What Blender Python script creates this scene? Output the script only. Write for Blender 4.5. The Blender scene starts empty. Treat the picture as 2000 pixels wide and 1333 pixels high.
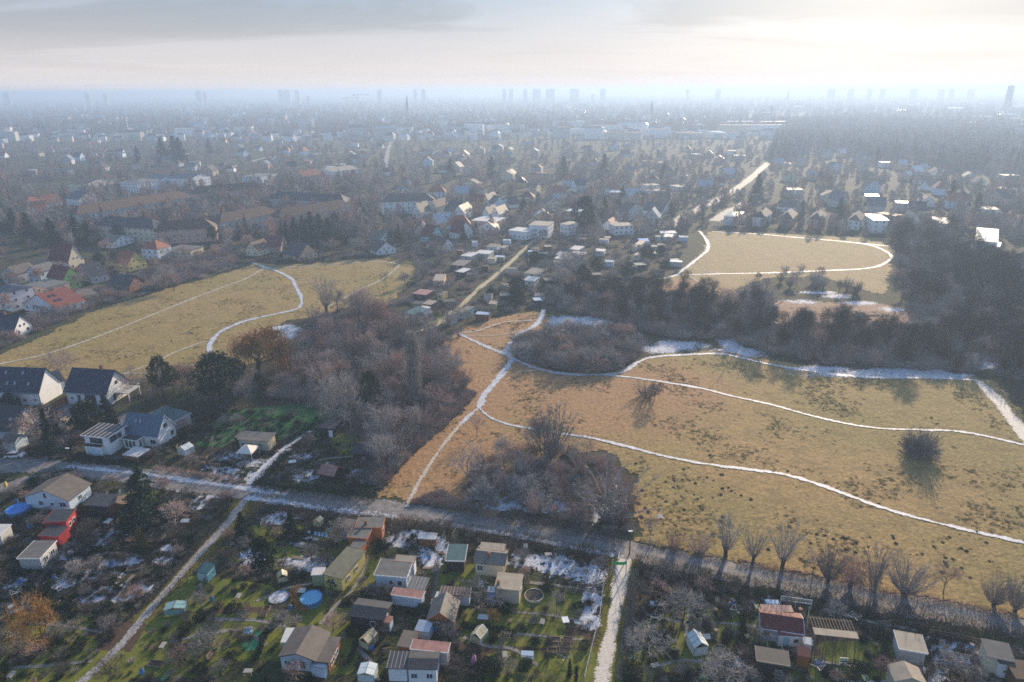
import bpy, bmesh, math, random
from mathutils import Vector, Matrix, noise as mnoise
R = random.Random(11)
rad = math.radians
scene = bpy.context.scene
COL = scene.collection
# ------------------------------------------------------------------ camera
CAM_H = 85.0
PITCH = 20.1
ROLL = -0.3
cam_d = bpy.data.cameras.new('camera'); cam = bpy.data.objects.new('camera', cam_d); COL.objects.link(cam)
cam_d.sensor_width = 36.0; cam_d.lens = 24.0; cam_d.clip_start = 1.0; cam_d.clip_end = 60000.0
cam.location = (0, 0, CAM_H)
CAMR = Matrix.Rotation(rad(90 - PITCH), 4, 'X') @ Matrix.Rotation(rad(ROLL), 4, 'Z')
cam.rotation_euler = CAMR.to_euler()
scene.camera = cam
# ------------------------------------------------------------------ world
SUN_EL, SUN_AZ = 18.0, 27.0        # azimuth measured from +Y towards +X
SUN = Vector((math.sin(rad(SUN_AZ)) * math.cos(rad(SUN_EL)), math.cos(rad(SUN_AZ)) * math.cos(rad(SUN_EL)), math.sin(rad(SUN_EL))))
world = bpy.data.worlds.new('World'); scene.world = world; world.use_nodes = True
wt = world.node_tree; wt.nodes.clear()
def N(t, kind, **kw):
    n = t.nodes.new(kind)
    for k, v in kw.items(): setattr(n, k, v)
    return n
def M_(t, op, a, b=None, clamp=False):
    n = t.nodes.new('ShaderNodeMath'); n.operation = op; n.use_clamp = clamp
    for i, x in enumerate((a, b)):
        if x is None: continue
        if isinstance(x, (int, float)): n.inputs[i].default_value = x
        else: t.links.new(x, n.inputs[i])
    return n.outputs[0]
def MIX(t, f, a, b, mode='MIX'):
    n = t.nodes.new('ShaderNodeMix'); n.data_type = 'RGBA'; n.blend_type = mode
    for s, x in ((n.inputs[0], f), (n.inputs[6], a), (n.inputs[7], b)):
        if isinstance(x, (int, float)): s.default_value = x
        elif isinstance(x, tuple): s.default_value = x if len(x) == 4 else (*x, 1)
        else: t.links.new(x, s)
    return n.outputs[2]
def RAMP(t, f, stops, interp='LINEAR'):
    n = t.nodes.new('ShaderNodeValToRGB'); n.color_ramp.interpolation = interp
    el = n.color_ramp.elements
    while len(el) < len(stops): el.new(0.5)
    for e, (p, c) in zip(el, stops):
        e.position = p; e.color = (c, c, c, 1) if isinstance(c, (int, float)) else (*c, 1)
    t.links.new(f, n.inputs[0]); return n.outputs[0]
def NOISE(t, vec, scale, detail=3.0, rough=0.55, dist=0.0):
    n = t.nodes.new('ShaderNodeTexNoise'); n.inputs['Scale'].default_value = scale
    n.inputs['Detail'].default_value = detail; n.inputs['Roughness'].default_value = rough; n.inputs['Distortion'].default_value = dist
    if vec is not None: t.links.new(vec, n.inputs['Vector'])
    return n.outputs['Fac']
SKY_K = 0.15
sky = N(wt, 'ShaderNodeTexSky', sky_type='NISHITA', sun_disc=False, sun_elevation=rad(SUN_EL), sun_rotation=rad(SUN_AZ), altitude=100.0, air_density=1.0, dust_density=0.8, ozone_density=2.0)
tc = N(wt, 'ShaderNodeTexCoord'); sep = N(wt, 'ShaderNodeSeparateXYZ'); wt.links.new(tc.outputs['Generated'], sep.inputs[0])
el = M_(wt, 'MAXIMUM', sep.outputs[2], 0.0)
dt = N(wt, 'ShaderNodeVectorMath', operation='DOT_PRODUCT'); wt.links.new(tc.outputs['Generated'], dt.inputs[0]); dt.inputs[1].default_value = SUN
dotp = M_(wt, 'MAXIMUM', dt.outputs['Value'], 0.0)
# thin high cloud sheets, laid out on a plane overhead
inv = M_(wt, 'DIVIDE', 1.0, M_(wt, 'ADD', el, 0.07))
pv = N(wt, 'ShaderNodeCombineXYZ')
wt.links.new(M_(wt, 'MULTIPLY', sep.outputs[0], inv), pv.inputs[0]); wt.links.new(M_(wt, 'MULTIPLY', sep.outputs[1], inv), pv.inputs[1])
mp = N(wt, 'ShaderNodeMapping'); wt.links.new(pv.outputs[0], mp.inputs[0]); mp.inputs['Rotation'].default_value = (0, 0, rad(-12)); mp.inputs['Scale'].default_value = (0.34, 0.62, 1); mp.inputs['Location'].default_value = (3.1, 0.9, 0)
cn = NOISE(wt, mp.outputs[0], 0.62, 6.0, 0.56, 0.9)
cfine = NOISE(wt, mp.outputs[0], 2.4, 5.0, 0.6, 0.8)
cloud = RAMP(wt, cn, [(0.47, 0.0), (0.58, 1.0)])
# veil: milky air low down, brighter round the sun
g1 = M_(wt, 'POWER', dotp, 12.0); g2 = M_(wt, 'POWER', dotp, 70.0)
glow = M_(wt, 'ADD', M_(wt, 'MULTIPLY', g1, 0.13), M_(wt, 'MULTIPLY', g2, 0.22))
vbase = MIX(wt, RAMP(wt, el, [(0.0, 0.0), (0.13, 1.0)]), (0.56, 0.49, 0.45), (0.215, 0.27, 0.355))
veil = MIX(wt, 1.0, vbase, MIX(wt, 1.0, (1.0, 0.975, 0.94), glow, 'MULTIPLY'), 'ADD')
dark = M_(wt, 'SUBTRACT', 1.0, M_(wt, 'MULTIPLY', M_(wt, 'MULTIPLY', cloud, RAMP(wt, el, [(0.015, 0.0), (0.07, 1.0)])), 0.22))
dark = M_(wt, 'MULTIPLY', dark, M_(wt, 'ADD', 0.92, M_(wt, 'MULTIPLY', cfine, 0.16)))
veil = MIX(wt, 1.0, veil, dark, 'MULTIPLY')
vfac = RAMP(wt, el, [(0.0, 1.0), (0.12, 0.92), (0.24, 0.22), (0.5, 0.0)])
k = N(wt, 'ShaderNodeVectorMath', operation='SCALE'); wt.links.new(veil, k.inputs[0]); k.inputs['Scale'].default_value = 1.0 / SKY_K
bg = N(wt, 'ShaderNodeBackground'); bg.inputs['Strength'].default_value = SKY_K
wt.links.new(MIX(wt, vfac, sky.outputs[0], k.outputs[0]), bg.inputs['Color'])
world.cycles.sampling_method = 'NONE'
wo = N(wt, 'ShaderNodeOutputWorld'); wt.links.new(bg.outputs[0], wo.inputs['Surface'])
# ------------------------------------------------------------------ sun, exposure
sl = bpy.data.lights.new('sun', 'SUN'); sl.energy = 5.0; sl.angle = rad(0.6); sl.color = (1.0, 0.79, 0.55)
so = bpy.data.objects.new('sun', sl); COL.objects.link(so); so.rotation_euler = (-SUN).to_track_quat('-Z', 'Y').to_euler(); so.location = (200, 300, 400)
vs = scene.view_settings; vs.view_transform = 'Standard'; vs.look = 'None'; vs.exposure = 0.74; vs.gamma = 1.0; vs.use_curve_mapping = False
scene.render.engine = 'CYCLES'
cy = scene.cycles
cy.use_denoising = False; cy.max_bounces = 5; cy.diffuse_bounces = 2; cy.glossy_bounces = 2; cy.transmission_bounces = 3; cy.volume_bounces = 1; cy.transparent_max_bounces = 12
cy.use_adaptive_sampling = False; cy.filter_width = 1.7
cy.sample_clamp_indirect = 4.0
# ------------------------------------------------------------------ helpers
F = 1333.33
def ray(px, py):
    v = CAMR.to_3x3() @ Vector(((px - 1000) / F, -(py - 666.5) / F, -1.0)); return v
def g(px, py, z=0.0):
    v = ray(px, py); t = (z - CAM_H) / v.z
    return Vector((v.x * t, v.y * t, z))
CI = CAMR.to_3x3().transposed()
def proj(p):
    v = CI @ (Vector(p) - Vector((0, 0, CAM_H))); return (1000 + F * v.x / -v.z, 666.5 - F * v.y / -v.z)
def top_h(px, py, pyt):                 # real height of something standing at (px,py) whose top shows at row pyt
    b = g(px, py); lo, hi = 0.0, 200.0
    for _ in range(30):
        m = (lo + hi) / 2
        if proj((b.x, b.y, m))[1] > pyt: lo = m
        else: hi = m
    return lo
def inpoly(x, y, P):
    c = False; j = len(P) - 1
    for i in range(len(P)):
        xi, yi = P[i][0], P[i][1]; xj, yj = P[j][0], P[j][1]
        if (yi > y) != (yj > y) and x < (xj - xi) * (y - yi) / (yj - yi + 1e-12) + xi: c = not c
        j = i
    return c
def nz(x, y, s=1.0, z=0.0): return mnoise.noise(Vector((x * s, y * s, z)))
LINES = []                              # [(points, half width)] kept clear of plants
DISCS = []                              # [(x, y, r)]
def seg_d(x, y, a, b):
    dx, dy = b[0] - a[0], b[1] - a[1]; L = dx * dx + dy * dy
    t = max(0, min(1, ((x - a[0]) * dx + (y - a[1]) * dy) / (L + 1e-9)))
    return math.hypot(x - a[0] - t * dx, y - a[1] - t * dy)
def free(x, y, r):
    for cx, cy_, cr in DISCS:
        if abs(x - cx) < cr + r and abs(y - cy_) < cr + r and math.hypot(x - cx, y - cy_) < cr + r: return False
    for pts, hw, bb in LINES:
        if x < bb[0] - r or x > bb[1] + r or y < bb[2] - r or y > bb[3] + r: continue
        for a, b in zip(pts, pts[1:]):
            if seg_d(x, y, a, b) < hw + r: return False
    return True
def add_line(pts, hw):
    LINES.append((pts, hw, (min(p[0] for p in pts) - hw, max(p[0] for p in pts) + hw, min(p[1] for p in pts) - hw, max(p[1] for p in pts) + hw)))
# ------------------------------------------------------------------ materials
MATS = {}
def mat(name, rgb, rough=0.8, var=0.18, scale=1.5, bump=0.0, bscale=None, metal=0.0, spec=0.4, objvar=0.0, rgb2=None, stripes=None, coord='Object'):
    if name in MATS: return MATS[name]
    m = bpy.data.materials.new(name); m.use_nodes = True; t = m.node_tree; b = t.nodes['Principled BSDF']
    c = N(t, 'ShaderNodeTexCoord'); vec = c.outputs['Object']
    if coord == 'World': vec = N(t, 'ShaderNodeNewGeometry').outputs['Position']
    n = NOISE(t, vec, scale, 4.0, 0.6)
    f = RAMP(t, n, [(0.3, 0.0), (0.7, 1.0)])
    d = tuple(x * (1 - var) for x in rgb); e = tuple(min(0.95, x * (1 + var)) for x in (rgb2 or rgb))
    colr = MIX(t, f, d, e)
    if stripes:                           # corrugation / board lines as fine relief colour
        w = N(t, 'ShaderNodeTexWave', wave_type='BANDS', bands_direction=stripes[0]); w.inputs['Scale'].default_value = stripes[1]; w.inputs['Distortion'].default_value = 0.3
        t.links.new(vec, w.inputs['Vector'])
        colr = MIX(t, 1.0, colr, RAMP(t, w.outputs['Fac'], [(0.0, stripes[2]), (0.5, 1.0)]), 'MULTIPLY')
    if objvar:
        oi = N(t, 'ShaderNodeObjectInfo')
        colr = MIX(t, 1.0, colr, RAMP(t, oi.outputs['Random'], [(0.0, 1 - objvar), (1.0, 1 + objvar)]), 'MULTIPLY')
    t.links.new(colr, b.inputs['Base Color']); b.inputs['Roughness'].default_value = rough; b.inputs['Metallic'].default_value = metal
    b.inputs['Specular IOR Level'].default_value = spec
    if bump:
        bn = N(t, 'ShaderNodeBump'); bn.inputs['Strength'].default_value = bump; bn.inputs['Distance'].default_value = 0.1
        t.links.new(NOISE(t, vec, bscale or scale * 6, 3.0), bn.inputs['Height']); t.links.new(bn.outputs[0], b.inputs['Normal'])
    MATS[name] = m; return m
def glass(name, rgb=(0.03, 0.045, 0.06), rough=0.08):
    return mat(name, rgb, rough, 0.1, 1.0, spec=0.8)
# ------------------------------------------------------------------ mesh builder
class MB:
    def __init__(s): s.v = []; s.f = []; s.m = []
    def face(s, pts, m=0):
        i = len(s.v); s.v.extend(pts); s.f.append(tuple(range(i, i + len(pts)))); s.m.append(m)
    def box(s, x0, x1, y0, y1, z0, z1, m=0):
        i = len(s.v); s.v.extend([(x0, y0, z0), (x1, y0, z0), (x1, y1, z0), (x0, y1, z0), (x0, y0, z1), (x1, y0, z1), (x1, y1, z1), (x0, y1, z1)])
        for q in ((0, 3, 2, 1), (4, 5, 6, 7), (0, 1, 5, 4), (1, 2, 6, 5), (2, 3, 7, 6), (3, 0, 4, 7)): s.f.append(tuple(i + k for k in q)); s.m.append(m)
    def slab(s, quad, th, m=0):           # quad of 3-D points (top side), thickness downwards
        i = len(s.v); s.v.extend([tuple(p) for p in quad]); s.v.extend([(p[0], p[1], p[2] - th) for p in quad]); n = len(quad)
        s.f.append(tuple(range(i, i + n))); s.m.append(m); s.f.append(tuple(i + n + k for k in reversed(range(n)))); s.m.append(m)
        for k in range(n): s.f.append((i + k, i + n + k, i + n + (k + 1) % n, i + (k + 1) % n)); s.m.append(m)
    def tube(s, a, b, r0, r1, n=5, m=0, cap=False):
        a = Vector(a); b = Vector(b); d = (b - a)
        if d.length < 1e-6: return
        d.normalize(); u = d.orthogonal().normalized(); w = d.cross(u); i = len(s.v)
        for p, r in ((a, r0), (b, r1)):
            for k in range(n):
                an = 2 * math.pi * k / n; s.v.append(tuple(p + u * (math.cos(an) * r) + w * (math.sin(an) * r)))
        for k in range(n): s.f.append((i + k, i + (k + 1) % n, i + n + (k + 1) % n, i + n + k)); s.m.append(m)
        if cap: s.f.append(tuple(i + n + k for k in range(n))); s.m.append(m); s.f.append(tuple(i + k for k in reversed(range(n)))); s.m.append(m)
    def sliver(s, a, b, w, rnd, m=0):
        a = Vector(a); b = Vector(b); d = b - a
        u = d.orthogonal().normalized(); u.rotate(Matrix.Rotation(rnd.random() * 6.28, 3, d.normalized()))
        i = len(s.v); s.v.extend([tuple(a + u * w), tuple(a - u * w), tuple(b)]); s.f.append((i, i + 1, i + 2)); s.m.append(m)
    def leaf(s, p, sz, rnd, m=0, flat=0.0):
        u = Vector((rnd.gauss(0, 1), rnd.gauss(0, 1), rnd.gauss(0, 1) * (1 - flat))).normalized(); w = u.orthogonal().normalized()
        w.rotate(Matrix.Rotation(rnd.random() * 6.28, 3, u)); p = Vector(p); i = len(s.v)
        s.v.extend([tuple(p - u * sz), tuple(p + w * sz * 0.6), tuple(p + u * sz), tuple(p - w * sz * 0.6)]); s.f.append((i, i + 1, i + 2, i + 3)); s.m.append(m)
    def mesh(s, name, mats):
        me = bpy.data.meshes.new(name); me.from_pydata(s.v, [], s.f); me.validate(verbose=False)
        for q in (mats if isinstance(mats, (list, tuple)) else [mats]): me.materials.append(q)
        if any(s.m) and len(s.m) == len(me.polygons): me.polygons.foreach_set('material_index', s.m)
        me.update(); return me
    def obj(s, name, mats, parent=None, loc=(0, 0, 0), rz=0.0):
        return put(name, s.mesh(name, mats), parent, loc, rz)
def put(name, me, parent=None, loc=(0, 0, 0), rz=0.0, sc=None, col=None):
    o = bpy.data.objects.new(name, me); (col or COL).objects.link(o); o.location = loc; o.rotation_euler = (0, 0, rz)
    if sc is not None: o.scale = sc if isinstance(sc, (tuple, list)) else (sc, sc, sc)
    if parent: o.parent = parent
    return o
def empty(name, loc, rz=0.0, sc=None):
    o = bpy.data.objects.new(name, None); COL.objects.link(o); o.location = loc; o.rotation_euler = (0, 0, rz); o.empty_display_size = 0.5
    if sc is not None: o.scale = sc if isinstance(sc, (tuple, list)) else (sc, sc, sc)
    return o
LABELS = set(); MARKS = []; AUTO = []
def tag(o, label, cat, group=None, kind=None, mark=None):
    o['label'] = label; o['category'] = cat
    if group: o['group'] = group
    if kind: o['kind'] = kind
    LABELS.add(label)
    if mark: MARKS.append((o.location.x, o.location.y, mark))
    return o
def auto(o, desc, cat, group, where=''):  # label finished at the end of the script from what stands nearest
    o['category'] = cat; o['group'] = group; AUTO.append((o, desc, where)); return o
def structure(o): o['kind'] = 'structure'; return o
# ================================================================== ground, meadows, road, paths
def ground_mat():
    m = bpy.data.materials.new('garden_soil_and_turf'); m.use_nodes = True; t = m.node_tree; b = t.nodes['Principled BSDF']
    pos = N(t, 'ShaderNodeNewGeometry').outputs['Position']
    a = NOISE(t, pos, 0.045, 5, 0.6, 0.4); c = NOISE(t, pos, 0.35, 5, 0.65); d = NOISE(t, pos, 2.6, 3, 0.6)
    col = MIX(t, RAMP(t, a, [(0.42, 0), (0.60, 1)]), (0.040, 0.034, 0.022), (0.040, 0.056, 0.018))
    col = MIX(t, RAMP(t, c, [(0.5, 0), (0.72, 1)]), col, (0.095, 0.072, 0.042))
    col = MIX(t, 1.0, col, RAMP(t, d, [(0.3, 0.45), (0.7, 1.5)]), 'MULTIPLY')
    t.links.new(col, b.inputs['Base Color']); b.inputs['Roughness'].default_value = 0.95; b.inputs['Specular IOR Level'].default_value = 0.15
    bn = N(t, 'ShaderNodeBump'); bn.inputs['Strength'].default_value = 0.9; bn.inputs['Distance'].default_value = 0.35
    t.links.new(NOISE(t, pos, 1.6, 5, 0.7), bn.inputs['Height']); t.links.new(bn.outputs[0], b.inputs['Normal'])
    return m
mb = MB(); S = 14000.0
mb.face([(-S, -600, 0), (S, -600, 0), (S, S, 0), (-S, S, 0)])
structure(mb.obj('ground', ground_mat()))

def meadow_mat(name, reds, grass_c, dry_c):
    m = bpy.data.materials.new(name); m.use_nodes = True; t = m.node_tree; b = t.nodes['Principled BSDF']
    pos = N(t, 'ShaderNodeNewGeometry').outputs['Position']
    a = NOISE(t, pos, 0.022, 4, 0.55, 0.6); c = NOISE(t, pos, 0.16, 4, 0.6, 0.3); d = NOISE(t, pos, 1.3, 4, 0.65)
    mp = N(t, 'ShaderNodeMapping'); t.links.new(pos, mp.inputs[0]); mp.inputs['Scale'].default_value = (0.35, 1.6, 1); e = NOISE(t, mp.outputs[0], 2.0, 4, 0.7)
    col = MIX(t, RAMP(t, a, [(0.36, 0), (0.66, 1)]), grass_c, dry_c)  # main and dry grass colours mixed by noise
    col = MIX(t, RAMP(t, c, [(0.48, 0), (0.75, 0.8)]), col, tuple(x * 0.62 for x in grass_c))
    # russet dead grass round given spots of the field
    tot = None
    for (x, y, r) in reds:
        dn = N(t, 'ShaderNodeVectorMath', operation='DISTANCE'); t.links.new(pos, dn.inputs[0]); dn.inputs[1].default_value = (x, y, 0)
        v = M_(t, 'SUBTRACT', 1.0, M_(t, 'DIVIDE', dn.outputs['Value'], r), True)
        tot = v if tot is None else M_(t, 'MAXIMUM', tot, v)
    if tot is not None:
        fr = RAMP(t, M_(t, 'ADD', M_(t, 'MULTIPLY', tot, 1.3), M_(t, 'MULTIPLY', M_(t, 'SUBTRACT', c, 0.5), 1.2)), [(0.1, 0), (0.75, 1)])
        col = MIX(t, fr, col, (0.330, 0.190, 0.088))
    col = MIX(t, 1.0, col, RAMP(t, d, [(0.28, 0.55), (0.72, 1.4)]), 'MULTIPLY')
    col = MIX(t, 1.0, col, RAMP(t, e, [(0.3, 0.75), (0.7, 1.2)]), 'MULTIPLY')
    t.links.new(col, b.inputs['Base Color']); b.inputs['Roughness'].default_value = 0.9; b.inputs['Specular IOR Level'].default_value = 0.2
    bn = N(t, 'ShaderNodeBump'); bn.inputs['Strength'].default_value = 0.7; bn.inputs['Distance'].default_value = 0.18
    t.links.new(NOISE(t, pos, 4.0, 5, 0.7), bn.inputs['Height']); t.links.new(bn.outputs[0], b.inputs['Normal'])
    return m
def world_poly(P): return [tuple(g(*p)[:2]) for p in P]
def field(name, P, step, mt, amp=0.07, base=0.06):
    W = world_poly(P); x0 = min(p[0] for p in W); x1 = max(p[0] for p in W); y0 = min(p[1] for p in W); y1 = max(p[1] for p in W)
    nx = int((x1 - x0) / step) + 2; ny = int((y1 - y0) / step) + 2
    idx = {}; V = []; Fc = []
    ins = {}
    for j in range(ny):
        for i in range(nx):
            x = x0 + i * step; y = y0 + j * step
            wx = x + 2.2 * nz(x, y, 0.17) + 0.8 * nz(x, y, 0.7); wy = y + 2.2 * nz(x, y, 0.17, 7) + 0.8 * nz(x, y, 0.7, 3)
            ins[(i, j)] = inpoly(wx, wy, W)
    def vid(i, j):
        if (i, j) not in idx:
            x = x0 + i * step; y = y0 + j * step
            rr = R.random()
            h = base + amp * (0.5 + nz(x, y, 0.55)) * (0.5 + rr) * 0.9 + 0.05 * nz(x, y, 2.1)
            pass
            idx[(i, j)] = len(V); V.append((x + (R.random() - .5) * step * .6, y + (R.random() - .5) * step * .6, max(0.02, h)))
        return idx[(i, j)]
    for j in range(ny - 1):
        for i in range(nx - 1):
            if ins[(i, j)] and ins[(i + 1, j)] and ins[(i, j + 1)] and ins[(i + 1, j + 1)]:
                Fc.append((vid(i, j), vid(i + 1, j), vid(i + 1, j + 1), vid(i, j + 1)))
    me = bpy.data.meshes.new(name); me.from_pydata(V, [], Fc); me.materials.append(mt); me.update()
    return structure(put(name, me))
M1 = [(-20, 700), (60, 668), (130, 633), (200, 602), (300, 574), (330, 562), (400, 545), (470, 525), (500, 514), (560, 518), (640, 512), (700, 506), (770, 505), (812, 512), (812, 530), (798, 560), (765, 590), (745, 610), (700, 640), (640, 618), (560, 628), (520, 645), (540, 700), (480, 715), (420, 720), (300, 740), (220, 748), (100, 742), (-20, 745)]
M2 = [(900, 640), (980, 618), (1050, 606), (1075, 625), (1060, 645), (1010, 672), (1015, 700), (1060, 720), (1110, 728), (1190, 730), (1240, 708), (1290, 692), (1400, 685), (1500, 702), (1620, 722), (1720, 732), (1900, 736), (1950, 750), (2040, 860), (2060, 1218), (1950, 1198), (1800, 1170), (1650, 1140), (1500, 1114), (1350, 1086), (1240, 1058), (1235, 930), (1180, 880), (1100, 890), (960, 1010), (790, 982), (735, 965), (800, 890), (870, 830), (920, 775), (850, 740), (835, 700), (860, 668)]
M3 = [(1285, 548), (1330, 530), (1366, 500), (1378, 470), (1378, 453), (1500, 455), (1620, 462), (1742, 466), (1745, 520), (1735, 578), (1700, 572), (1600, 541), (1500, 545), (1450, 560), (1430, 582), (1350, 584), (1290, 572)]
P0 = g(930, 760); P1_ = g(880, 870); P2_ = g(960, 655); P3_ = g(1150, 770); P4_ = g(880, 960); P5_ = g(770, 900); P6_ = g(1290, 760)
reds = [(P0.x, P0.y, 38), (P1_.x, P1_.y, 25), (P2_.x, P2_.y, 60), (P3_.x, P3_.y, 45), (P4_.x, P4_.y, 18), (P5_.x, P5_.y, 24), (P6_.x, P6_.y, 30)]
field('meadow', M2, 0.62, meadow_mat('meadow_dry_grass', reds, (0.255, 0.195, 0.066), (0.345, 0.222, 0.088)))
field('meadow', M1, 0.85, meadow_mat('meadow_olive_grass', [(g(520, 660).x, g(520, 660).y, 18)], (0.265, 0.205, 0.066), (0.305, 0.212, 0.085)), 0.06)
field('meadow', M3, 1.2, meadow_mat('meadow_far_grass', [(g(1350, 572).x, g(1350, 572).y, 30)], (0.310, 0.240, 0.100), (0.330, 0.235, 0.115)), 0.06)

# ---- ribbons with ragged, patchy edges -------------------------------------------------
def ragged_mat(name, rgb, rgb2, cover=0.6, nscale=1.6, rough=0.7, bump=0.5, spec=0.4, dirt=None, rut=None):
    """colour with an outline eaten away by noise; attribute 'edge' is 1 in the middle and 0 at the rim"""
    m = bpy.data.materials.new(name); m.use_nodes = True; t = m.node_tree; b = t.nodes['Principled BSDF']
    pos = N(t, 'ShaderNodeNewGeometry').outputs['Position']
    at = N(t, 'ShaderNodeAttribute', attribute_name='edge').outputs['Fac']
    n1 = NOISE(t, pos, nscale, 5, 0.68); n2 = NOISE(t, pos, nscale * 0.16, 3, 0.6)
    col = MIX(t, RAMP(t, NOISE(t, pos, nscale * 0.7, 4, 0.65), [(0.35, 0), (0.65, 1)]), rgb, rgb2)
    if dirt: col = MIX(t, RAMP(t, NOISE(t, pos, nscale * 1.7, 5, 0.7), [(dirt[0], 0), (dirt[0] + 0.07, 1)]), col, dirt[1])
    if rut:
        e2 = RAMP(t, at, [(rut[0] - 0.12, 0), (rut[0], 1), (rut[0] + 0.12, 0)])
        col = MIX(t, M_(t, 'MULTIPLY', e2, rut[1]), col, rut[2])
    t.links.new(col, b.inputs['Base Color']); b.inputs['Roughness'].default_value = rough; b.inputs['Specular IOR Level'].default_value = spec
    bn = N(t, 'ShaderNodeBump'); bn.inputs['Strength'].default_value = bump; bn.inputs['Distance'].default_value = 0.08
    t.links.new(NOISE(t, pos, nscale * 3, 4, 0.7), bn.inputs['Height']); t.links.new(bn.outputs[0], b.inputs['Normal'])
    s = M_(t, 'ADD', M_(t, 'MULTIPLY', at, 1.1), M_(t, 'ADD', M_(t, 'MULTIPLY', M_(t, 'SUBTRACT', n1, 0.5), 2.5), M_(t, 'MULTIPLY', M_(t, 'SUBTRACT', n2, 0.5), 1.5)))
    a = RAMP(t, s, [(1 - cover - 0.06, 0), (1 - cover + 0.06, 1)])
    t.links.new(a, b.inputs['Alpha'])
    return m
SNOW = (0.62, 0.65, 0.72); SNOW2 = (0.36, 0.38, 0.44)
m_path = ragged_mat('trodden_snow', (0.56, 0.59, 0.65), SNOW2, 0.62, 0.9, 0.6, 0.6, 0.3, (0.58, (0.24, 0.19, 0.13)))
m_trail = ragged_mat('faint_trail', (0.50, 0.46, 0.40), (0.36, 0.31, 0.24), 0.62, 0.9, 0.8, 0.4, 0.3)
m_lane = ragged_mat('snowy_gravel', (0.62, 0.58, 0.54), (0.44, 0.40, 0.35), 0.86, 3.2, 0.7, 0.8, 0.4, (0.60, (0.15, 0.12, 0.08)))
m_snow = ragged_mat('patchy_snow', SNOW, SNOW2, 0.43, 1.3, 0.8, 0.7, 0.15, (0.56, (0.10, 0.09, 0.07)))
m_lawn = ragged_mat('garden_lawn', (0.100, 0.125, 0.018), (0.165, 0.165, 0.03), 0.82, 0.7, 0.95, 0.8, 0.15, (0.64, (0.06, 0.05, 0.03)))
m_green = ragged_mat('fresh_lawn', (0.025, 0.105, 0.035), (0.045, 0.14, 0.04), 0.84, 0.5, 0.95, 0.5, 0.15)
m_soil = ragged_mat('dug_soil', (0.060, 0.040, 0.026), (0.10, 0.070, 0.046), 0.8, 1.6, 0.95, 1.0, 0.15)
m_reed = ragged_mat('russet_reeds', (0.22, 0.13, 0.085), (0.34, 0.22, 0.15), 0.62, 0.5, 0.9, 0.8, 0.2)
def smooth_pts(P, n=6):
    out = []
    for i in range(len(P) - 1):
        p0 = P[max(0, i - 1)]; p1 = P[i]; p2 = P[i + 1]; p3 = P[min(len(P) - 1, i + 2)]
        for k in range(n):
            t = k / n
            out.append(tuple(0.5 * ((2 * p1[c]) + (-p0[c] + p2[c]) * t + (2 * p0[c] - 5 * p1[c] + 4 * p2[c] - p3[c]) * t * t + (-p0[c] + 3 * p1[c] - 3 * p2[c] + p3[c]) * t ** 3) for c in (0, 1)))
    out.append(P[-1][:2]); return out
def ribbon(name, P, w_, mt, z=0.3, world=False, clear=True, prof=(-1, -0.55, 0, 0.55, 1), taper=False):
    w = w_ * (0.8 if name == 'footpath' else 1)
    W = P if world else [tuple(g(*p)[:2]) for p in P]
    W = smooth_pts(W, 7); V = []; E = []; Fc = []; n = len(prof)
    for i, p in enumerate(W):
        a = W[max(0, i - 1)]; b = W[min(len(W) - 1, i + 1)]; d = Vector((b[0] - a[0], b[1] - a[1])).normalized(); nn = Vector((-d.y, d.x))
        ww = w * (1.05 + 0.30 * nz(p[0], p[1], 0.07) + 0.25 * nz(p[0], p[1], 0.4, 2)) / 2
        if taper: ww *= 0.4 + 0.6 * min(1, 6 * i / len(W), 6 * (len(W) - 1 - i) / len(W))
        for q in prof: V.append((p[0] + nn.x * ww * q, p[1] + nn.y * ww * q, z)); E.append(1 - abs(q))
    for i in range(len(W) - 1):
        for k in range(n - 1): Fc.append((i * n + k, i * n + k + 1, (i + 1) * n + k + 1, (i + 1) * n + k))
    me = bpy.data.meshes.new(name); me.from_pydata(V, [], Fc); me.materials.append(mt)
    at = me.attributes.new('edge', 'FLOAT', 'POINT'); at.data.foreach_set('value', E); me.update()
    if clear: add_line(W, w / 2)
    return structure(put(name, me))
ZM = 0.17
ribbon('footpath', [(410, 690), (411, 672), (430, 650), (470, 631), (530, 616), (575, 606), (587, 598), (588, 580), (577, 560), (570, 546), (545, 532), (515, 522), (493, 514)], 2.9, m_path, ZM)
ribbon('footpath', [(515, 524), (480, 545), (400, 575), (300, 615), (200, 655), (100, 690), (20, 708), (-20, 716)], 1.9, m_trail, ZM + .004)
ribbon('footpath', [(515, 527), (560, 523), (640, 518), (700, 514), (745, 512), (772, 516), (778, 520), (765, 533), (740, 550), (700, 568), (660, 590), (640, 600)], 1.8, m_trail, ZM + .008)
ribbon('footpath', [(240, 732), (300, 710), (340, 690), (380, 675), (412, 666)], 1.7, m_trail, ZM + .004)
ribbon('footpath', [(240, 731), (330, 727), (440, 700), (550, 699)], 1.7, m_trail, ZM + .008)
ribbon('footpath', [(1062, 606), (1055, 625), (1040, 640), (1015, 652), (1000, 668), (990, 690), (1000, 702), (985, 725), (965, 750), (945, 775), (935, 797)], 3.6, m_path, ZM + .004)
ribbon('footpath', [(935, 797), (915, 815), (895, 835), (870, 865), (845, 900), (820, 940), (800, 978), (795, 992)], 1.7, m_trail, ZM + .008)
ribbon('footpath', [(935, 797), (915, 815), (902, 828)], 2.2, m_path, ZM + .012)
ribbon('footpath', [(895, 652), (915, 662), (950, 678), (990, 694)], 2.6, m_path, ZM + .016)
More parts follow.
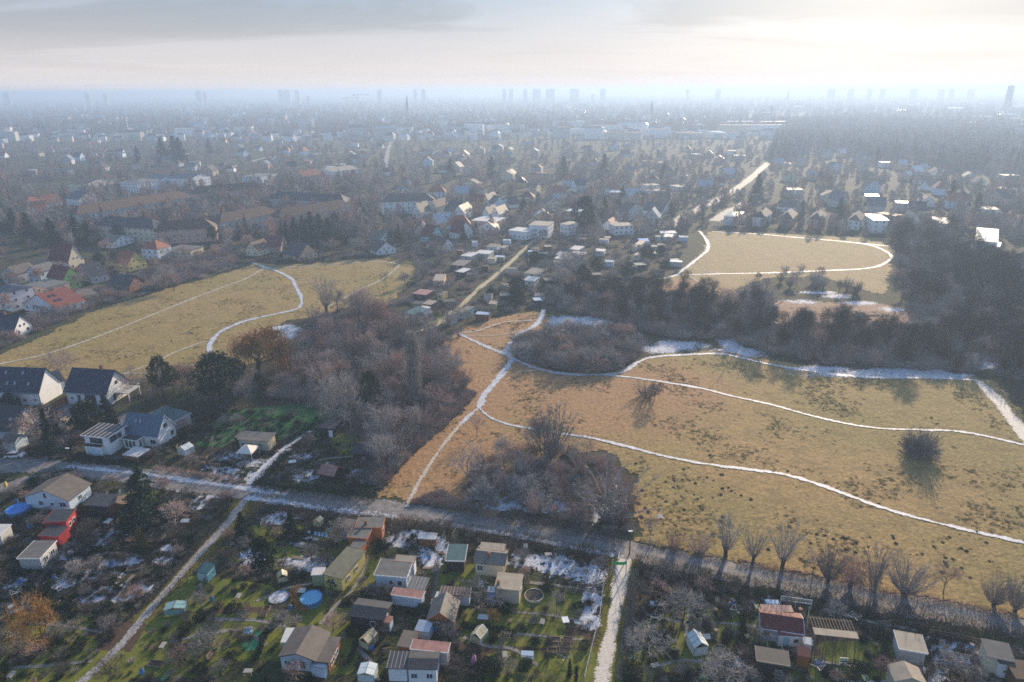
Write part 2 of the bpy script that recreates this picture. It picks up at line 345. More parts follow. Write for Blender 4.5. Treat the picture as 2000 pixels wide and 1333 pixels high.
ribbon('footpath', [(1000, 700), (1030, 714), (1060, 724), (1110, 732), (1170, 733), (1215, 728), (1240, 712), (1270, 700), (1320, 695), (1400, 692), (1440, 698), (1500, 712), (1560, 722), (1620, 731), (1700, 738), (1800, 739), (1880, 742), (1915, 748), (1945, 780), (1975, 820), (2030, 890)], 2.7, m_path, ZM + .02)
ribbon('footpath', [(1910, 745), (1945, 780), (1975, 818), (2010, 862), (2040, 900)], 4.5, m_lane, ZM + .03)
ribbon('footpath', [(1170, 733), (1230, 738), (1300, 748), (1370, 760), (1430, 775), (1500, 790), (1580, 812), (1650, 828), (1720, 838), (1800, 841), (1860, 843), (1920, 852), (2040, 880)], 1.7, m_path, ZM + .024)
ribbon('footpath', [(935, 797), (955, 815), (985, 828), (1020, 836), (1110, 850), (1160, 858), (1230, 875), (1300, 893), (1380, 908), (1460, 918), (1540, 930), (1620, 955), (1700, 985), (1780, 1010), (1860, 1030), (1940, 1048), (2050, 1072)], 1.8, m_path, ZM + .028)
ribbon('footpath', [(895, 652), (930, 648), (960, 638), (990, 630), (1050, 626)], 1.6, m_trail, ZM + .032)
ribbon('footpath', [(905, 656), (960, 657), (1020, 648)], 1.0, m_trail, ZM + .036)
ribbon('footpath', [(1005, 728), (1050, 724)], 0.9, m_trail, ZM + .036)
ribbon('footpath', [(1288, 546), (1320, 538), (1345, 520), (1370, 500), (1383, 487), (1380, 470), (1366, 452)], 3.2, m_path, ZM)
ribbon('footpath', [(1316, 539), (1400, 536), (1500, 534), (1600, 530), (1700, 524), (1738, 508), (1735, 495), (1700, 480), (1640, 472), (1560, 465), (1480, 458), (1390, 453)], 2.5, m_path, ZM + .004)
ribbon('footpath', [(1640, 472), (1740, 482), (1800, 487)], 2.4, m_path, ZM + .008)
ribbon('footpath', [(1345, 540), (1380, 560), (1430, 580)], 1.5, m_trail, ZM + .008)
ribbon('footpath', [(1345, 524), (1375, 530), (1405, 535)], 1.2, m_trail, ZM + .012)
ribbon('footpath', [(1494, 606), (1500, 622), (1518, 632)], 2.0, m_path, .06)
ribbon('footpath', [(1868, 686), (1885, 710), (1905, 722), (1960, 712)], 2.2, m_path, .06)
ribbon('allotment_lane', [(850, 638), (900, 597), (940, 560), (960, 545), (1000, 510), (1045, 468)], 2.8, ragged_mat('worn_grass_lane', (0.42, 0.36, 0.24), (0.30, 0.27, 0.14), 0.85, 0.8), .05)
ribbon('allotment_lane', [(700, 700), (760, 665), (850, 638)], 2.0, m_trail, .05)
lane_l = [(140, 1350), (200, 1295), (240, 1255), (320, 1160), (400, 1070), (450, 1015), (482, 972)]
lane_r = [(1172, 1350), (1182, 1290), (1195, 1230), (1205, 1175), (1216, 1110), (1224, 1080)]
m_lgrass = ragged_mat('lane_verge_turf', (0.15, 0.125, 0.02), (0.10, 0.095, 0.02), 0.8, 1.8, 0.95, 1.0, 0.1, (0.62, (0.06, 0.045, 0.025)))
m_lane2 = ragged_mat('half_thawed_shaded_lane', (0.40, 0.40, 0.43), (0.22, 0.20, 0.18), 0.82, 2.2, 0.7, 0.8, 0.2, (0.55, (0.10, 0.085, 0.06)))  # half-thawed snow, darkened to carry the partial shade on this lane
ribbon('lane_verge', lane_l, 4.6, m_lgrass, .012)
ribbon('lane_verge', lane_r, 5.6, m_lgrass, .012)
ribbon('garden_lane', lane_l, 1.9, m_lane2, .03)
ribbon('garden_lane', lane_r, 2.6, m_lane, .03)
ribbon('garden_lane', [(480, 950), (510, 920), (530, 900), (560, 873), (580, 858), (604, 842)], 2.2, m_path, .03)
# the road: trampled gravel under old snow
m_road = ragged_mat('snow_crusted_track', (0.25, 0.24, 0.24), (0.12, 0.112, 0.112), 0.95, 1.2, 0.75, 0.7, 0.3, (0.60, (0.17, 0.14, 0.12)), (0.42, 0.75, (0.20, 0.165, 0.14)))
road = [(-60, 905), (60, 910), (130, 916), (200, 922), (320, 937), (400, 949), (480, 960), (560, 970), (680, 985), (780, 997), (900, 1014), (1000, 1031), (1100, 1050), (1200, 1069), (1300, 1091), (1400, 1110), (1500, 1130), (1600, 1149), (1700, 1168), (1800, 1187), (1900, 1206), (2060, 1238)]
ribbon('road', road, 6.0, m_road, .035, prof=(-1, -.75, -.5, -.25, 0, .25, .5, .75, 1))
ribbon('road', [(-20, 960), (60, 935), (110, 922), (150, 917)], 4.0, m_road, .031)
m_verge = ragged_mat('verge_snow', SNOW, SNOW2, 0.36, 1.3, 0.6, 0.7, 0.4, (0.58, (0.12, 0.10, 0.08)))
ribbon('snowy_verge', [(480, 972), (560, 984), (680, 1000), (780, 1010)], 3.4, m_verge, .045, clear=False)
ribbon('snowy_verge', [(880, 1024), (1000, 1046), (1100, 1066), (1200, 1086)], 2.6, m_verge, .045, clear=False)
ribbon('snowy_verge', [(130, 912), (220, 920), (320, 932), (420, 946), (560, 966)], 3.0, m_verge, .045, clear=False)
# streets of the town
m_street = ragged_mat('pale_street', (0.34, 0.31, 0.28), (0.24, 0.22, 0.20), 0.97, 0.3, 0.75, 0.2, 0.2)
ribbon('street', [(1300, 446), (1345, 418), (1400, 392), (1440, 368), (1470, 345), (1500, 318)], 8, m_street, .03)
ribbon('street', [(1395, 432), (1420, 415), (1460, 395)], 8, m_street, .034)
ribbon('street', [(752, 330), (757, 300), (762, 282), (768, 262)], 6, m_street, .03)
ribbon('street', [(440, 330), (540, 305), (640, 300), (720, 292)], 9, m_street, .034)

# ---- patches -----------------------------------------------------------------------------
NP = [0]
def patch(name, mt, cx, cy, rx, ry, z=None, rot=0.0, sq=False):
    """ground patch centred at picture point (cx,cy); rx, ry in metres"""
    c = g(cx, cy); NP[0] += 1; z = z if z is not None else 0.008 + 0.0006 * (NP[0] % 30)
    V = [(0, 0, 0)]; E = [1.0]; Fc = []; n = 28
    for r_, e in ((0.55, 0.85 if sq else 0.6), (0.85, 0.6 if sq else 0.2), (1.0, 0.25 if sq else 0.0)):
        for k in range(n):
            a = 2 * math.pi * k / n; x, y = math.cos(a), math.sin(a)
            if sq: q = max(abs(x), abs(y)); x /= q; y /= q
            V.append((x * rx * r_, y * ry * r_, 0)); E.append(e)
    for k in range(n): Fc.append((0, 1 + k, 1 + (k + 1) % n))
    for r_ in range(2):
        o = 1 + r_ * n
        for k in range(n): Fc.append((o + k, o + n + k, o + n + (k + 1) % n, o + (k + 1) % n))
    me = bpy.data.meshes.new(name); me.from_pydata(V, [], Fc); me.materials.append(mt)
    at = me.attributes.new('edge', 'FLOAT', 'POINT'); at.data.foreach_set('value', E); me.update()
    return structure(put(name, me, None, (c.x, c.y, z), rad(rot)))
# lawns (real size in metres)
for a in [(430, 1165, 9, 4.5, -12), (560, 1195, 8, 4), (690, 1100, 6, 8, 20), (600, 1220, 9, 4), (390, 1240, 11, 5, 0), (350, 1285, 9, 4), (1060, 1175, 7, 3.6, -6), (1000, 1225, 9, 4.2, -5), (1060, 1305, 9, 3.5), (1330, 1250, 6, 6, 20), (1235, 1300, 4, 4), (1140, 1300, 2, 6, 10), (60, 1240, 9, 5), (140, 1310, 10, 4), (520, 1255, 5, 4), (1480, 1225, 5, 4), (1400, 1225, 7, 5), (590, 1080, 6, 5), (520, 1060, 6, 6), (900, 1130, 6, 4), (60, 1290, 9, 5), (1560, 1320, 5, 4), (1700, 1290, 7, 4), (690, 865, 5, 7, 35), (270, 975, 5, 3), (640, 1280, 5, 4)]:
    patch('lawn', m_lawn, a[0], a[1], a[2], a[3], rot=a[4] if len(a) > 4 else 0, sq=True)
for a in [(530, 826, 15, 11, 15), (470, 840, 9, 9), (590, 815, 8, 6)]: patch('lawn', m_green, a[0], a[1], a[2], a[3], rot=a[4] if len(a) > 4 else 0, sq=True)
patch('lawn', ragged_mat('bright_turf', (0.12, 0.15, 0.02), (0.16, 0.17, 0.03), 0.8, .8), 845, 620, 9, 8, sq=True); patch('lawn', MATS.get('x') or bpy.data.materials['bright_turf'], 690, 862, 4, 8, 0.03, 35, True)  # turf a little brighter and yellower than the fresh lawn
for a in [(60, 1200, 8, 3), (470, 1210, 8, 3), (880, 1260, 7, 4), (950, 1270, 8, 4), (1090, 1270, 6, 4), (1340, 1200, 9, 5), (1640, 1270, 8, 6), (200, 1250, 6, 4)]: patch('vegetable_bed', m_soil, *a[:4], sq=True)
# snow left in the shade of hedges
for a in [(215, 1050, 4.5, 4), (232, 1100, 6, 3.4, 10), (200, 1120, 6, 3), (250, 1155, 7, 4, 20), (190, 1160, 6, 4), (320, 1095, 3.5, 2), (330, 1070, 3, 2), (120, 1140, 5, 2.4), (30, 1140, 3.5, 3), (545, 1015, 5, 4), (590, 1060, 5, 2.5), (600, 1098, 7, 3), (620, 1110, 6, 2), (495, 1085, 4, 4), (545, 1168, 2, 2), (790, 1052, 6, 4, 20), (840, 1090, 3, 6, 30), (860, 1065, 2.5, 5, 25), (1030, 1095, 7, 3.4, -8), (1090, 1105, 7, 4.6, -8), (1150, 1125, 5, 5), (1145, 1175, 4.5, 5), (1155, 1215, 3.5, 3), (1130, 1270, 3.4, 3), (1215, 1145, 3, 3.6), (1443, 1187, 3.6, 3.4), (1435, 1292, 2, 2), (1845, 1270, 9, 4, -8), (1870, 1285, 6, 2), (1640, 1320, 5, 3), (1690, 1315, 4, 3), (1800, 1320, 6, 3), (1290, 1010, 1, 1), (450, 890, 6, 5, 20), (490, 905, 6, 3), (430, 920, 7, 3), (560, 882, 4, 2), (590, 890, 5, 3, 0), (605, 930, 5, 4), (470, 930, 8, 3), (700, 925, 4, 3), (360, 955, 5, 2), (400, 975, 6, 2), (390, 985, 3, 3), (240, 965, 6, 3), (1010, 975, 11, 6), (1070, 990, 10, 4), (1160, 1005, 6, 4), (985, 985, 7, 4), (1120, 630, 22, 12), (1090, 628, 10, 6), (1150, 640, 9, 10), (560, 655, 6, 14), (550, 640, 8, 5), (1320, 676, 16, 8), (1290, 682, 12, 6), (1425, 672, 6, 16), (1440, 690, 16, 7), (1600, 722, 14, 4), (1760, 728, 24, 6), (1700, 732, 30, 4), (1840, 735, 14, 4), (1640, 579, 10, 6), (1560, 590, 12, 5), (1600, 572, 14, 4), (1680, 592, 10, 5), (1740, 605, 8, 5), (1795, 575, 9, 8), (1910, 712, 12, 6), (1930, 700, 9, 4), (1045, 703, 6, 4), (1150, 722, 7, 3), (1120, 722, 5, 2), (20, 1190, 5, 2), (140, 1085, 4, 2.5)]:
    patch('snow_patch', m_snow, *a[:4], z=(0.155 + 0.0004 * (NP[0] % 30)) if inpoly(a[0], a[1], M2) or inpoly(a[0], a[1], M1) or inpoly(a[0], a[1], M3) else None, rot=a[4] if len(a) > 4 else 0)
for a in [(1530, 600, 18, 12), (1640, 605, 34, 16), (1600, 618, 30, 12), (1740, 620, 22, 12), (1560, 612, 22, 10), (1780, 745, 10, 4)]: patch('reed_bed', m_reed, *a[:4], z=.012 + .001 * (a[0] % 7))
patch('paved_court', mat('wet_paving', (0.10, 0.12, 0.15), 0.5, coord='World'), 150, 800, 9, 5, sq=True)
# ================================================================== plant library (shared meshes)
def tw(name, rgb, var=0.3, objvar=0.25): return mat(name, rgb, 0.9, var, 0.9, spec=0.1, objvar=objvar)
B_GREY = tw('twigs_grey_brown', (0.320, 0.290, 0.272)); B_DARK = tw('twigs_dark', (0.210, 0.188, 0.178)); B_RED = tw('twigs_reddish', (0.350, 0.235, 0.200))
B_OCHRE = tw('twigs_ochre', (0.38, 0.21, 0.07)); B_PINK = tw('twigs_pinkish', (0.40, 0.30, 0.26)); B_PALE = tw('twigs_pale', (0.33, 0.30, 0.275))
B_DEEP = tw('twigs_deep_brown', (0.115, 0.095, 0.082))
BARK = mat('bark_dark', (0.055, 0.044, 0.036), 0.95, 0.3, 3, 0.5, spec=0.1); BARK_W = mat('bark_pale', (0.32, 0.29, 0.25), 0.9, 0.35, 4, spec=0.1)
E_DARK = tw('needles_dark', (0.018, 0.038, 0.022), 0.5); E_MID = tw('needles_mid', (0.035, 0.055, 0.026), 0.5); E_YEL = tw('needles_yellowish', (0.10, 0.10, 0.028), 0.4); E_BLUE = tw('needles_bluish', (0.028, 0.055, 0.045), 0.4)
LEAF_O = tw('dry_leaves_orange', (0.27, 0.13, 0.045), 0.3)
def grow(tr, cr, rnd, p, d, L, r, lev, maxlev, spread, up, nch, tw_n, tw_l, droop, wob, thick=0.02, sides=(6, 5, 4, 3, 3)):
    """one branch with its children; tr takes the thick wood, cr the thin"""
    segs = 4 if lev < 2 else 3; tgt = tr if lev <= 1 else cr; pts = [Vector(p)]; dd = Vector(d).normalized()
    for s in range(segs):
        dd = (dd + Vector((rnd.gauss(0, wob), rnd.gauss(0, wob), rnd.gauss(0, wob) + up * (0.5 if lev else 0.1)))).normalized()
        q = pts[-1] + dd * (L / segs); r0 = r * (1 - 0.72 * s / segs); r1 = r * (1 - 0.72 * (s + 1) / segs)
        tgt.tube(pts[-1], q, r0, r1, sides[min(lev, 4)]); pts.append(q)
    if lev >= maxlev:
        for k in range(tw_n):
            f = rnd.random(); i = min(segs - 1, int(f * segs)); a = pts[i].lerp(pts[i + 1], f * segs - i)
            v = (dd + Vector((rnd.gauss(0, 1), rnd.gauss(0, 1), rnd.gauss(0, 1))) * 0.75 + Vector((0, 0, 0.35 - droop))).normalized()
            l = tw_l * (0.5 + rnd.random()); e = a + v * l; cr.sliver(a, e, thick, rnd)
            if droop > 0.5: cr.sliver(e, e + Vector((rnd.gauss(0, .2), rnd.gauss(0, .2), -1)) * l * 1.6, thick, rnd)
            else:
                for _ in range(2):
                    m = a.lerp(e, 0.3 + rnd.random() * .5); cr.sliver(m, m + (v + Vector((rnd.gauss(0, .6), rnd.gauss(0, .6), rnd.gauss(0, .5)))) * l * .5, thick * .7, rnd)
        return
    n = nch[min(lev, len(nch) - 1)]
    for k in range(n):
        f = (0.28 if lev else 0.38) + (0.72 if lev else 0.62) * (k + rnd.random() * .8) / n; f = min(f, 0.99); i = min(segs - 1, int(f * segs)); a = pts[i].lerp(pts[i + 1], f * segs - i)
        az = k * 2.4 + rnd.random() * 1.0; sp = rad(spread[min(lev, len(spread) - 1)] * (0.75 + 0.5 * rnd.random()))
        u = dd.orthogonal().normalized(); u.rotate(Matrix.Rotation(az, 3, dd)); v = (dd * math.cos(sp) + u * math.sin(sp)).normalized()
        grow(tr, cr, rnd, a, v, L * (0.50 + 0.22 * rnd.random()) * (1.25 - 0.55 * f), r * 0.55 * (1.15 - 0.5 * f), lev + 1, maxlev, spread, up, nch, tw_n, tw_l, droop, wob, thick, sides)
LIB = {}                               # kind -> list of (trunk mesh, crown mesh, height)
def finish(kind, tr, cr, nm):
    h = max(v[2] for v in cr.v); LIB.setdefault(kind, []).append((tr.mesh(nm + '_trunk', BARK), cr.mesh(nm + '_crown', B_GREY), h))
def bare(kind, seed, L, r, maxlev, spread, up, nch, tw_n, tw_l, droop=0.0, wob=0.09, thick=0.027, lean=0.05):
    rnd = random.Random(seed); tr, cr = MB(), MB()
    grow(tr, cr, rnd, (0, 0, -0.15), (rnd.gauss(0, lean), rnd.gauss(0, lean), 1), L, r, 0, maxlev, spread, up, nch, tw_n, tw_l, droop, wob, thick); finish(kind, tr, cr, kind)
for s in range(5): bare('broad', 100 + s, 7.6, 0.24, 3, (48, 45, 42), 0.10, (9, 6, 5), 6, 0.95)
for s in range(2): bare('upright', 120 + s, 9.5, 0.22, 3, (30, 34, 36), 0.14, (10, 6, 4), 6, 0.8)
for s in range(2): bare('light', 130 + s, 7.0, 0.16, 3, (46, 44, 40), 0.10, (7, 5, 4), 5, 0.7)
for s in range(3): bare('fruit', 140 + s, 2.6, 0.10, 3, (58, 50, 45), 0.10, (7, 5, 4), 4, 0.42, thick=0.022)
bare('willow', 150, 7.2, 0.55, 3, (56, 50, 45), 0.10, (9, 6, 5), 9, 1.1, droop=0.9, thick=0.045)
def stems(kind, seed, n, h, rr, lean, tw, w=0.05, boll=(0.0, 0.0), thick=0.02):
    """many straight shoots fanning out of one stool or pollard head"""
    rnd = random.Random(seed); tr, cr = MB(), MB(); hb, rb = boll
    if hb: tr.tube((0, 0, -.1), (0.05, 0, hb * .75), rb * .8, rb * .75, 8); tr.tube((.05, 0, hb * .75), (0.05, 0, hb), rb * .75, rb * 1.25, 8); tr.tube((.05, 0, hb), (0.05, 0, hb + .3), rb * 1.25, rb * .5, 8, cap=True)
    for k in range(n):
        a = rnd.random() * 6.28; q = rnd.random() ** .6; d = Vector((math.cos(a) * lean * q, math.sin(a) * lean * q, 1)).normalized(); b = Vector((math.cos(a) * rr * q, math.sin(a) * rr * q, hb))
        L = h * (0.62 + .38 * rnd.random()) * (1 - 0.2 * q); p = b; wob = Vector((rnd.gauss(0, .22), rnd.gauss(0, .22), 0)); pts = [p]
        for s in range(3): d = (d + wob * .4 + Vector((0, 0, .10))).normalized(); e = p + d * L / 3; cr.tube(p, e, w * (1 - .3 * s), w * (.7 - .3 * s) + .004, 3); p = e; pts.append(p)
        for t in range(tw):
            f = .15 + .85 * rnd.random(); i = min(2, int(f * 3)); m = pts[i].lerp(pts[i + 1], f * 3 - i)
            v = (d + Vector((rnd.gauss(0, 1), rnd.gauss(0, 1), rnd.gauss(0, .6))) * .45).normalized(); cr.sliver(m, m + v * L * (.12 + .14 * rnd.random()), thick, rnd)
    finish(kind, tr, cr, kind)
for s in range(5): stems('pollard', 200 + s, 26 + 5 * (s % 3), 6.0 + .5 * (s % 2), 0.5, (.30, .42, .36, .5, .26)[s], 20, 0.036, (1.3 + .4 * (s % 3), 0.25), thick=0.02)
for s in range(4): stems('osier', 210 + s, 80 + 12 * s, 5.6, 0.9, .62 + .14 * s, 20, 0.028, (0.8, 0.5), thick=0.022)
for s in range(4): stems('shrub', 220 + s, 55, 3.2, 0.5, 1.0, 13, 0.03, thick=0.024)
for s in range(2): stems('multistem', 230 + s, 26, 10.5, 0.9, 0.42, 34, 0.12, thick=0.045)
for s in range(3):                       # compact rounded thorn bush, twigs down to the ground
    rnd = random.Random(240 + s); tr, cr = MB(), MB()
    for k in range(150):
        a = rnd.random() * 6.28; el_ = math.asin(rnd.random() ** .8); rr_ = (.8 + .25 * rnd.random()) * (1 + .22 * math.sin(3 * a + s)); e = Vector((math.cos(a) * math.cos(el_) * 2.6 * rr_, math.sin(a) * math.cos(el_) * 2.6 * rr_, .15 + math.sin(el_) * 3.2 * rr_)); b = Vector((e.x * .12, e.y * .12, 0)); m1 = b.lerp(e, .5) + Vector((0, 0, .35)); cr.tube(b, m1, .04, .028, 3); cr.tube(m1, e, .028, .01, 3)
        for t in range(26):
            f = .25 + .75 * rnd.random(); p = b.lerp(e, f) + Vector((0, 0, .3 * math.sin(3 * f))); cr.sliver(p, p + Vector((rnd.gauss(0, .32), rnd.gauss(0, .32), rnd.gauss(.1, .3))), .024, rnd)
    finish('dome', tr, cr, 'dome')
# columnar poplar: shoots rising close to one tall stem
rnd = random.Random(77); tr, cr = MB(), MB()
for s in range(8): tr.tube((0.04 * s, 0, s * 3 - .2), (0.04 * (s + 1), 0, s * 3 + 2.8), .5 * (1 - s / 9), .5 * (1 - (s + 1) / 9), 7)
for k in range(230):
    z = 0.8 + 20 * rnd.random() ** 1.1; a = rnd.random() * 6.28; env = 2.9 * math.sin(min(1, (z + 4) / 26 + .12) * 3.0) ** .7 + .5; d = Vector((math.cos(a) * .62, math.sin(a) * .62, 1)).normalized(); p = Vector((0, 0, z)); L = 1.8 + 5.5 * rnd.random(); L = min(L, 24.5 - z)
    pts = [p]
    for s in range(4): d = (d + Vector((-math.cos(a) * .22, -math.sin(a) * .22, .30))).normalized() if s else d; e = p + d * min(L / 4, env * .8); tr.tube(p, e, .08 * (1 - s / 4.6), .08 * (1 - (s + 1) / 4.6), 3); p = e; pts.append(p)
    for t in range(60):
        f = rnd.random(); i = min(3, int(f * 4)); m = pts[i].lerp(pts[i + 1], f * 4 - i); v = Vector((rnd.gauss(0, .33), rnd.gauss(0, .33), 1)).normalized(); cr.sliver(m, m + v * (.7 + .9 * rnd.random()), .045, rnd)
finish('poplar', tr, cr, 'poplar')
# conifers
def conifer(kind, seed, h, rb, bare_h, droop, n_w, mt, dens=1.0, shape=1.0, leaf=.2):
    rnd = random.Random(seed); tr, cr = MB(), MB(); tr.tube((0, 0, -.2), (0, 0, h * .55), h * .018 + .05, h * .012, 7); tr.tube((0, 0, h * .55), (0, 0, h * .97), h * .012, .02, 5)
    z = bare_h
    while z < h * .98:
        f = (z - bare_h) / (h - bare_h); R_ = rb * (1 - f) ** shape * (.8 + .35 * rnd.random()) + .15
        for k in range(max(4, int(n_w * (1 - .4 * f)))):
            a = rnd.random() * 6.28; rr = R_ * (.75 + .4 * rnd.random()); tip = Vector((math.cos(a) * rr, math.sin(a) * rr, z - droop * rr + rnd.gauss(0, .15))); b = Vector((0, 0, z + .15 * rr)); cr.tube(b, tip, .035, .01, 3)
            for t in range(int((6 + 9 * rr / rb) * dens)):
                q = (t + rnd.random()) / ((6 + 9 * rr / rb) * dens); m = b.lerp(tip, .25 + .75 * q); w = .22 + .25 * rr * (1 - .6 * q); cr.leaf(m + Vector((rnd.gauss(0, w * .45), rnd.gauss(0, w * .45), rnd.gauss(0, .1) - .1)), leaf * (.7 + .7 * rnd.random()), rnd, flat=.55)
        z += h * .028 + .1
    hh = max(v[2] for v in cr.v); LIB.setdefault(kind, []).append((tr.mesh(kind + '_trunk', BARK), cr.mesh(kind + '_crown', mt), hh))
for s in range(3): conifer('spruce', 300 + s, 11, 3.1, .8, .28, 9, E_DARK, 1.4, .85)
for s in range(2): conifer('slim', 310 + s, 11, 1.25, .3, .2, 9, E_DARK, 1.0, .55, .17)
def puffs(kind, seed, h, bare_h, rx, n, per, mt, leaf=.2, limbs=True, trunk_r=.2, top=.9):
    """crown of leaf puffs on limbs: pines and round evergreens"""
    rnd = random.Random(seed); tr, cr = MB(), MB(); tr.tube((0, 0, -.2), (.15, 0, h * .55), trunk_r, trunk_r * .7, 7); tr.tube((.15, 0, h * .55), (.1, .1, h * .92), trunk_r * .7, .04, 5)
    for k in range(n):
        a = k * 2.4 + rnd.random(); f = (k + .5) / n; z = bare_h + (h - bare_h) * f * top; prof = math.sin(min(1, .18 + f * .9) * 3.0) ** .6; rr = rx * prof * (.35 + .65 * rnd.random() ** .5); c = Vector((math.cos(a) * rr, math.sin(a) * rr, z + .1 * rr))
        if limbs: cr.tube((.1, 0, max(.3, z - rr * .45)), c, .06, .02, 3)
        s = rx * (.24 + .16 * rnd.random())
        for t in range(per):
            d = Vector((rnd.gauss(0, 1), rnd.gauss(0, 1), rnd.gauss(0, .62))).normalized() * s * (.55 + .5 * rnd.random()); cr.leaf(c + d, leaf * (.7 + .6 * rnd.random()), rnd)
    hh = max(v[2] for v in cr.v); LIB.setdefault(kind, []).append((tr.mesh(kind + '_trunk', BARK), cr.mesh(kind + '_crown', mt), hh))
for s in range(3): puffs('pine', 320 + s, 12, 4.0, 3.3, 34, 85, E_MID, .22)
for s in range(2): puffs('evergreen', 330 + s, 6, .5, 2.6, 46, 80, E_MID, .17)
for s in range(3): puffs('leafy_bush', 340 + s, 1.7, .15, 1.1, 16, 55, E_MID, .10, False, .04)
puffs('ball_bush', 350, 1.5, .1, .95, 22, 70, E_DARK, .08, False, .04)
# low detail copies for the far woods: fewer, wider twigs
def lod(kind, seed, h, rx, n, mt, sz, conif=False):
    rnd = random.Random(seed); cr = MB(); cr.tube((0, 0, 0), (0, 0, h * .6), .25, .12, 4)
    for k in range(n):
        if conif: f = rnd.random() ** 1.3; rr = rx * (1 - f) * (.4 + .6 * rnd.random()); z = h * (.08 + .92 * f); a = rnd.random() * 6.28; cr.leaf((math.cos(a) * rr, math.sin(a) * rr, z), sz * (1 - .5 * f), rnd)
        else:
            a = rnd.random() * 6.28; f = rnd.random(); R_ = rx * math.sin(min(1, f * .85 + .14) * 3.05) ** .7; q = rnd.random() ** .45; p = Vector((math.cos(a) * R_ * q, math.sin(a) * R_ * q, h * (.12 + .86 * f * (1 - .12 * q))))
            b = Vector((p.x * .55, p.y * .55, p.z - sz * 1.8)); cr.sliver(b, p + Vector((p.x * .1, p.y * .1, .5)), sz * .32, rnd)
    return cr.mesh('far_' + kind, mt)
FAR_B = [lod('tree', 400 + s, 11 + s, 4.6, 240, mt, .75) for s, mt in enumerate((B_GREY, B_GREY, B_DARK, B_RED, B_GREY))]
FAR_C = [lod('conifer', 410 + s, 12 + s, 3.0, 230, E_DARK, .55, True) for s in range(2)]
SCRUB = []
for s, mt in enumerate((B_GREY, B_DARK, B_RED, B_GREY, B_PINK)):
    rnd = random.Random(500 + s); cr = MB()
    for k in range(260):
        a = rnd.random() * 6.28; q = rnd.random() ** .5 * 1.5; b = Vector((math.cos(a) * q * .7, math.sin(a) * q * .7, rnd.random() * .6)); e = b + Vector((math.cos(a) * q * .5 + rnd.gauss(0, .5), math.sin(a) * q * .5 + rnd.gauss(0, .5), .4 + 1.3 * rnd.random())); cr.sliver(b, e, .028, rnd)
    SCRUB.append(cr.mesh('scrub_clump', mt))
WEEDS = []
for me_, mt_ in zip(SCRUB, (B_DEEP, E_DARK, B_DEEP, B_GREY, E_MID)): m2_ = me_.copy(); m2_.materials[0] = mt_; WEEDS.append(m2_)
for me_, mt_ in zip(SCRUB, (B_GREY, B_PINK, B_RED, B_GREY, B_PALE)): me_.materials[0] = mt_
TUFT = []
for s in range(3):
    rnd = random.Random(520 + s); cr = MB()
    for k in range(26):
        a = rnd.random() * 6.28; q = rnd.random() * .22; b = Vector((math.cos(a) * q, math.sin(a) * q, 0)); cr.sliver(b, b + Vector((math.cos(a) * .2 + rnd.gauss(0, .1), math.sin(a) * .2 + rnd.gauss(0, .1), .10 + .12 * rnd.random())), .035, rnd)
    TUFT.append(cr.mesh('grass_tuft', None or tw('tuft_straw', (0.31, 0.235, 0.075), .3, .3)))

# ---- placing -------------------------------------------------------------------------------
CATS = {'dome': 'bush', 'broad': 'tree', 'upright': 'tree', 'light': 'tree', 'fruit': 'tree', 'willow': 'tree', 'pollard': 'tree', 'osier': 'tree', 'multistem': 'tree', 'poplar': 'tree', 'spruce': 'conifer', 'slim': 'conifer', 'pine': 'conifer', 'evergreen': 'tree', 'shrub': 'shrub', 'leafy_bush': 'shrub', 'ball_bush': 'shrub'}
NAMES = {'dome': 'thorn_bush', 'broad': 'bare_tree', 'upright': 'bare_tree', 'light': 'bare_tree', 'fruit': 'fruit_tree', 'willow': 'willow_tree', 'pollard': 'pollard_willow', 'osier': 'osier_willow', 'multistem': 'bare_tree', 'poplar': 'poplar_tree', 'spruce': 'spruce_tree', 'slim': 'slim_conifer', 'pine': 'pine_tree', 'evergreen': 'evergreen_tree', 'shrub': 'shrub', 'leafy_bush': 'leafy_shrub', 'ball_bush': 'clipped_shrub'}
PLANTS = []
def plant(kind, x, y, h, crown=None, bark=None, wide=1.0, z=0.0, rnd=R, name=None, var=None):
    lib = LIB[kind]; tm, cm, h0 = lib[(var if var is not None else rnd.randrange(len(lib))) % len(lib)]
    s = h / h0; root = empty(name or NAMES[kind], (x, y, z), rnd.random() * 6.28, (s * wide, s * wide, s))
    for nm, me, mt in (('trunk', tm, bark), ('crown', cm, crown)):
        if not len(me.polygons): continue
        c = put(nm, me, root)
        if mt: c.material_slots[0].link = 'OBJECT'; c.material_slots[0].material = mt
    PLANTS.append((x, y, kind)); return root
def tree(kind, px, pyb, pyt, label, crown=None, bark=None, wide=1.0, var=None, group=None, mark=None, dz=0.0, block=True):
    b = g(px, pyb); h = top_h(px, pyb, pyt); o = plant(kind, b.x, b.y, h, crown, bark, wide, dz, name=None, var=var)
    tag(o, label, CATS[kind], group, mark=mark)
    if block: DISCS.append((b.x, b.y, 1.0))
    return o
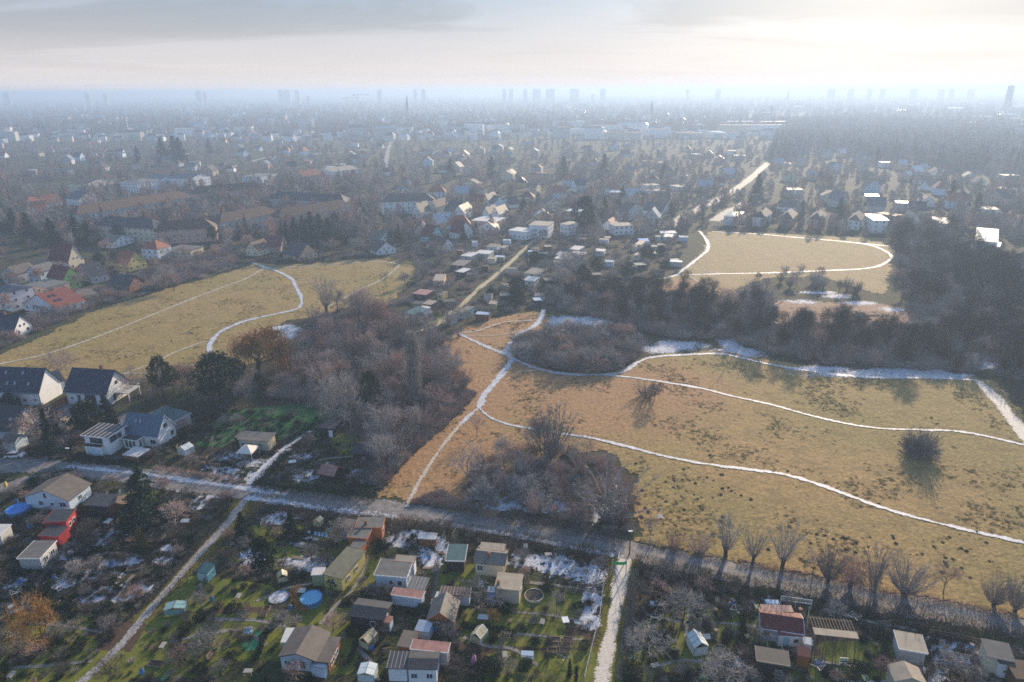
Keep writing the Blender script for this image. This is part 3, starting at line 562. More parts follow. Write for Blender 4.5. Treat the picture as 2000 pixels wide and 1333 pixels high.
def gn_scatter(name, meshes, pts, kind='stuff'):
    """pts: (x, y, z, scale, mesh index): one object that instances small plants on its points"""
    src = bpy.data.collections.new(name + '_kinds')
    for i, me in enumerate(meshes): o = bpy.data.objects.new('%s_kind_%02d' % (name, i), me); src.objects.link(o)
    me = bpy.data.meshes.new(name); me.from_pydata([p[:3] for p in pts], [], [])
    for an, ty, vals in (('s', 'FLOAT', [p[3] for p in pts]), ('k', 'INT', [p[4] for p in pts]), ('r', 'FLOAT', [R.random() * 6.28 for _ in pts])):
        a = me.attributes.new(an, ty, 'POINT'); a.data.foreach_set('value', vals)
    o = put(name, me); o['kind'] = kind
    ng = bpy.data.node_groups.new(name + '_nodes', 'GeometryNodeTree')
    ng.interface.new_socket('Geometry', in_out='INPUT', socket_type='NodeSocketGeometry'); ng.interface.new_socket('Geometry', in_out='OUTPUT', socket_type='NodeSocketGeometry')
    gi = ng.nodes.new('NodeGroupInput'); go = ng.nodes.new('NodeGroupOutput'); ip = ng.nodes.new('GeometryNodeInstanceOnPoints'); ci = ng.nodes.new('GeometryNodeCollectionInfo')
    ci.inputs['Collection'].default_value = src; ci.inputs['Separate Children'].default_value = True; ci.inputs['Reset Children'].default_value = True
    def att(n, ty): a = ng.nodes.new('GeometryNodeInputNamedAttribute'); a.data_type = ty; a.inputs['Name'].default_value = n; return [x for x in a.outputs if x.enabled and x.name == 'Attribute'][0]
    cx = ng.nodes.new('ShaderNodeCombineXYZ'); ng.links.new(att('r', 'FLOAT'), cx.inputs[2])
    e2r = ng.nodes.new('FunctionNodeEulerToRotation'); ng.links.new(cx.outputs[0], e2r.inputs[0])
    ng.links.new(gi.outputs[0], ip.inputs['Points']); ng.links.new(ci.outputs[0], ip.inputs['Instance']); ip.inputs['Pick Instance'].default_value = True
    ng.links.new(att('k', 'INT'), ip.inputs['Instance Index']); ng.links.new(e2r.outputs[0], ip.inputs['Rotation']); ng.links.new(att('s', 'FLOAT'), ip.inputs['Scale']); ng.links.new(ip.outputs[0], go.inputs[0])
    md = o.modifiers.new('scatter', 'NODES'); md.node_group = ng; return o

def combo(kind, i, cm):
    """trunk and crown in one mesh, for the uncounted depth of a wood"""
    tm, c_, h = LIB[kind][i % len(LIB[kind])]; b = bmesh.new(); b.from_mesh(tm); n = len(b.faces); b.from_mesh(c_); b.faces.ensure_lookup_table()
    for k in range(n, len(b.faces)): b.faces[k].material_index = 1
    me = bpy.data.meshes.new('wood_' + kind); b.to_mesh(me); b.free(); me.materials.clear(); me.materials.append(BARK); me.materials.append(cm); return me
# ================================================================== buildings
W_WHITE = mat('plaster_white', (0.74, 0.75, 0.76), 0.85, 0.06, 0.8); W_CREAM = mat('plaster_cream', (0.62, 0.55, 0.40), 0.85, 0.08, 0.8); W_GREY = mat('plaster_grey', (0.45, 0.45, 0.44), 0.85, 0.08, 0.8)
W_BLUE = mat('painted_boards_pale_blue', (0.50, 0.60, 0.70), 0.8, 0.1, 0.8, stripes=('X', 3.0, 0.8)); W_BEIGE = mat('plaster_beige', (0.50, 0.43, 0.33), 0.85, 0.1, 0.8); W_OLIVE = mat('painted_olive_green', (0.26, 0.30, 0.17), 0.85, 0.1, 0.8)
W_YEL = mat('plaster_yellow', (0.58, 0.46, 0.16), 0.85, 0.1, 0.8); W_ORANGE = mat('plaster_orange', (0.52, 0.17, 0.06), 0.85, 0.1, 0.8); W_RED = mat('painted_boards_red', (0.38, 0.025, 0.03), 0.75, 0.12, 0.8, stripes=('X', 4.0, 0.7))
W_PEACH = mat('plaster_peach', (0.62, 0.40, 0.25), 0.85, 0.06, 0.8); W_GREEN = mat('plaster_green', (0.24, 0.50, 0.13), 0.85, 0.06, 0.8); W_LTBLUE = mat('plaster_light_blue', (0.52, 0.64, 0.74), 0.85, 0.06, 0.8)
W_DARK = mat('tarred_boards', (0.035, 0.032, 0.032), 0.8, 0.3, 0.8, stripes=('X', 4.0, 0.6)); W_WOOD = mat('brown_boards', (0.20, 0.085, 0.035), 0.8, 0.25, 0.8, stripes=('X', 4.0, 0.6)); W_ORWOOD = mat('orange_wood_boards', (0.36, 0.13, 0.035), 0.75, 0.2, 0.8, stripes=('X', 4.0, 0.6))
W_BRICK = mat('red_brick_wall', (0.32, 0.12, 0.07), 0.9, 0.2, 1.5); W_TURQ = mat('painted_turquoise', (0.25, 0.52, 0.55), 0.8, 0.08, 0.8); W_PINK = mat('plaster_pinkish', (0.48, 0.33, 0.27), 0.85, 0.1, 0.8)
R_GREY = mat('bitumen_roof_grey', (0.135, 0.130, 0.120), 0.65, 0.22, 0.9, stripes=('X', 0.9, 0.88)); R_DARK = mat('bitumen_roof_dark', (0.040, 0.042, 0.048), 0.6, 0.3, 0.9, stripes=('X', 0.9, 0.8)); R_BRGREY = mat('weathered_roof_brown_grey', (0.125, 0.105, 0.090), 0.7, 0.25, 0.7, stripes=('X', 1.2, 0.85))
R_NAVY = mat('glazed_tiles_navy', (0.020, 0.030, 0.060), 0.5, 0.15, 1.0, stripes=('X', 5.0, 0.75)); R_BLUE = mat('roof_tiles_slate_blue', (0.075, 0.12, 0.18), 0.5, 0.15, 1.0, stripes=('X', 5.0, 0.8)); R_MAROON = mat('roof_tiles_maroon', (0.13, 0.030, 0.028), 0.75, 0.2, 1.0, stripes=('X', 5.0, 0.8))
R_RED = mat('roof_tiles_red', (0.19, 0.050, 0.036), 0.75, 0.2, 1.0, stripes=('X', 5.0, 0.8)); R_ORANGE = mat('roof_tiles_orange', (0.28, 0.10, 0.05), 0.75, 0.2, 1.0, stripes=('X', 5.0, 0.8)); R_OLIVE = mat('fibre_cement_roof_olive', (0.15, 0.145, 0.10), 0.75, 0.2, 0.7, stripes=('X', 1.3, 0.82))
R_TEAL = mat('roof_sheet_teal', (0.035, 0.10, 0.11), 0.5, 0.2, 0.8, stripes=('X', 2.0, 0.8)); R_WHITE = mat('frosted_roof', (0.60, 0.58, 0.56), 0.55, 0.15, 0.8, stripes=('X', 2.2, 0.85)); R_BEIGE = mat('corrugated_roof_beige', (0.33, 0.28, 0.21), 0.6, 0.2, 0.8, stripes=('X', 2.2, 0.7))
R_PINKISH = mat('faded_red_sheeting', (0.34, 0.17, 0.14), 0.55, 0.3, 0.8, stripes=('X', 2.0, 0.8)); R_BROWN = mat('roof_brown', (0.10, 0.060, 0.040), 0.75, 0.25, 0.8, stripes=('X', 4.0, 0.8)); R_SHINE = mat('zinc_sheet_roof', (0.45, 0.47, 0.50), 0.28, 0.12, 0.5, metal=0.7)
R_WET = mat('wet_flat_roof', (0.12, 0.13, 0.14), 0.22, 0.2, 0.3, spec=0.9)
TRIM = mat('painted_trim_white', (0.78, 0.78, 0.78), 0.6, 0.04, 1.0); TRIM_D = mat('dark_trim', (0.06, 0.055, 0.05), 0.6, 0.1, 1.0); GLASS = glass('window_glass'); GLASS_L = mat('window_glass_pale', (0.20, 0.26, 0.32), 0.15, 0.1, 1.0, spec=0.8)
BRICK = mat('chimney_brick', (0.22, 0.10, 0.07), 0.9, 0.2, 4.0); METAL = mat('galvanised_metal', (0.42, 0.43, 0.45), 0.4, 0.1, 2.0, metal=0.6); WOODM = mat('weathered_timber', (0.22, 0.165, 0.11), 0.85, 0.25, 2.0); SOLAR = mat('solar_panel', (0.012, 0.018, 0.04), 0.15, 0.1, 1.0, spec=0.9)
CACHE = {}
def unit(key, fn):
    if key not in CACHE: CACHE[key] = fn()
    return CACHE[key]
def window_meshes(w, h, mt):
    def fr():
        m = MB(); t = .07
        m.box(-w/2, w/2, -.07, 0, 0, t); m.box(-w/2, w/2, -.07, 0, h - t, h); m.box(-w/2, -w/2 + t, -.07, 0, t, h - t); m.box(w/2 - t, w/2, -.07, 0, t, h - t)
        if w > .9: m.box(-t/2, t/2, -.06, 0, t, h - t)
        return m.mesh('window_frame', mt)
    def pn(): m = MB(); m.box(-w/2 + .06, w/2 - .06, -.03, -.004, .06, h - .06); return m.mesh('window_pane', GLASS)
    return unit(('wf', w, h, mt.name), fr), unit(('wp', w, h), pn)
def add_window(parent, x, y, z, w, h, rz, mt=TRIM, fine=True):
    f, p = window_meshes(w, h, mt); o = put('window', f, parent, (x, y, z), rz); put('pane', p, o); return o
def add_door(parent, x, y, w, h, rz, mt):
    def dm(): m = MB(); m.box(-w/2, w/2, -.06, 0, .02, h); m.box(w/2 - .16, w/2 - .1, -.11, -.06, h * .48, h * .52); return m.mesh('door_leaf', mt)
    return put('door', unit(('dr', w, h, mt.name), dm), parent, (x, y, 0), rz)
def building(name, label, cat, A, B, C, z, rise, kind, wm, rm, over=0.35, group=None, th=0.14, front=(), right=(), left=(), chimney=None, sky=(), mark=None, trim=None, base=0.0, door=None, gable_m=None, solar=None, ribs=0):
    """A, B: front eave corners, C: far right eave corner (picture points of the wall head at height z)"""
    a = g(*A, z); b = g(*B, z); c = g(*C, z); W = max(1.2, (b - a).length); ex = (b - a).normalized(); ey = Vector((-ex.y, ex.x, 0)); D = max(1.2, abs((c - b).dot(ey)))
    rz = math.atan2(ex.y, ex.x); root = empty(name, (a.x, a.y, 0), rz)
    def gb(m, mi=0):
        if kind == 'gable_x':
            for x, s in ((0.004, 1), (W - .004, -1)):
                q = [(x, 0, z), (x, D, z), (x, D/2, z + rise)]; m.face(q if s < 0 else q[::-1], mi)
        elif kind == 'gable_y':
            for y, s in ((0.004, 1), (D - .004, -1)):
                q = [(0, y, z), (W, y, z), (W/2, y, z + rise)]; m.face(q if s > 0 else q[::-1], mi)
        elif kind == 'shed':
            zr = z + rise
            m.face([(0, D - .004, z - .01), (W, D - .004, z - .01), (W, D - .004, zr), (0, D - .004, zr)], mi); m.face([(W - .004, 0, z), (W - .004, D, z), (W - .004, D, zr)], mi); m.face([(.004, D, zr), (.004, D, z), (.004, 0, z)], mi)
    m = MB(); m.box(0, W, 0, D, 0, z); gb(m, 1 if gable_m else 0); m.obj('wall', [wm] + ([gable_m] if gable_m else []), root)
    r = MB(); o = over
    if kind == 'gable_x':
        k = rise / (D / 2); e = z - o * k
        r.slab([(-o, -o, e + th), (W + o, -o, e + th), (W + o, D/2, z + rise + th), (-o, D/2, z + rise + th)], th); r.slab([(W + o, D + o, e + th), (-o, D + o, e + th), (-o, D/2 + .002, z + rise + th), (W + o, D/2 + .002, z + rise + th)], th)
    elif kind == 'gable_y':
        k = rise / (W / 2); e = z - o * k
        r.slab([(-o, D + o, e + th), (-o, -o, e + th), (W/2, -o, z + rise + th), (W/2, D + o, z + rise + th)], th); r.slab([(W + o, -o, e + th), (W + o, D + o, e + th), (W/2 + .002, D + o, z + rise + th), (W/2 + .002, -o, z + rise + th)], th)
    elif kind == 'shed': k = rise / D; r.slab([(-o, -o, z - o * k + th + .01), (W + o, -o, z - o * k + th + .01), (W + o, D + o, z + rise + o * k + th + .01), (-o, D + o, z + rise + o * k + th + .01)], th)
    elif kind == 'flat':
        r.slab([(-o, -o, z + th + .004), (W + o, -o, z + th + .004), (W + o, D + o, z + th + .004), (-o, D + o, z + th + .004)], th)
    elif kind == 'hip':
        q = min(W, D) / 2; ra = (q, D/2, z + rise) if W >= D else (W/2, q, z + rise); rb = (W - q, D/2, z + rise) if W >= D else (W/2, D - q, z + rise); h0 = z + .01
        c0, c1, c2, c3 = (-o, -o, h0), (W + o, -o, h0), (W + o, D + o, h0), (-o, D + o, h0)
        if W >= D: fs = [(c0, c1, rb, ra), (c1, c2, rb), (c2, c3, ra, rb), (c3, c0, ra)]
        else: fs = [(c0, c1, ra), (c1, c2, rb, ra), (c2, c3, rb), (c3, c0, ra, rb)]
        for f_ in fs: r.face(f_)
        r.face([(p[0], p[1], p[2] - .005) for p in (c3, c2, c1, c0)])
    ro = r.obj('roof', rm, root)
    if trim and kind in ('gable_x', 'gable_y', 'flat', 'shed'):
        t = MB(); zt = z + th
        if kind == 'gable_y':
            k = rise / (W/2); e = z - o * k
            for s, x0 in ((1, -o), (-1, W + o)): t.slab([(x0, -o - .05, e + th + .02), (x0, -o - .003, e + th + .02), (W/2, -o - .003, z + rise + th + .02), (W/2, -o - .05, z + rise + th + .02)][::s], .2)
        elif kind == 'gable_x':
            k = rise / (D/2); e = z - o * k
            for y0, s in ((-o, 1), (D + o, -1)): t.slab([(W + o + .003, y0, e + th + .02), (W + o + .06, y0, e + th + .02), (W + o + .06, D/2, z + rise + th + .02), (W + o + .003, D/2, z + rise + th + .02)][::s], .22)
            t.box(-o, W + o, -o - .07, -o - .003, e - .02, e + th + .01)
        else:
            k = (rise / D if kind == 'shed' else 0); e = z - o * k
            t.box(-o, W + o, -o - .06, -o - .003, e - .06, e + th + .03)
            for x in (-o - .06, W + o + .003): t.slab([(x, -o, e + th + .04), (x + .057, -o, e + th + .04), (x + .057, D + o, e + (D + 2 * o) * k + th + .04), (x, D + o, e + (D + 2 * o) * k + th + .04)], .2)
        t.obj('fascia', trim, root)
    if ribs:                            # battens across the roof
        n = ribs
        for i in range(n + 1):
            x = -o + (W + 2 * o) * i / n; k = rise / D if kind == 'shed' else 0; zz = z - o * k + th + .016
            bm_ = MB(); bm_.slab([(x - .04, -o, zz + .03), (x + .04, -o, zz + .03), (x + .04, D + o, zz + .03 + (D + 2 * o) * k), (x - .04, D + o, zz + .03 + (D + 2 * o) * k)], .035); bm_.obj('batten', TRIM if rm is R_DARK and trim else METAL, ro)
    if kind == 'gable_x' and W > 6:     # gutter and down pipe on the eave
        q = MB(); zg = z - o * rise / (D / 2); q.tube((-o, -o - .09, zg + .06), (W + o, -o - .09, zg + .06), .07, .07, 6); q.obj('gutter', METAL, root)
        q = MB(); q.tube((W - .12, -.07, 0), (W - .12, -.07, zg - .25), .05, .05, 6); q.tube((W - .12, -.07, zg - .25), (W - .12, -o - .09, zg + .03), .05, .05, 6); q.obj('downpipe', METAL, root)
    def rows(spec, side):
        for s in spec:
            u, v, w, h = s[:4]; mt = s[4] if len(s) > 4 else TRIM
            if side == 'f': add_window(root, W * u, -.004, v, w, h, 0, mt)
            elif side == 'r': add_window(root, W + .004, D * u, v, w, h, math.pi/2, mt)
            else: add_window(root, -.004, D * u, v, w, h, -math.pi/2, mt)
    rows(front, 'f'); rows(right, 'r'); rows(left, 'l')
    if door: add_door(root, W * door[0], -.004, door[1], min(door[2], z - .1), 0, door[3])
    if chimney:
        u, v, cw, ch = chimney; x, y = W * u, D * v; zb = z + (rise * (1 - abs(2 * v - 1)) if kind == 'gable_x' else rise * (1 - abs(2 * u - 1)) if kind in ('gable_y', 'hip') else rise * v)
        cb = MB(); cb.box(x - cw/2, x + cw/2, y - cw/2, y + cw/2, zb - .3, zb + ch); cb.box(x - cw/2 - .06, x + cw/2 + .06, y - cw/2 - .06, y + cw/2 + .06, zb + ch + .002, zb + ch + .1); cb.obj('chimney', BRICK, root)
    def on_roof(u, v):                  # point and slope of the front roof face
        if kind == 'gable_x': return (W * u, D/2 * v, z + rise * v + th + .02), (math.atan2(rise, D/2), 0)
        if kind == 'gable_y': return (W/2 + W/2 * v, D * u, z + rise * (1 - v) + th + .02), (0, math.atan2(rise, W/2))
        return (W * u, D * v, z + rise * v + th + .02), (math.atan2(rise, D), 0)
    for s in sky:
        u, v = s[:2]; (x, y, zz), (ax, ay) = on_roof(u, v)
        def sk(): q = MB(); q.box(-.45, .45, -.6, .6, 0, .09, 0); q.box(-.36, .36, -.5, .5, .091, .11, 1); return q.mesh('skylight', [TRIM_D, GLASS_L])
        so_ = put('skylight', unit('sky', sk), root, (x, y, zz)); so_.rotation_euler = (ax, ay, 0)
    if solar:
        for (u, v) in solar:
            (x, y, zz), (ax, ay) = on_roof(u, v)
            def sp(): q = MB(); q.box(-.5, .5, -.82, .82, .05, .09); return q.mesh('solar_panel', SOLAR)
            s_ = put('solar_panel', unit('sol', sp), root, (x, y, zz + .03)); s_.rotation_euler = (ax, ay, 0)
    tag(root, label, cat, group, mark=mark); cx, cy_ = a.x + ex.x * W/2 + ey.x * D/2, a.y + ex.y * W/2 + ey.y * D/2
    if MARKS and mark: MARKS[-1] = (cx, cy_, mark)
    # keep plants out: discs along the long axis
    n = max(1, int(math.ceil(max(W, D) / min(W, D))))
    for i in range(n):
        f = (i + .5) / n; lx, ly = (W * f, D/2) if W > D else (W/2, D * f); DISCS.append((a.x + ex.x * lx + ey.x * ly, a.y + ex.y * lx + ey.y * ly, min(W, D) * .62))
    return root, W, D
def at(root, x, y):                     # local point of a building to world
    c, s = math.cos(root.rotation_euler.z), math.sin(root.rotation_euler.z); return root.location.x + c * x - s * y, root.location.y + s * x + c * y
# ================================================================== buildings near the camera
w2 = lambda *us: [(u, 1.0, 1.0, 1.1) for u in us]
B = building
bungalow = B('bungalow', 'pale bungalow with grey gabled roof beside the tall dark spruce', 'house', (48,970), (133,977), (176,946), 2.8, 2.1, 'gable_y', W_LTBLUE, R_BRGREY, .4, front=[(.35, .9, 1.1, 1.2), (.6, 1.0, .8, .8), (.85, .9, 1.6, 1.2), (.48, 2.75, .8, 1.3)], right=[(.5, 1, 1, 1.1)], mark='the grey-roofed bungalow')
B('garden_shed', 'dark blue flat-roofed shed between the bungalow and the tall spruce', 'shed', (164,987), (209,990), (218,969), 2.4, .25, 'shed', W_DARK, R_DARK, .2)
B('garden_hut', 'small brown gabled hut touching the foot of the tall spruce', 'hut', (211,992), (244,986), (251,973), 2.2, .8, 'gable_y', W_WOOD, R_BROWN, .2)
red1 = B('red_cabin', 'bright red garden cabin with dark panelled roof and red side wall', 'cabin', (86,1021), (128,1019), (157,998), 2.9, .3, 'shed', W_RED, R_DARK, .2, right=[(.3, 1.1, .9, 1.0), (.7, 1.1, .9, 1.0)], trim=W_RED, mark='the bright red cabin')
B('red_annex', 'low dark-roofed annex with a red wall in front of the red cabin', 'annex', (76,1047), (113,1049), (127,1031), 2.3, .1, 'shed', W_RED, R_DARK, .15, trim=W_RED)
B('grey_shed', 'long grey felt-roofed shed with white-framed side windows below the red cabin', 'shed', (36,1091), (77,1091), (112,1060), 2.6, .2, 'shed', W_GREY, R_GREY, .2, right=[(.3, .9, 1.2, 1.1), (.7, .9, 1.2, 1.1)], trim=TRIM)
B('frosted_shed', 'frost-white roofed shed cut by the picture edge, below the red cabin', 'shed', (-25,1046), (0,1046), (27,1028), 2.6, .2, 'shed', W_GREY, R_WHITE, .2)
B('teal_shed', 'small teal tool shed standing by the snowy left lane', 'shed', (384,1117), (404,1121), (412,1105), 1.9, .3, 'shed', W_TURQ, R_TEAL, .15, door=(.5, .8, 1.7, W_GREY))
B('orange_house', 'orange garden house with flat grey roof and brick chimney near the road', 'house', (696,1030), (745,1030), (757,1014), 3.1, .12, 'shed', W_ORANGE, R_GREY, .25, right=[(.5, .9, 1.1, 1.1)], chimney=(.35, .3, .5, .9), mark='the orange flat-roofed house', trim=W_ORANGE)
B('orange_house_wing', 'front wing of orange plaster with flat grey roof, joined below the orange house', 'house', (680,1049), (716,1052), (735,1027), 2.85, .1, 'shed', W_ORANGE, R_GREY, .2, trim=W_ORANGE)
B('lean_to', 'frosted lean-to roof on the left side of the orange house', 'shed', (664,1032), (690,1035), (697,1018), 2.5, .1, 'shed', W_GREY, R_BRGREY, .1)
B('link_roof', 'grey link roof between the orange house and the long olive building', 'shed', (684,1068), (704,1073), (715,1060), 2.5, .1, 'shed', W_ORANGE, R_GREY, .1)
B('olive_building', 'long olive and yellow garden building with greenish corrugated roof', 'building', (632,1122), (667,1131), (706,1078), 2.8, .15, 'shed', W_YEL, R_OLIVE, .2, front=[(.5, 1.0, 1.0, .9)], right=[(.25, 1, 1, 1), (.6, 1, 1, 1)], mark='the long olive building')
B('olive_annex', 'low annex with snowy roof at the left foot of the olive building', 'annex', (609,1124), (631,1123), (635,1111), 2.4, .08, 'shed', W_OLIVE, R_WHITE, .15)
B('blue_cabin', 'pale blue boarded cabin with dark flat roof and white side', 'cabin', (733,1123), (793,1128), (808,1100), 2.8, .2, 'shed', W_BLUE, R_GREY, .2, front=[(.78, .8, .9, 1.2), (.5, .9, .8, 1)], right=[(.3, .8, .5, 1.4), (.6, .8, .5, 1.4)], trim=TRIM, mark='the pale blue boarded cabin')
B('back_shed', 'shed with orange-lit pale roof right behind the pale blue cabin', 'shed', (772,1096), (808,1099), (817,1090), 3.0, .12, 'shed', W_WHITE, R_BEIGE, .15, trim=R_ORANGE)
B('carport', 'dark ribbed roof shelter at the lower right corner of the pale blue cabin', 'shelter', (796,1150), (827,1154), (835,1132), 2.2, .15, 'shed', W_DARK, R_GREY, .15, ribs=5)
B('pink_roof_shed', 'low blue shed with faded pink sheet roof below the pale blue cabin', 'shed', (765,1162), (823,1170), (831,1158), 2.1, .1, 'shed', W_BLUE, R_PINKISH, .12, trim=TRIM)
dk = B('dark_cabin', 'black tarred cabin with dark low roof and white-framed windows', 'cabin', (684,1202), (748,1211), (770,1180), 2.6, .5, 'gable_x', W_DARK, R_DARK, .25, front=[(.68, .8, .9, 1.2)], right=[(.45, .9, .7, 1.3)], mark='the black tarred cabin')
B('washed_lean_to', 'tiny blue and rust lean-to at the corner of the black tarred cabin', 'shed', (748,1216), (760,1218), (766,1207), 1.8, .1, 'shed', W_BLUE, R_PINKISH, .1)
big = B('gabled_cabin', 'large pale blue cabin with two brown-grey roof planes above a white canopy', 'cabin', (547,1281), (615,1289), (647,1238), 2.6, 1.0, 'gable_y', W_BLUE, R_BRGREY, .3, front=[(.18, .9, 1.0, .9), (.62, .5, 1.1, 1.5)], trim=TRIM_D, mark='the large brown-roofed cabin')
B('side_extension', 'brown-grey lean roof extension along the right side of the large cabin', 'annex', (612,1291), (641,1294), (667,1249), 2.4, .1, 'shed', W_WOOD, R_BRGREY, .2, right=[(.3, .7, 1.4, 1.0), (.65, .7, 1.4, 1.0)])
B('blue_porch', 'light blue porch roof in front of the large brown-roofed cabin', 'porch', (607,1301), (634,1306), (640,1294), 2.0, .25, 'shed', W_BLUE, R_SHINE, .15)
B('white_canopy', 'white frosted canopy along the left wall of the large cabin', 'canopy', (550,1255), (563,1255), (581,1230), 2.3, .1, 'shed', W_GREY, R_WHITE, .15)
B('flat_complex', 'long white cabin with dark sheet roof at the lower picture edge', 'cabin', (797,1306), (852,1307), (865,1276), 2.8, .35, 'gable_x', W_WHITE, R_DARK, .2, front=[(.2, .9, 1.0, 1.0), (.75, .9, 1, 1)], mark='the long white cabin')
B('flat_complex_wing', 'ribbed dark-roofed left wing of the long white cabin', 'cabin', (758,1305), (794,1306), (800,1278), 2.6, .2, 'shed', W_WHITE, R_DARK, .2, ribs=5, right=[(.5, .9, .8, .8)])
B('roof_terrace', 'rust and white sheeted shed right behind the long white cabin', 'shed', (803,1268), (873,1275), (882,1259), 2.7, .1, 'shed', W_GREY, R_PINKISH, .15, trim=TRIM)
B('brown_shed', 'brown felt-roofed shed behind the left wing of the white cabin', 'shed', (777,1262), (804,1266), (817,1238), 2.7, .1, 'shed', W_WOOD, R_BRGREY, .15)
B('awning_shed', 'small shelter with striped white awning roof left of the gabled brown cabin', 'shelter', (811,1232), (837,1236), (848,1218), 2.0, .15, 'shed', W_BLUE, R_SHINE, .12)
br = B('brown_gabled_cabin', 'brown wooden cabin with grey gabled roof and orange-brown front gable', 'cabin', (836,1209), (885,1213), (903,1176), 2.3, 1.6, 'gable_y', W_WOOD, R_GREY, .3, gable_m=W_ORWOOD, trim=W_ORWOOD, front=[(.35, .8, 1.0, 1.0)], mark='the brown gabled cabin')
B('ribbed_roof_shed', 'low shed with brown and blue ribbed roof above the brown gabled cabin', 'shed', (860,1161), (916,1165), (920,1151), 2.1, .08, 'shed', W_BLUE, R_BROWN, .12, ribs=9)
B('white_lean_to', 'narrow white lean-to against the back of the brown gabled cabin', 'shed', (850,1168), (871,1171), (875,1161), 1.9, .08, 'shed', W_GREY, R_WHITE, .1)
B('beige_block', 'beige two-tone cabin with light grey flat roof and brown chimney', 'cabin', (967,1149), (1014,1154), (1024,1126), 3.0, .12, 'shed', W_BEIGE, R_BEIGE, .2, chimney=(.1, .25, .45, .7), right=[(.5, 1, .8, .9)], mark='the beige flat-roofed cabin')
B('toilet_cabin', 'narrow bright blue cabinet hut on the left wall of the beige cabin', 'hut', (952,1157), (963,1158), (966,1150), 2.2, .1, 'shed', mat('plastic_blue', (.10, .30, .60), .5, .05), R_SHINE, .08)
B('cream_cabin', 'cream yellow cabin with grey roof and a white window by the road hedge', 'cabin', (928,1097), (983,1103), (993,1074), 2.9, .7, 'gable_x', W_CREAM, R_GREY, .3, front=[(.17, 1.0, 1.1, 1.2)], chimney=(.45, .3, .4, .8), trim=TRIM_D, mark='the cream yellow cabin')
B('cream_back_shed', 'shed with orange-tinged pale roof behind the cream yellow cabin', 'shed', (938,1073), (984,1077), (990,1066), 3.4, .1, 'shed', W_CREAM, R_BEIGE, .15, trim=R_ORANGE)
B('teal_roof_shed', 'dark teal-roofed shed with a white edge left of the cream cabin', 'shed', (872,1095), (906,1096), (917,1067), 2.5, .12, 'shed', W_DARK, R_TEAL, .2, trim=TRIM)
B('small_white_shed', 'small shed with a white roof in the snowy garden near the road', 'shed', (818,1051), (849,1053), (853,1044), 2.0, .1, 'shed', W_WOOD, R_WHITE, .15, trim=TRIM)
mr = B('maroon_cabin', 'blue-white cabin with maroon roof right of the white gravel lane', 'cabin', (1489,1226), (1568,1238), (1558,1200), 2.5, 1.0, 'gable_x', W_BLUE, R_MAROON, .25, front=[(.9, .8, 1.2, 1.0), (.15, .8, 1.3, 1.2)], left=[(.5, 1, .9, .9)], trim=TRIM, mark='the maroon-roofed cabin')
B('pink_back_roof', 'faded pink sheet roof shed right behind the maroon-roofed cabin', 'shed', (1490,1194), (1548,1196), (1543,1188), 2.7, .1, 'shed', W_BLUE, R_PINKISH, .15)
B('porch_roof', 'lower maroon porch roof in front of the maroon-roofed cabin', 'porch', (1522,1240), (1568,1243), (1566,1228), 2.3, .3, 'shed', W_WHITE, R_MAROON, .15, front=[(.75, .8, .9, .9)], door=(.35, .9, 1.9, W_TURQ))
B('black_cabin', 'black boarded cabin with a beige roof strip and white window at the bottom', 'cabin', (1480,1290), (1540,1300), (1535,1277), 3.0, .25, 'shed', W_DARK, R_DARK, .2, front=[(.72, .7, 1.0, 1.1)], trim=R_BEIGE, mark='the black boarded cabin')
B('orange_shed', 'small orange-brown tool shed right of the black boarded cabin', 'shed', (1559,1281), (1582,1285), (1582,1272), 2.4, .3, 'shed', W_ORWOOD, R_MAROON, .12, door=(.5, .9, 1.9, W_ORWOOD))
B('grey_box_shed', 'pale grey box shed between the maroon-roofed cabin and the pergola', 'shed', (1570,1258), (1586,1261), (1587,1251), 1.8, .2, 'shed', W_GREY, R_WHITE, .1)
B('striped_cabin', 'pale cabin with beige corrugated roof crossed by tree shadows', 'cabin', (1758,1267), (1809,1276), (1806,1247), 2.6, .3, 'shed', W_GREY, R_BEIGE, .2, trim=TRIM, mark='the corrugated beige-roofed cabin')
B('grey_roof_cabin', 'cream cabin with slate grey roof near the right picture edge', 'cabin', (1929,1283), (1980,1293), (1968,1265), 3.0, .5, 'shed', W_CREAM, R_GREY, .2, left=[(.5, 1, .7, .7)], mark='the slate-grey-roofed cabin')
B('front_porch', 'white box porch with dark roof in front of the slate-roofed cabin', 'porch', (1953,1296), (1981,1300), (1979,1288), 2.7, .1, 'shed', W_WHITE, R_DARK, .12, front=[(.6, 1.0, 1.0, .6)])
B('corner_shed', 'beige ribbed-roof shed cut by the bottom picture edge', 'shed', (1749,1330), (1808,1336), (1812,1308), 2.6, .9, 'gable_y', W_BEIGE, R_BEIGE, .2)
B('edge_shed', 'dark-roofed shed at the far right picture edge', 'shed', (1985,1325), (2030,1330), (2030,1300), 2.5, .3, 'shed', W_WOOD, R_BROWN, .2)
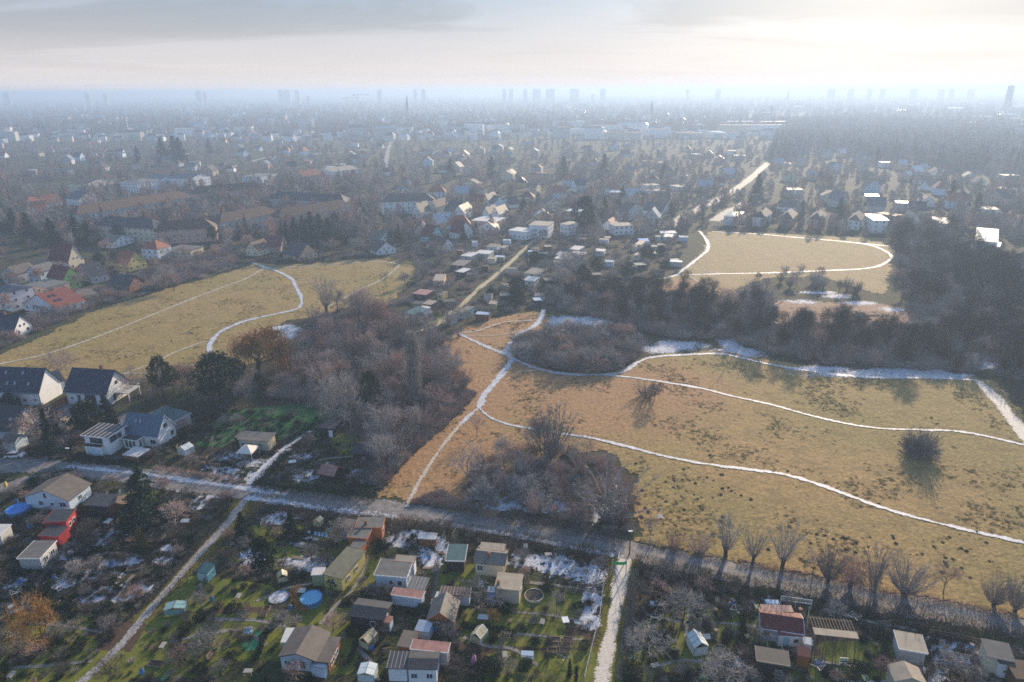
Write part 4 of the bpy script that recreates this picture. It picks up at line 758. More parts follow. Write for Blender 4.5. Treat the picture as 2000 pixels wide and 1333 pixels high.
# larger houses on the left
hs1 = B('white_house', 'tall white house with navy roof and six roof windows, leftmost of the pair', 'house', (-28,762), (75,766), (113,743), 4.3, 5.6, 'gable_x', W_WHITE, R_NAVY, .4, front=[(.7, 1.0, 1.2, 1.3), (.45, 1, 1.4, 1.3), (.9, 1.3, .8, .8)], door=(.58, 1.2, 2.2, TRIM_D), sky=[(.2, .3), (.38, .3), (.52, .3), (.78, .3), (.3, .75), (.62, .75)], mark='the leftmost navy-roofed white house')
hs2 = B('white_house', 'white house with navy roof, chimney and a dark slate panel in its front wall', 'house', (128,762), (206,767), (238,741), 4.3, 5.0, 'gable_x', W_WHITE, R_NAVY, .6, front=[(.3, .9, .9, 2.0, TRIM_D), (.12, 1.4, .8, .8)], right=[(.32, .5, 1.0, 2.1, TRIM_D), (.72, 1.0, 2.0, 1.8, TRIM_D), (.5, 5.0, 1.0, 1.0, TRIM_D)], chimney=(.72, .5, .8, 1.3), mark='the navy-roofed house with a chimney')
r2, W2_, D2_ = hs2
q = MB(); q.box(W2_ * .45, W2_ * .72, -.08, -.004, .02, 4.2); q.obj('slate_panel', TRIM_D, r2)
q = MB(); q.box(W2_ + .01, W2_ + 4.2, D2_ * .35, D2_ * .95, 2.6, 2.8)
q.obj('balcony', W_GREY, r2)
for yy in (.4, .9): q = MB(); q.box(W2_ + 3.9, W2_ + 4.1, D2_ * yy - .1, D2_ * yy + .1, 0, 2.6); q.obj('balcony_post', TRIM, r2)
q = MB()
for yy in (.36, .945): q.box(W2_ + .05, W2_ + 4.15, D2_ * yy - .03, D2_ * yy + .03, 3.55, 3.62)
q.box(W2_ + 4.12, W2_ + 4.18, D2_ * .36, D2_ * .945, 3.55, 3.62); q.obj('railing', TRIM, r2)
B('white_wing', 'white gabled wing behind the right end of the leftmost navy-roofed house', 'house', (104,748), (124,741), (118,733), 4.0, 2.6, 'gable_x', W_WHITE, R_NAVY, .3)
hs3 = B('blue_roof_house', 'white house with bright slate-blue roof, two roof windows and white gable', 'house', (238,846), (307,853), (350,830), 3.1, 4.2, 'gable_x', W_WHITE, R_BLUE, .3, front=[(.85, .9, 1.5, 1.0, TRIM_D)], right=[(.5, 4.0, 1.3, 1.2, TRIM_D), (.78, .9, 1.0, 1.2, TRIM_D)], sky=[(.3, .62), (.42, .62)], trim=TRIM, mark='the blue-roofed white house')
ex = B('sun_room', 'flat dark-roofed sun room with tall windows before the blue-roofed house', 'annex', (240,857), (266,861), (283,848), 2.7, .1, 'shed', W_WHITE, R_DARK, .3, front=[(.22, .5, .7, 1.9, TRIM_D), (.5, .5, .7, 1.9, TRIM_D), (.78, .5, .7, 1.9, TRIM_D)], right=[(.3, .5, .7, 1.9), (.65, .5, .7, 1.9)], trim=TRIM)
B('flat_wing', 'white flat-roofed wing with pale stripes across its dark roof', 'house', (163,850), (209,855), (239,834), 4.9, .15, 'shed', W_WHITE, R_DARK, .5, ribs=6, trim=TRIM, right=[(.3, 3.0, 2.2, 1.5, TRIM_D), (.65, 3.0, 1.4, 1.3, TRIM_D)], front=[(.5, 2.9, 3.6, 1.5, TRIM_D)], mark='the flat wing with the striped roof')
B('garage', 'white garage with ribbed door under the flat striped wing', 'garage', (165,871), (196,874), (208,866), 2.5, .1, 'shed', W_WHITE, R_DARK, .1, door=(.5, 3.2, 2.2, W_LTBLUE))
B('glass_carport', 'glass-striped carport roof behind the blue-roofed house', 'carport', (294,809), (341,823), (365,807), 2.8, .1, 'shed', W_GREY, R_TEAL, .3, ribs=5, trim=TRIM)
B('deck_roof', 'light timber deck roof in front of the blue-roofed house', 'shelter', (240,889), (270,894), (299,880), 1.6, .1, 'shed', W_WOOD, R_WHITE, .1, ribs=5)
B('garden_store', 'small white store box at the back left corner of the blue-roofed house', 'shed', (229,818), (247,819), (252,810), 2.4, .1, 'shed', W_WHITE, R_GREY, .15)
B('dark_roof_house', 'house with a broad dark roof below the leftmost white house', 'house', (-60,836), (33,840), (40,812), 3.0, 5.0, 'gable_x', W_GREY, R_DARK, .5, sky=[(.82, .4)], mark='the broad dark-roofed house')
B('grey_low_house', 'low pale house half hidden by bare trees at the left edge', 'house', (4,862), (28,864), (48,850), 2.6, 1.2, 'gable_x', W_LTBLUE, R_BRGREY, .3)
B('sand_shed', 'beige gabled shed in the sun beside the slim dark conifer', 'shed', (112,823), (128,826), (136,818), 2.2, .8, 'gable_y', W_BEIGE, R_BEIGE, .2)
gh = B('garden_house', 'beige garden house with flat roof and three white windows beside the party tent', 'house', (466,858), (523,862), (540,849), 2.8, .12, 'shed', W_BEIGE, R_GREY, .4, front=[(.12, .8, 1.0, 1.2), (.3, .8, 1.0, 1.2), (.42, .8, .8, 1.2), (.72, .9, 1.2, 1.1)], mark='the beige garden house')
B('lean_shelter', 'thin grey shelter roof on the left end of the beige garden house', 'shelter', (458,855), (470,856), (500,846), 2.3, .06, 'shed', W_DARK, R_GREY, .1)
B('white_door_shed', 'dark shed with two white doors at the end of the snowy path', 'shed', (625,836), (652,839), (665,825), 2.4, .2, 'shed', W_DARK, R_DARK, .2, door=(.75, 1.1, 2.0, TRIM), mark='the shed with white doors')
B('black_hut', 'black wooden hut with one white window and a dark roof in the thicket edge', 'hut', (689,884), (730,889), (738,868), 2.6, 1.1, 'gable_x', W_DARK, R_DARK, .3, front=[(.5, .9, 1.0, .8)], mark='the black wooden hut')
B('brown_roof_hut', 'dark hut with brown gabled roof near the road hedge, in snow', 'hut', (623,924), (651,929), (666,913), 2.3, 1.2, 'gable_x', W_DARK, R_PINKISH, .3, mark='the brown-roofed hut')
# ================================================================== small garden things
def anchor(px, py): p = g(px, py); return p.x, p.y
def frame_house(name, label, px, py, w, d, h, rise, rz, gm, fr):
    """greenhouse: glazing bars and panes, each pane a part"""
    x, y = anchor(px, py); r = empty(name, (x, y, 0), rad(rz)); m = MB(); t = .05
    for (a, b) in ((0, 0), (w, 0), (0, d), (w, d)): m.box(a - t, a + t, b - t, b + t, 0, h)
    for (a, b) in ((0, 0), (0, d)): m.slab([(-t, b - t, h), (-t, b + t, h), (w/2, b + t, h + rise), (w/2, b - t, h + rise)][::-1], .08); m.slab([(w + t, b + t, h), (w + t, b - t, h), (w/2, b - t, h + rise), (w/2, b + t, h + rise)][::-1], .08)
    m.box(w/2 - t, w/2 + t, 0, d, h + rise - .04, h + rise + .05)
    for x_ in (-t, w - t): m.box(x_, x_ + 2 * t, 0, d, h - .05, h + .03)
    m.obj('glazing_frame', fr, r); n = max(2, int(d / .9))
    for i in range(n):
        y0, y1 = d * i / n + .04, d * (i + 1) / n - .04
        for s in (0, 1):
            p = MB(); x0 = 0 if s == 0 else w
            p.slab([(x0, y0, h + .03), (x0, y1, h + .03), (w/2, y1, h + rise), (w/2, y0, h + rise)] if s else [(x0, y1, h + .03), (x0, y0, h + .03), (w/2, y0, h + rise), (w/2, y1, h + rise)], .02); p.obj('roof_pane', gm, r)
            p = MB(); p.box(x0 - .01, x0 + .01, y0, y1, .1, h - .06); p.obj('side_pane', gm, r)
    p = MB(); p.box(t, w - t, -.01, .01, .1, h - .06); p.obj('front_pane', gm, r)
    DISCS.append((x, y, max(w, d) * .8)); return tag(r, label, 'greenhouse')
G_MILK = mat('twin_wall_sheet', (0.55, 0.62, 0.62), 0.3, 0.1, 1.0, spec=0.7); G_AMB = mat('amber_lit_sheet', (0.55, 0.47, 0.28), 0.35, 0.2, 1.0, spec=0.6); G_TEAL = mat('teal_panes', (0.20, 0.36, 0.36), 0.25, 0.1, 1.0, spec=0.7)  # amber tint puts the yellow light in the panes into their colour
frame_house('greenhouse', 'small low greenhouse with teal panes against the snowy left lane', 321, 1204, 3.4, 1.9, 1.2, .4, 8, G_TEAL, WOODM)
frame_house('greenhouse', 'amber-lit greenhouse right of the large brown-roofed cabin', 702, 1264, 1.9, 2.6, 1.5, .8, -28, G_AMB, WOODM)
frame_house('greenhouse', 'milky greenhouse cut off at the bottom, right of the large cabin', 699, 1332, 2.6, 2.2, 1.5, .4, -5, G_MILK, METAL)
frame_house('greenhouse', 'tiny amber greenhouse right of the brown gabled cabin', 920, 1252, 1.9, 2.2, 1.3, .8, -30, G_AMB, TRIM)
frame_house('greenhouse', 'pale blue greenhouse in the garden right of the white lane', 1355, 1284, 2.4, 3.0, 1.8, .9, 12, G_MILK, METAL)
frame_house('greenhouse', 'small white greenhouse on the lawn right of the blue-roofed house', 349, 888, 2.6, 2.6, 1.7, .8, -25, G_MILK, TRIM)
frame_house('greenhouse', 'tiny glass-topped seedling house behind the long row of road bushes', 612, 1028, 1.6, 1.6, 1.2, .6, -20, G_AMB, WOODM)
frame_house('greenhouse', 'wooden doghouse-sized glass house left of the olive building', 543, 1140, 1.8, 1.6, 1.1, .7, 20, G_AMB, WOODM)
def ring_pool(name, label, px, py, r_, h, wm, im, cat='pool', hollow=.12):
    x, y = anchor(px, py); root = empty(name, (x, y, 0)); m = MB(); n = 28
    for k in range(n):
        a0, a1 = 2 * math.pi * k / n, 2 * math.pi * (k + 1) / n; c0, s0, c1, s1 = math.cos(a0), math.sin(a0), math.cos(a1), math.sin(a1); ri = r_ - .08
        m.face([(r_ * c0, r_ * s0, 0), (r_ * c1, r_ * s1, 0), (r_ * c1, r_ * s1, h), (r_ * c0, r_ * s0, h)]); m.face([(r_ * c0, r_ * s0, h), (r_ * c1, r_ * s1, h), (ri * c1, ri * s1, h), (ri * c0, ri * s0, h)]); m.face([(ri * c1, ri * s1, 0), (ri * c0, ri * s0, 0), (ri * c0, ri * s0, h), (ri * c1, ri * s1, h)])
    m.obj('pool_wall', wm, root); c = MB(); c.face([((r_ - .09) * math.cos(2 * math.pi * k / n), (r_ - .09) * math.sin(2 * math.pi * k / n), h - hollow) for k in range(n)]); c.obj('pool_cover', im, root)
    DISCS.append((x, y, r_ + .3)); return tag(root, label, cat)
POOLB = mat('pool_blue', (0.10, 0.36, 0.58), 0.35, 0.1, .8, spec=.6); POOLW = mat('pool_wall_blue', (0.07, 0.20, 0.34), .5, .1); TARP = mat('blue_tarpaulin', (0.03, 0.20, 0.62), 0.4, 0.25, 1.2, .6)
ring_pool('garden_pool', 'round blue pool with pale rim in a curved hedge bed', 609, 1176, 1.95, 1.1, POOLW, POOLB)
ring_pool('covered_pool', 'round pool under a bright blue tarpaulin left of the red cabin', 36, 1000, 2.3, .9, POOLW, TARP, hollow=.02)
ring_pool('round_tub', 'black round tub on the lawn right of the pale blue greenhouse', 1408, 1276, 1.35, .5, TRIM_D, mat('dark_water', (.01, .015, .015), .2), cat='tub')
ring_pool('snow_filled_ring', 'low dark ring bed full of snow left of the round blue pool', 545, 1168, 1.9, .3, TRIM_D, mat('ring_snow', (.34, .37, .44), .8, .75, 1.6), cat='bed')
ring_pool('round_bed', 'round raised bed of dark shrubs on the bright lawn near the beige cabin', 1043, 1166, 1.7, .45, W_CREAM, MATS['tarred_boards'], cat='raised bed')
def raised_bed(label, px, py, w, d, rz):
    x, y = anchor(px, py); r = empty('raised_bed', (x, y, 0), rad(rz))
    for (a, b, c, e) in ((0, w, 0, .08), (0, w, d - .08, d), (0, .08, .081, d - .081), (w - .08, w, .081, d - .081)): m = MB(); m.box(a, b, c, e, 0, .38); m.obj('board', MATS['weathered_timber'], r)
    m = MB(); m.box(.081, w - .081, .081, d - .081, .01, .28); m.obj('soil', mat('bed_soil', (.035, .026, .02), .95, .3, 3, .8), r); return tag(r, label, 'raised bed', 'timber framed raised beds')
k_ = 0
for cx_, lab in ((1068, 'left'), (1092, 'right')):
    for cy__, l2 in ((1277, 'nearest'), (1266, 'middle'), (1256, 'farthest')): raised_bed('timber framed raised bed, %s of the %s row by the snowy corner' % (l2, lab), cx_ + (1277 - cy__) * .35, cy__, 1.6, 1.1, -5)
def parasol(label, px, py, h, cm):
    x, y = anchor(px, py); r = empty('folded_parasol', (x, y, 0)); m = MB(); m.tube((0, 0, 0), (.25, .1, h), .04, .03, 6); m.obj('pole', METAL, r)
    m = MB(); n = 10; rings = [(h * .97, .05), (h * .8, .26), (h * .55, .36), (h * .38, .30)]
    for (z0, r0), (z1, r1) in zip(rings, rings[1:]):
        for k in range(n):
            f = lambda a, rr, z: ((rr * (1 + .25 * (a % 2))) * math.cos(a * 6.283 / n) + .25 * z / h, (rr * (1 + .25 * (a % 2))) * math.sin(a * 6.283 / n) + .1 * z / h, z)
            m.face([f(k, r0, z0), f(k + 1 if k + 1 < n else 0, r0, z0), f(k + 1 if k + 1 < n else 0, r1, z1), f(k, r1, z1)])
    m.obj('folded_cloth', cm, r); return tag(r, label, 'parasol')
parasol('folded pink parasol standing right of the long white cabin', 924, 1305, 2.7, mat('parasol_pink', (.55, .25, .40), .8, .15))
parasol('folded yellow parasol by the white canopy at the top left gardens', 12, 958, 2.4, mat('parasol_yellow', (.65, .42, .08), .8, .15))
def tent():
    x, y = anchor(486, 893); r = empty('party_tent', (x, y, 0), rad(-8)); w = 1.9
    for sx in (-w, w):
        for sy in (-w, w): m = MB(); m.tube((sx, sy, 0), (sx, sy, 2.2), .05, .05, 6); m.obj('tent_pole', TRIM, r)
    m = MB(); c = [(-w - .1, -w - .1, 2.2), (w + .1, -w - .1, 2.2), (w + .1, w + .1, 2.2), (-w - .1, w + .1, 2.2)]
    for k in range(4): m.face([c[k], c[(k + 1) % 4], (0, 0, 3.5)]); a, b = c[k], c[(k + 1) % 4]; m.face([a, (a[0], a[1], 1.95), (b[0], b[1], 1.95), b])
    m.obj('tent_roof', mat('tent_cloth', (.70, .66, .60), .7, .06), r); tag(r, 'white pyramid party tent on four poles in the snowy garden', 'tent', mark='the white party tent'); DISCS.append((x, y, 2.8))
tent()
def post_thing(name, label, cat, px, py, parts, rz=0):
    x, y = anchor(px, py); r = empty(name, (x, y, 0), rad(rz))
    for nm, fn, mt in parts: m = MB(); fn(m); m.obj(nm, mt, r)
    return tag(r, label, cat)
# green banner gate over the gravel lane, street lamp, posts
bw = (g(1222, 1118) - g(1196, 1116)).length
def banner(m):
    for k in range(8):
        x0, x1 = .08 + (bw - .16) * k / 8, .08 + (bw - .16) * (k + 1) / 8; s0, s1 = -.16 * math.sin(math.pi * k / 8), -.16 * math.sin(math.pi * (k + 1) / 8); m.face([(x0, -.05, 2.35 + s0), (x1, -.05, 2.35 + s1), (x1, -.05, 3.0 + s1), (x0, -.05, 3.0 + s0)]); m.face([(x1, -.03, 2.35 + s1), (x0, -.03, 2.35 + s0), (x0, -.03, 3.0 + s0), (x1, -.03, 3.0 + s1)])
post_thing('lane_gate', 'two grey posts holding a bright green banner over the gravel lane', 'gate', 1196, 1122, [('gate_post', lambda m: m.box(-.07, .07, -.07, .07, 0, 3.3), METAL), ('gate_post', lambda m: m.box(bw - .07, bw + .07, -.07, .07, 0, 3.3), METAL), ('banner', banner, mat('banner_green', (.0, .42, .09), .6, .03))], -4)
MARKS.append((*anchor(1210, 1120), 'the green banner gate'))
post_thing('handrail', 'white slanting rail behind the green banner gate', 'rail', 1207, 1100, [('rail', lambda m: m.tube((0, 0, 1.0), (.9, 3.2, 1.0), .05, .05, 6), TRIM), ('rail_post', lambda m: m.tube((0, 0, 0), (0, 0, 1.0), .04, .04, 6), TRIM), ('rail_post', lambda m: m.tube((.9, 3.2, 0), (.9, 3.2, 1.0), .04, .04, 6), TRIM)])
def lamp(label, px, py, h, mt=TRIM_D, head=True):
    return post_thing('street_lamp', label, 'street lamp', px, py, [('lamp_post', lambda m: (m.tube((0, 0, 0), (0, 0, h), .13, .08, 8)), mt), ('lamp_head', lambda m: (m.box(-.45, .35, -.16, .16, h + .003, h + .13)), TRIM)])
lamp('dark lamp post with a white head beside the green banner gate', 1229, 1084, 5.4); lamp('short lamp with white head at the left road corner', 139, 906, 4.2)
post_thing('marker_post', 'thin white marker post on the meadow side of the road', 'post', 1272, 1062, [('post', lambda m: m.box(-.08, .08, -.08, .08, 0, 1.6), TRIM)])
# fences
def fence(label, P, h, style, mt, pm=None, step=2.5, group=None):
    W = [g(*p) for p in P]; root = empty('fence', (W[0].x, W[0].y, 0)); o = W[0]; cnt = 0
    for a, b in zip(W, W[1:]):
        L = (b - a).length; n = max(1, int(L / step)); d = (b - a) / L; rz = math.atan2(d.y, d.x)
        for k in range(n + 1):
            p = a + d * (L * k / n) - o
            put('post', unit(('fp', h, (pm or mt).name), lambda: (lambda q: (q.box(-.05, .05, -.05, .05, 0, h + .08), q.mesh('fence_post', pm or mt))[1])(MB())), root, (p.x, p.y, 0), rz)
        m = MB(); s = a - o; e = b - o
        for z in ((h * .35, h * .9) if style != 'wire' else (h * .5, h)): m.tube((s.x, s.y, z), (e.x, e.y, z), .025, .025, 4)
        m.obj('rail', mt, root)
        if style == 'board':
            nb = min(300 - cnt, int(L / .32))
            for k in range(nb):
                p = s + d * (L * (k + .5) / nb); cnt += 1
                put('plank', unit(('pl', h, mt.name), lambda: (lambda q: (q.box(-.145, .145, -.02, .02, .06, h), q.mesh('fence_plank', mt))[1])(MB())), root, (p.x + d.y * .05, p.y - d.x * .05, 0), rz)
        if style == 'wire':
            q = MB(); nw = int(L / .5)
            for k in range(nw): c = s + d * (L * k / nw); c2 = s + d * (L * (k + 1) / nw); q.tube((c.x, c.y, .1), (c2.x, c2.y, h), .008, .008, 3); q.tube((c.x, c.y, h), (c2.x, c2.y, .1), .008, .008, 3)
            w = q.obj('wire_mesh', mt, root); w['kind'] = 'stuff'
    return tag(root, label, 'fence', group)
fence('orange wooden board fence between the two navy-roofed white houses', [(104, 800), (138, 782)], 2.0, 'board', W_ORWOOD)
fence('wire fence along the left side of the white gravel lane', [(1141, 1333), (1158, 1262), (1171, 1212), (1181, 1130)], 1.3, 'wire', METAL)
fence('wire fence along the right side of the snowy left lane', [(300, 1200), (350, 1140), (392, 1098)], 1.4, 'wire', TRIM_D)
fence('long dark plot fence below the bright lawn with the round bed', [(1000, 1196), (1060, 1202), (1130, 1212)], .8, 'wire', WOODM)
fence('pale plot fence above the bright lawn right of the beige cabin', [(1024, 1142), (1100, 1152), (1170, 1162)], .7, 'wire', WOODM)
fence('lawn fence with thin posts near the bottom, left of the gravel lane', [(1012, 1322), (1098, 1331)], .8, 'wire', WOODM)
fence('low pale picket row in the snow right of the corrugated-roof cabin', [(1833, 1276), (1865, 1281), (1896, 1287)], .7, 'board', mat('pale_pickets', (.5, .42, .33), .8, .1))
fence('fence between road hedge and gardens on the right', [(1815, 1240), (1870, 1250), (1925, 1262)], 1.1, 'wire', WOODM)
fence('wire fence across the lawn left of the round blue pool', [(430, 1195), (490, 1200), (560, 1207)], .9, 'wire', WOODM)
fence('garden fence along the snowy path to the beige garden house', [(500, 940), (535, 905), (570, 872)], 1.1, 'wire', TRIM_D)
fence('plot fence running up from the road left of the orange house', [(565, 1190), (590, 1150)], .9, 'wire', WOODM)
# pergola, lattice, ladder, signs, furniture
def pergola():
    x, y = anchor(1588, 1262); r = empty('pergola', (x, y, 0), rad(-9)); L = (g(1670, 1274) - g(1588, 1262)).length
    for k in range(5):
        for yy in (0, 3.6): m = MB(); m.box(L * k / 4 - .06, L * k / 4 + .06, yy - .06, yy + .06, 0, 2.5); m.obj('post', WOODM, r)
    for yy in (0, 3.6): m = MB(); m.box(-.2, L + .2, yy - .05, yy + .05, 2.502, 2.64); m.obj('beam', WOODM, r)
    for k in range(14): m = MB(); m.box(L * k / 13 - .04, L * k / 13 + .04, 1.2, 3.9, 2.642, 2.74); m.obj('rafter', WOODM, r)
    m = MB(); m.slab([(-.2, -.3, 2.66), (L + .2, -.3, 2.66), (L + .2, 1.1, 2.8), (-.2, 1.1, 2.8)], .05); m.obj('roof_strip', R_BEIGE, r)
    m = MB(); m.tube((-.1, 3.8, 0), (-.25, 3.9, 4.6), .06, .05, 6); m.obj('tall_pole', W_CREAM, r); tag(r, 'timber pergola with beige roof strip right of the maroon-roofed cabin', 'pergola', mark='the timber pergola'); DISCS.append((x + L / 2, y + 1, 5))
pergola()
def lattice():
    x, y = anchor(1523, 1185); r = empty('lattice_frame', (x, y, 0), rad(-13)); L = 5.0
    for k in range(3): m = MB(); m.tube((L * k / 2, 0, 0), (L * k / 2, 0, 2.3), .05, .05, 6); m.obj('post', TRIM, r)
    for z in (1.45, 2.3): m = MB(); m.tube((0, 0, z), (L, 0, z), .05, .05, 6); m.obj('rail', TRIM, r)
    m = MB()
    for k in range(16): m.tube((L * k / 16, 0, 1.45), (L * (k + 1) / 16, 0, 2.3), .02, .02, 4); m.tube((L * k / 16, 0, 2.3), (L * (k + 1) / 16, 0, 1.45), .02, .02, 4)
    m.obj('lattice', TRIM, r); tag(r, 'white lattice frame on posts behind the maroon-roofed cabin', 'lattice')
lattice()
def deep(m): m.box(0, 2.4, 0, 1.2, .02, .9)
post_thing('water_tank', 'blue open water tank behind the maroon-roofed cabin', 'tank', 1495, 1188, [('tank_body', deep, POOLW), ('water', lambda m: m.box(.1, 2.3, .1, 1.1, .902, .93), POOLB)], -6)
post_thing('ladder', 'white step ladder standing under a fruit tree near the road hedge', 'ladder', 1368, 1190, [('ladder_leg', lambda m: (m.tube((-.35, 0, 0), (0, .3, 3.2), .04, .03, 5)), TRIM), ('ladder_leg', lambda m: (m.tube((.35, 0, 0), (.1, .3, 3.2), .04, .03, 5)), TRIM), ('ladder_leg', lambda m: m.tube((.05, 1.3, 0), (.05, .32, 3.2), .04, .03, 5), TRIM), ('rung', lambda m: [m.tube((-.33 + .1 * k, .09 * k, .4 + .75 * k * .9), (.33 - .06 * k, .09 * k, .4 + .75 * k * .9), .03, .03, 4) for k in range(4)][0], TRIM)])
post_thing('framed_board', 'small white framed board on a stand below the pergola', 'board', 1637, 1302, [('stand', lambda m: m.tube((.6, 0, 0), (.6, 0, .7), .04, .04, 5), TRIM), ('board_frame', lambda m: (m.box(0, 1.25, -.04, .04, .7, .78), m.box(0, 1.25, -.04, .04, 1.7, 1.78), m.box(0, .08, -.04, .04, .78, 1.7), m.box(1.17, 1.25, -.04, .04, .78, 1.7)), TRIM), ('board_cross', lambda m: (m.box(.58, .67, -.03, .03, .78, 1.7), m.box(.081, .579, -.03, .03, 1.2, 1.28), m.box(.671, 1.169, -.03, .03, 1.2, 1.28)), mat('cyan_panel', (.25, .5, .6), .5, .1))], -5)
def bench_parts(w, col): return [('seat', lambda m: m.box(0, w, 0, .45, .42, .47), col), ('backrest', lambda m: m.slab([(0, .45, .95), (w, .45, .95), (w, .55, .95), (0, .55, .95)], .42), col), ('leg', lambda m: m.box(.05, .12, 0, .42, 0, .418), col), ('leg', lambda m: m.box(w - .12, w - .05, 0, .42, 0, .418), col)]
def table_parts(w, d, col): return [('table_top', lambda m: m.box(0, w, 0, d, .72, .77), col)] + [('leg', (lambda a, b: lambda m: m.box(a, a + .07, b, b + .07, 0, .718))(a, b), col) for a in (.05, w - .12) for b in (.05, d - .12)]
PL_BLUE = mat('plastic_light_blue', (.30, .55, .75), .5, .1); PL_W = mat('plastic_white', (.75, .76, .78), .5, .05)
post_thing('garden_bench', 'white covered garden seat on the lawn near the bottom, below the raised beds', 'bench', 1018, 1291, bench_parts(1.9, PL_W) + [('seat_cover', lambda m: m.slab([(-.05, -.1, 1.25), (1.95, -.1, 1.25), (1.95, .7, 1.45), (-.05, .7, 1.45)], .25), PL_W)], -5)
post_thing('garden_table', 'white garden table at the end of the bright lawn with the round bed', 'table', 1100, 1224, table_parts(1.1, 1.4, PL_W), 10)
post_thing('garden_bench', 'light blue bench on the dark lawn left of the orange house', 'bench', 556, 1058, bench_parts(1.3, PL_BLUE), 35)
post_thing('garden_table', 'pale blue folding table on the dark lawn left of the orange house', 'table', 594, 1048, table_parts(1.2, .7, PL_BLUE), 5)
for k, (px, py) in enumerate(((613, 1049), (620, 1050), (627, 1051), (634, 1052))):
    post_thing('garden_chair', ['first', 'second', 'third', 'fourth'][k] + ' pale blue chair of the row left of the orange house, counted from the left', 'chair', px, py, [('seat', lambda m: m.box(0, .45, 0, .45, .42, .46), PL_BLUE), ('backrest', lambda m: m.box(0, .45, .42, .46, .461, .95), PL_BLUE)] + [('leg', (lambda a, b: lambda m: m.box(a, a + .04, b, b + .04, 0, .418))(a, b), PL_BLUE) for a in (0, .41) for b in (0, .41)], -8)['group'] = 'pale blue garden chairs'
post_thing('play_frame', 'small blue and white climbing frame on the lawn near the lower left', 'play frame', 476, 1245, [('platform', lambda m: m.box(0, 1.4, 0, .9, .6, .7), PL_BLUE), ('leg', lambda m: m.box(0, .08, 0, .08, 0, .598), PL_W), ('leg', lambda m: m.box(1.32, 1.4, 0, .08, 0, .598), PL_W), ('leg', lambda m: m.box(0, .08, .82, .9, 0, .598), PL_W), ('leg', lambda m: m.box(1.32, 1.4, .82, .9, 0, .598), PL_W), ('rail', lambda m: m.box(0, 1.4, .82, .87, .702, 1.2), PL_W)], 15)
patch('ground_sheet', mat('green_ground_sheet', (.05, .26, .13), .8, .1), 496, 1252, 1.7, 2.2, .02, -20)
post_thing('stacked_pots', 'white bucket pile beside the snow in the lower left corner gardens', 'buckets', 508, 1098, [('bucket', lambda m: m.tube((0, 0, 0), (0, 0, .5), .25, .32, 10, cap=True), PL_W), ('bucket', lambda m: m.tube((.8, .3, 0), (.8, .3, .45), .25, .3, 10, cap=True), PL_W)])
def barrel(label, px, py, r_, h, mt): return post_thing('rain_barrel', label, 'barrel', px, py, [('barrel_body', lambda m: (m.tube((0, 0, 0), (0, 0, h / 2), r_ * .85, r_, 12), m.tube((0, 0, h / 2), (0, 0, h), r_, r_ * .85, 12, cap=True)), mt), ('lid', lambda m: m.tube((0, 0, h + .003), (0, 0, h + .04), r_ * .9, r_ * .8, 12, cap=True), TRIM_D)])
BB = mat('barrel_blue', (.05, .22, .55), .45, .1); BG = mat('barrel_green', (.05, .16, .09), .5, .1)
barrel('blue rain barrel at the corner of the black tarred cabin', 758, 1232, .4, 1.1, BB); barrel('blue rain barrel behind the amber greenhouse', 726, 1268, .38, 1.0, BB); barrel('blue barrel right of the small orange-brown shed', 1598, 1300, .42, 1.1, BB); barrel('green rain barrel by the maroon-roofed cabin', 1582, 1262, .4, 1.1, BG); barrel('blue barrel beside the shed with white doors', 699, 842, .4, 1.1, BB); barrel('blue barrel beside the striped awning shelter', 850, 1232, .4, 1.1, BB); barrel('green barrel below the teal tool shed', 402, 1140, .38, 1.0, BG)
# people
def person(px, py, label, col, step, rz):
    x, y = anchor(px, py); me = bpy.data.meshes.new('person_body'); s = step
    V = [(0, 0, .95), (0, 0, 1.2), (0, 0, 1.45), (0, .02, 1.54), (0, .03, 1.68), (.19, 0, 1.42), (.25, -.06 * s, 1.15), (.26, .08 * s, .92), (-.19, 0, 1.42), (-.25, .06 * s, 1.15), (-.26, .10 * s, .92), (.1, 0, .88), (.11, .16 * s, .48), (.11, .12 * s, .06), (.11, .28 * s, .03), (-.1, 0, .88), (-.11, -.10 * s, .48), (-.11, -.26 * s, .06), (-.11, -.12 * s, .03)]
    E = [(0, 1), (1, 2), (2, 3), (3, 4), (2, 5), (5, 6), (6, 7), (2, 8), (8, 9), (9, 10), (0, 11), (11, 12), (12, 13), (13, 14), (0, 15), (15, 16), (16, 17), (17, 18)]
    Rr = [.17, .15, .16, .06, .105, .07, .055, .04, .07, .055, .04, .10, .07, .05, .045, .10, .07, .05, .045]
    me.from_pydata(V, E, []); me.materials.append(col); o = put('person', me, None, (x, y, ZM if inpoly(px, py, M1) or inpoly(px, py, M2) else .05), rad(rz)); sk = o.modifiers.new('skin', 'SKIN')
    for i, r_ in enumerate(Rr): me.skin_vertices[0].data[i].radius = (r_, r_ * .8)
    me.skin_vertices[0].data[0].use_root = True; su = o.modifiers.new('sub', 'SUBSURF'); su.levels = su.render_levels = 1
    h = MB(); rn = random.Random(3)
    for a in range(6):
        for b in range(3): t0, t1 = a * math.pi / 3, (a + 1) * math.pi / 3; p0, p1 = b * .55, (b + 1) * .55; f = lambda t, p: (.115 * math.cos(t) * math.sin(p), .03 + .115 * math.sin(t) * math.sin(p), 1.69 + .12 * math.cos(p)); h.face([f(t0, p0), f(t0, p1), f(t1, p1), f(t1, p0)])
    h.obj('hair', TRIM_D, o); return tag(o, label, 'person')
COAT = mat('dark_coat', (.02, .02, .025), .8, .2); COAT2 = mat('blue_coat', (.04, .06, .10), .8, .2)
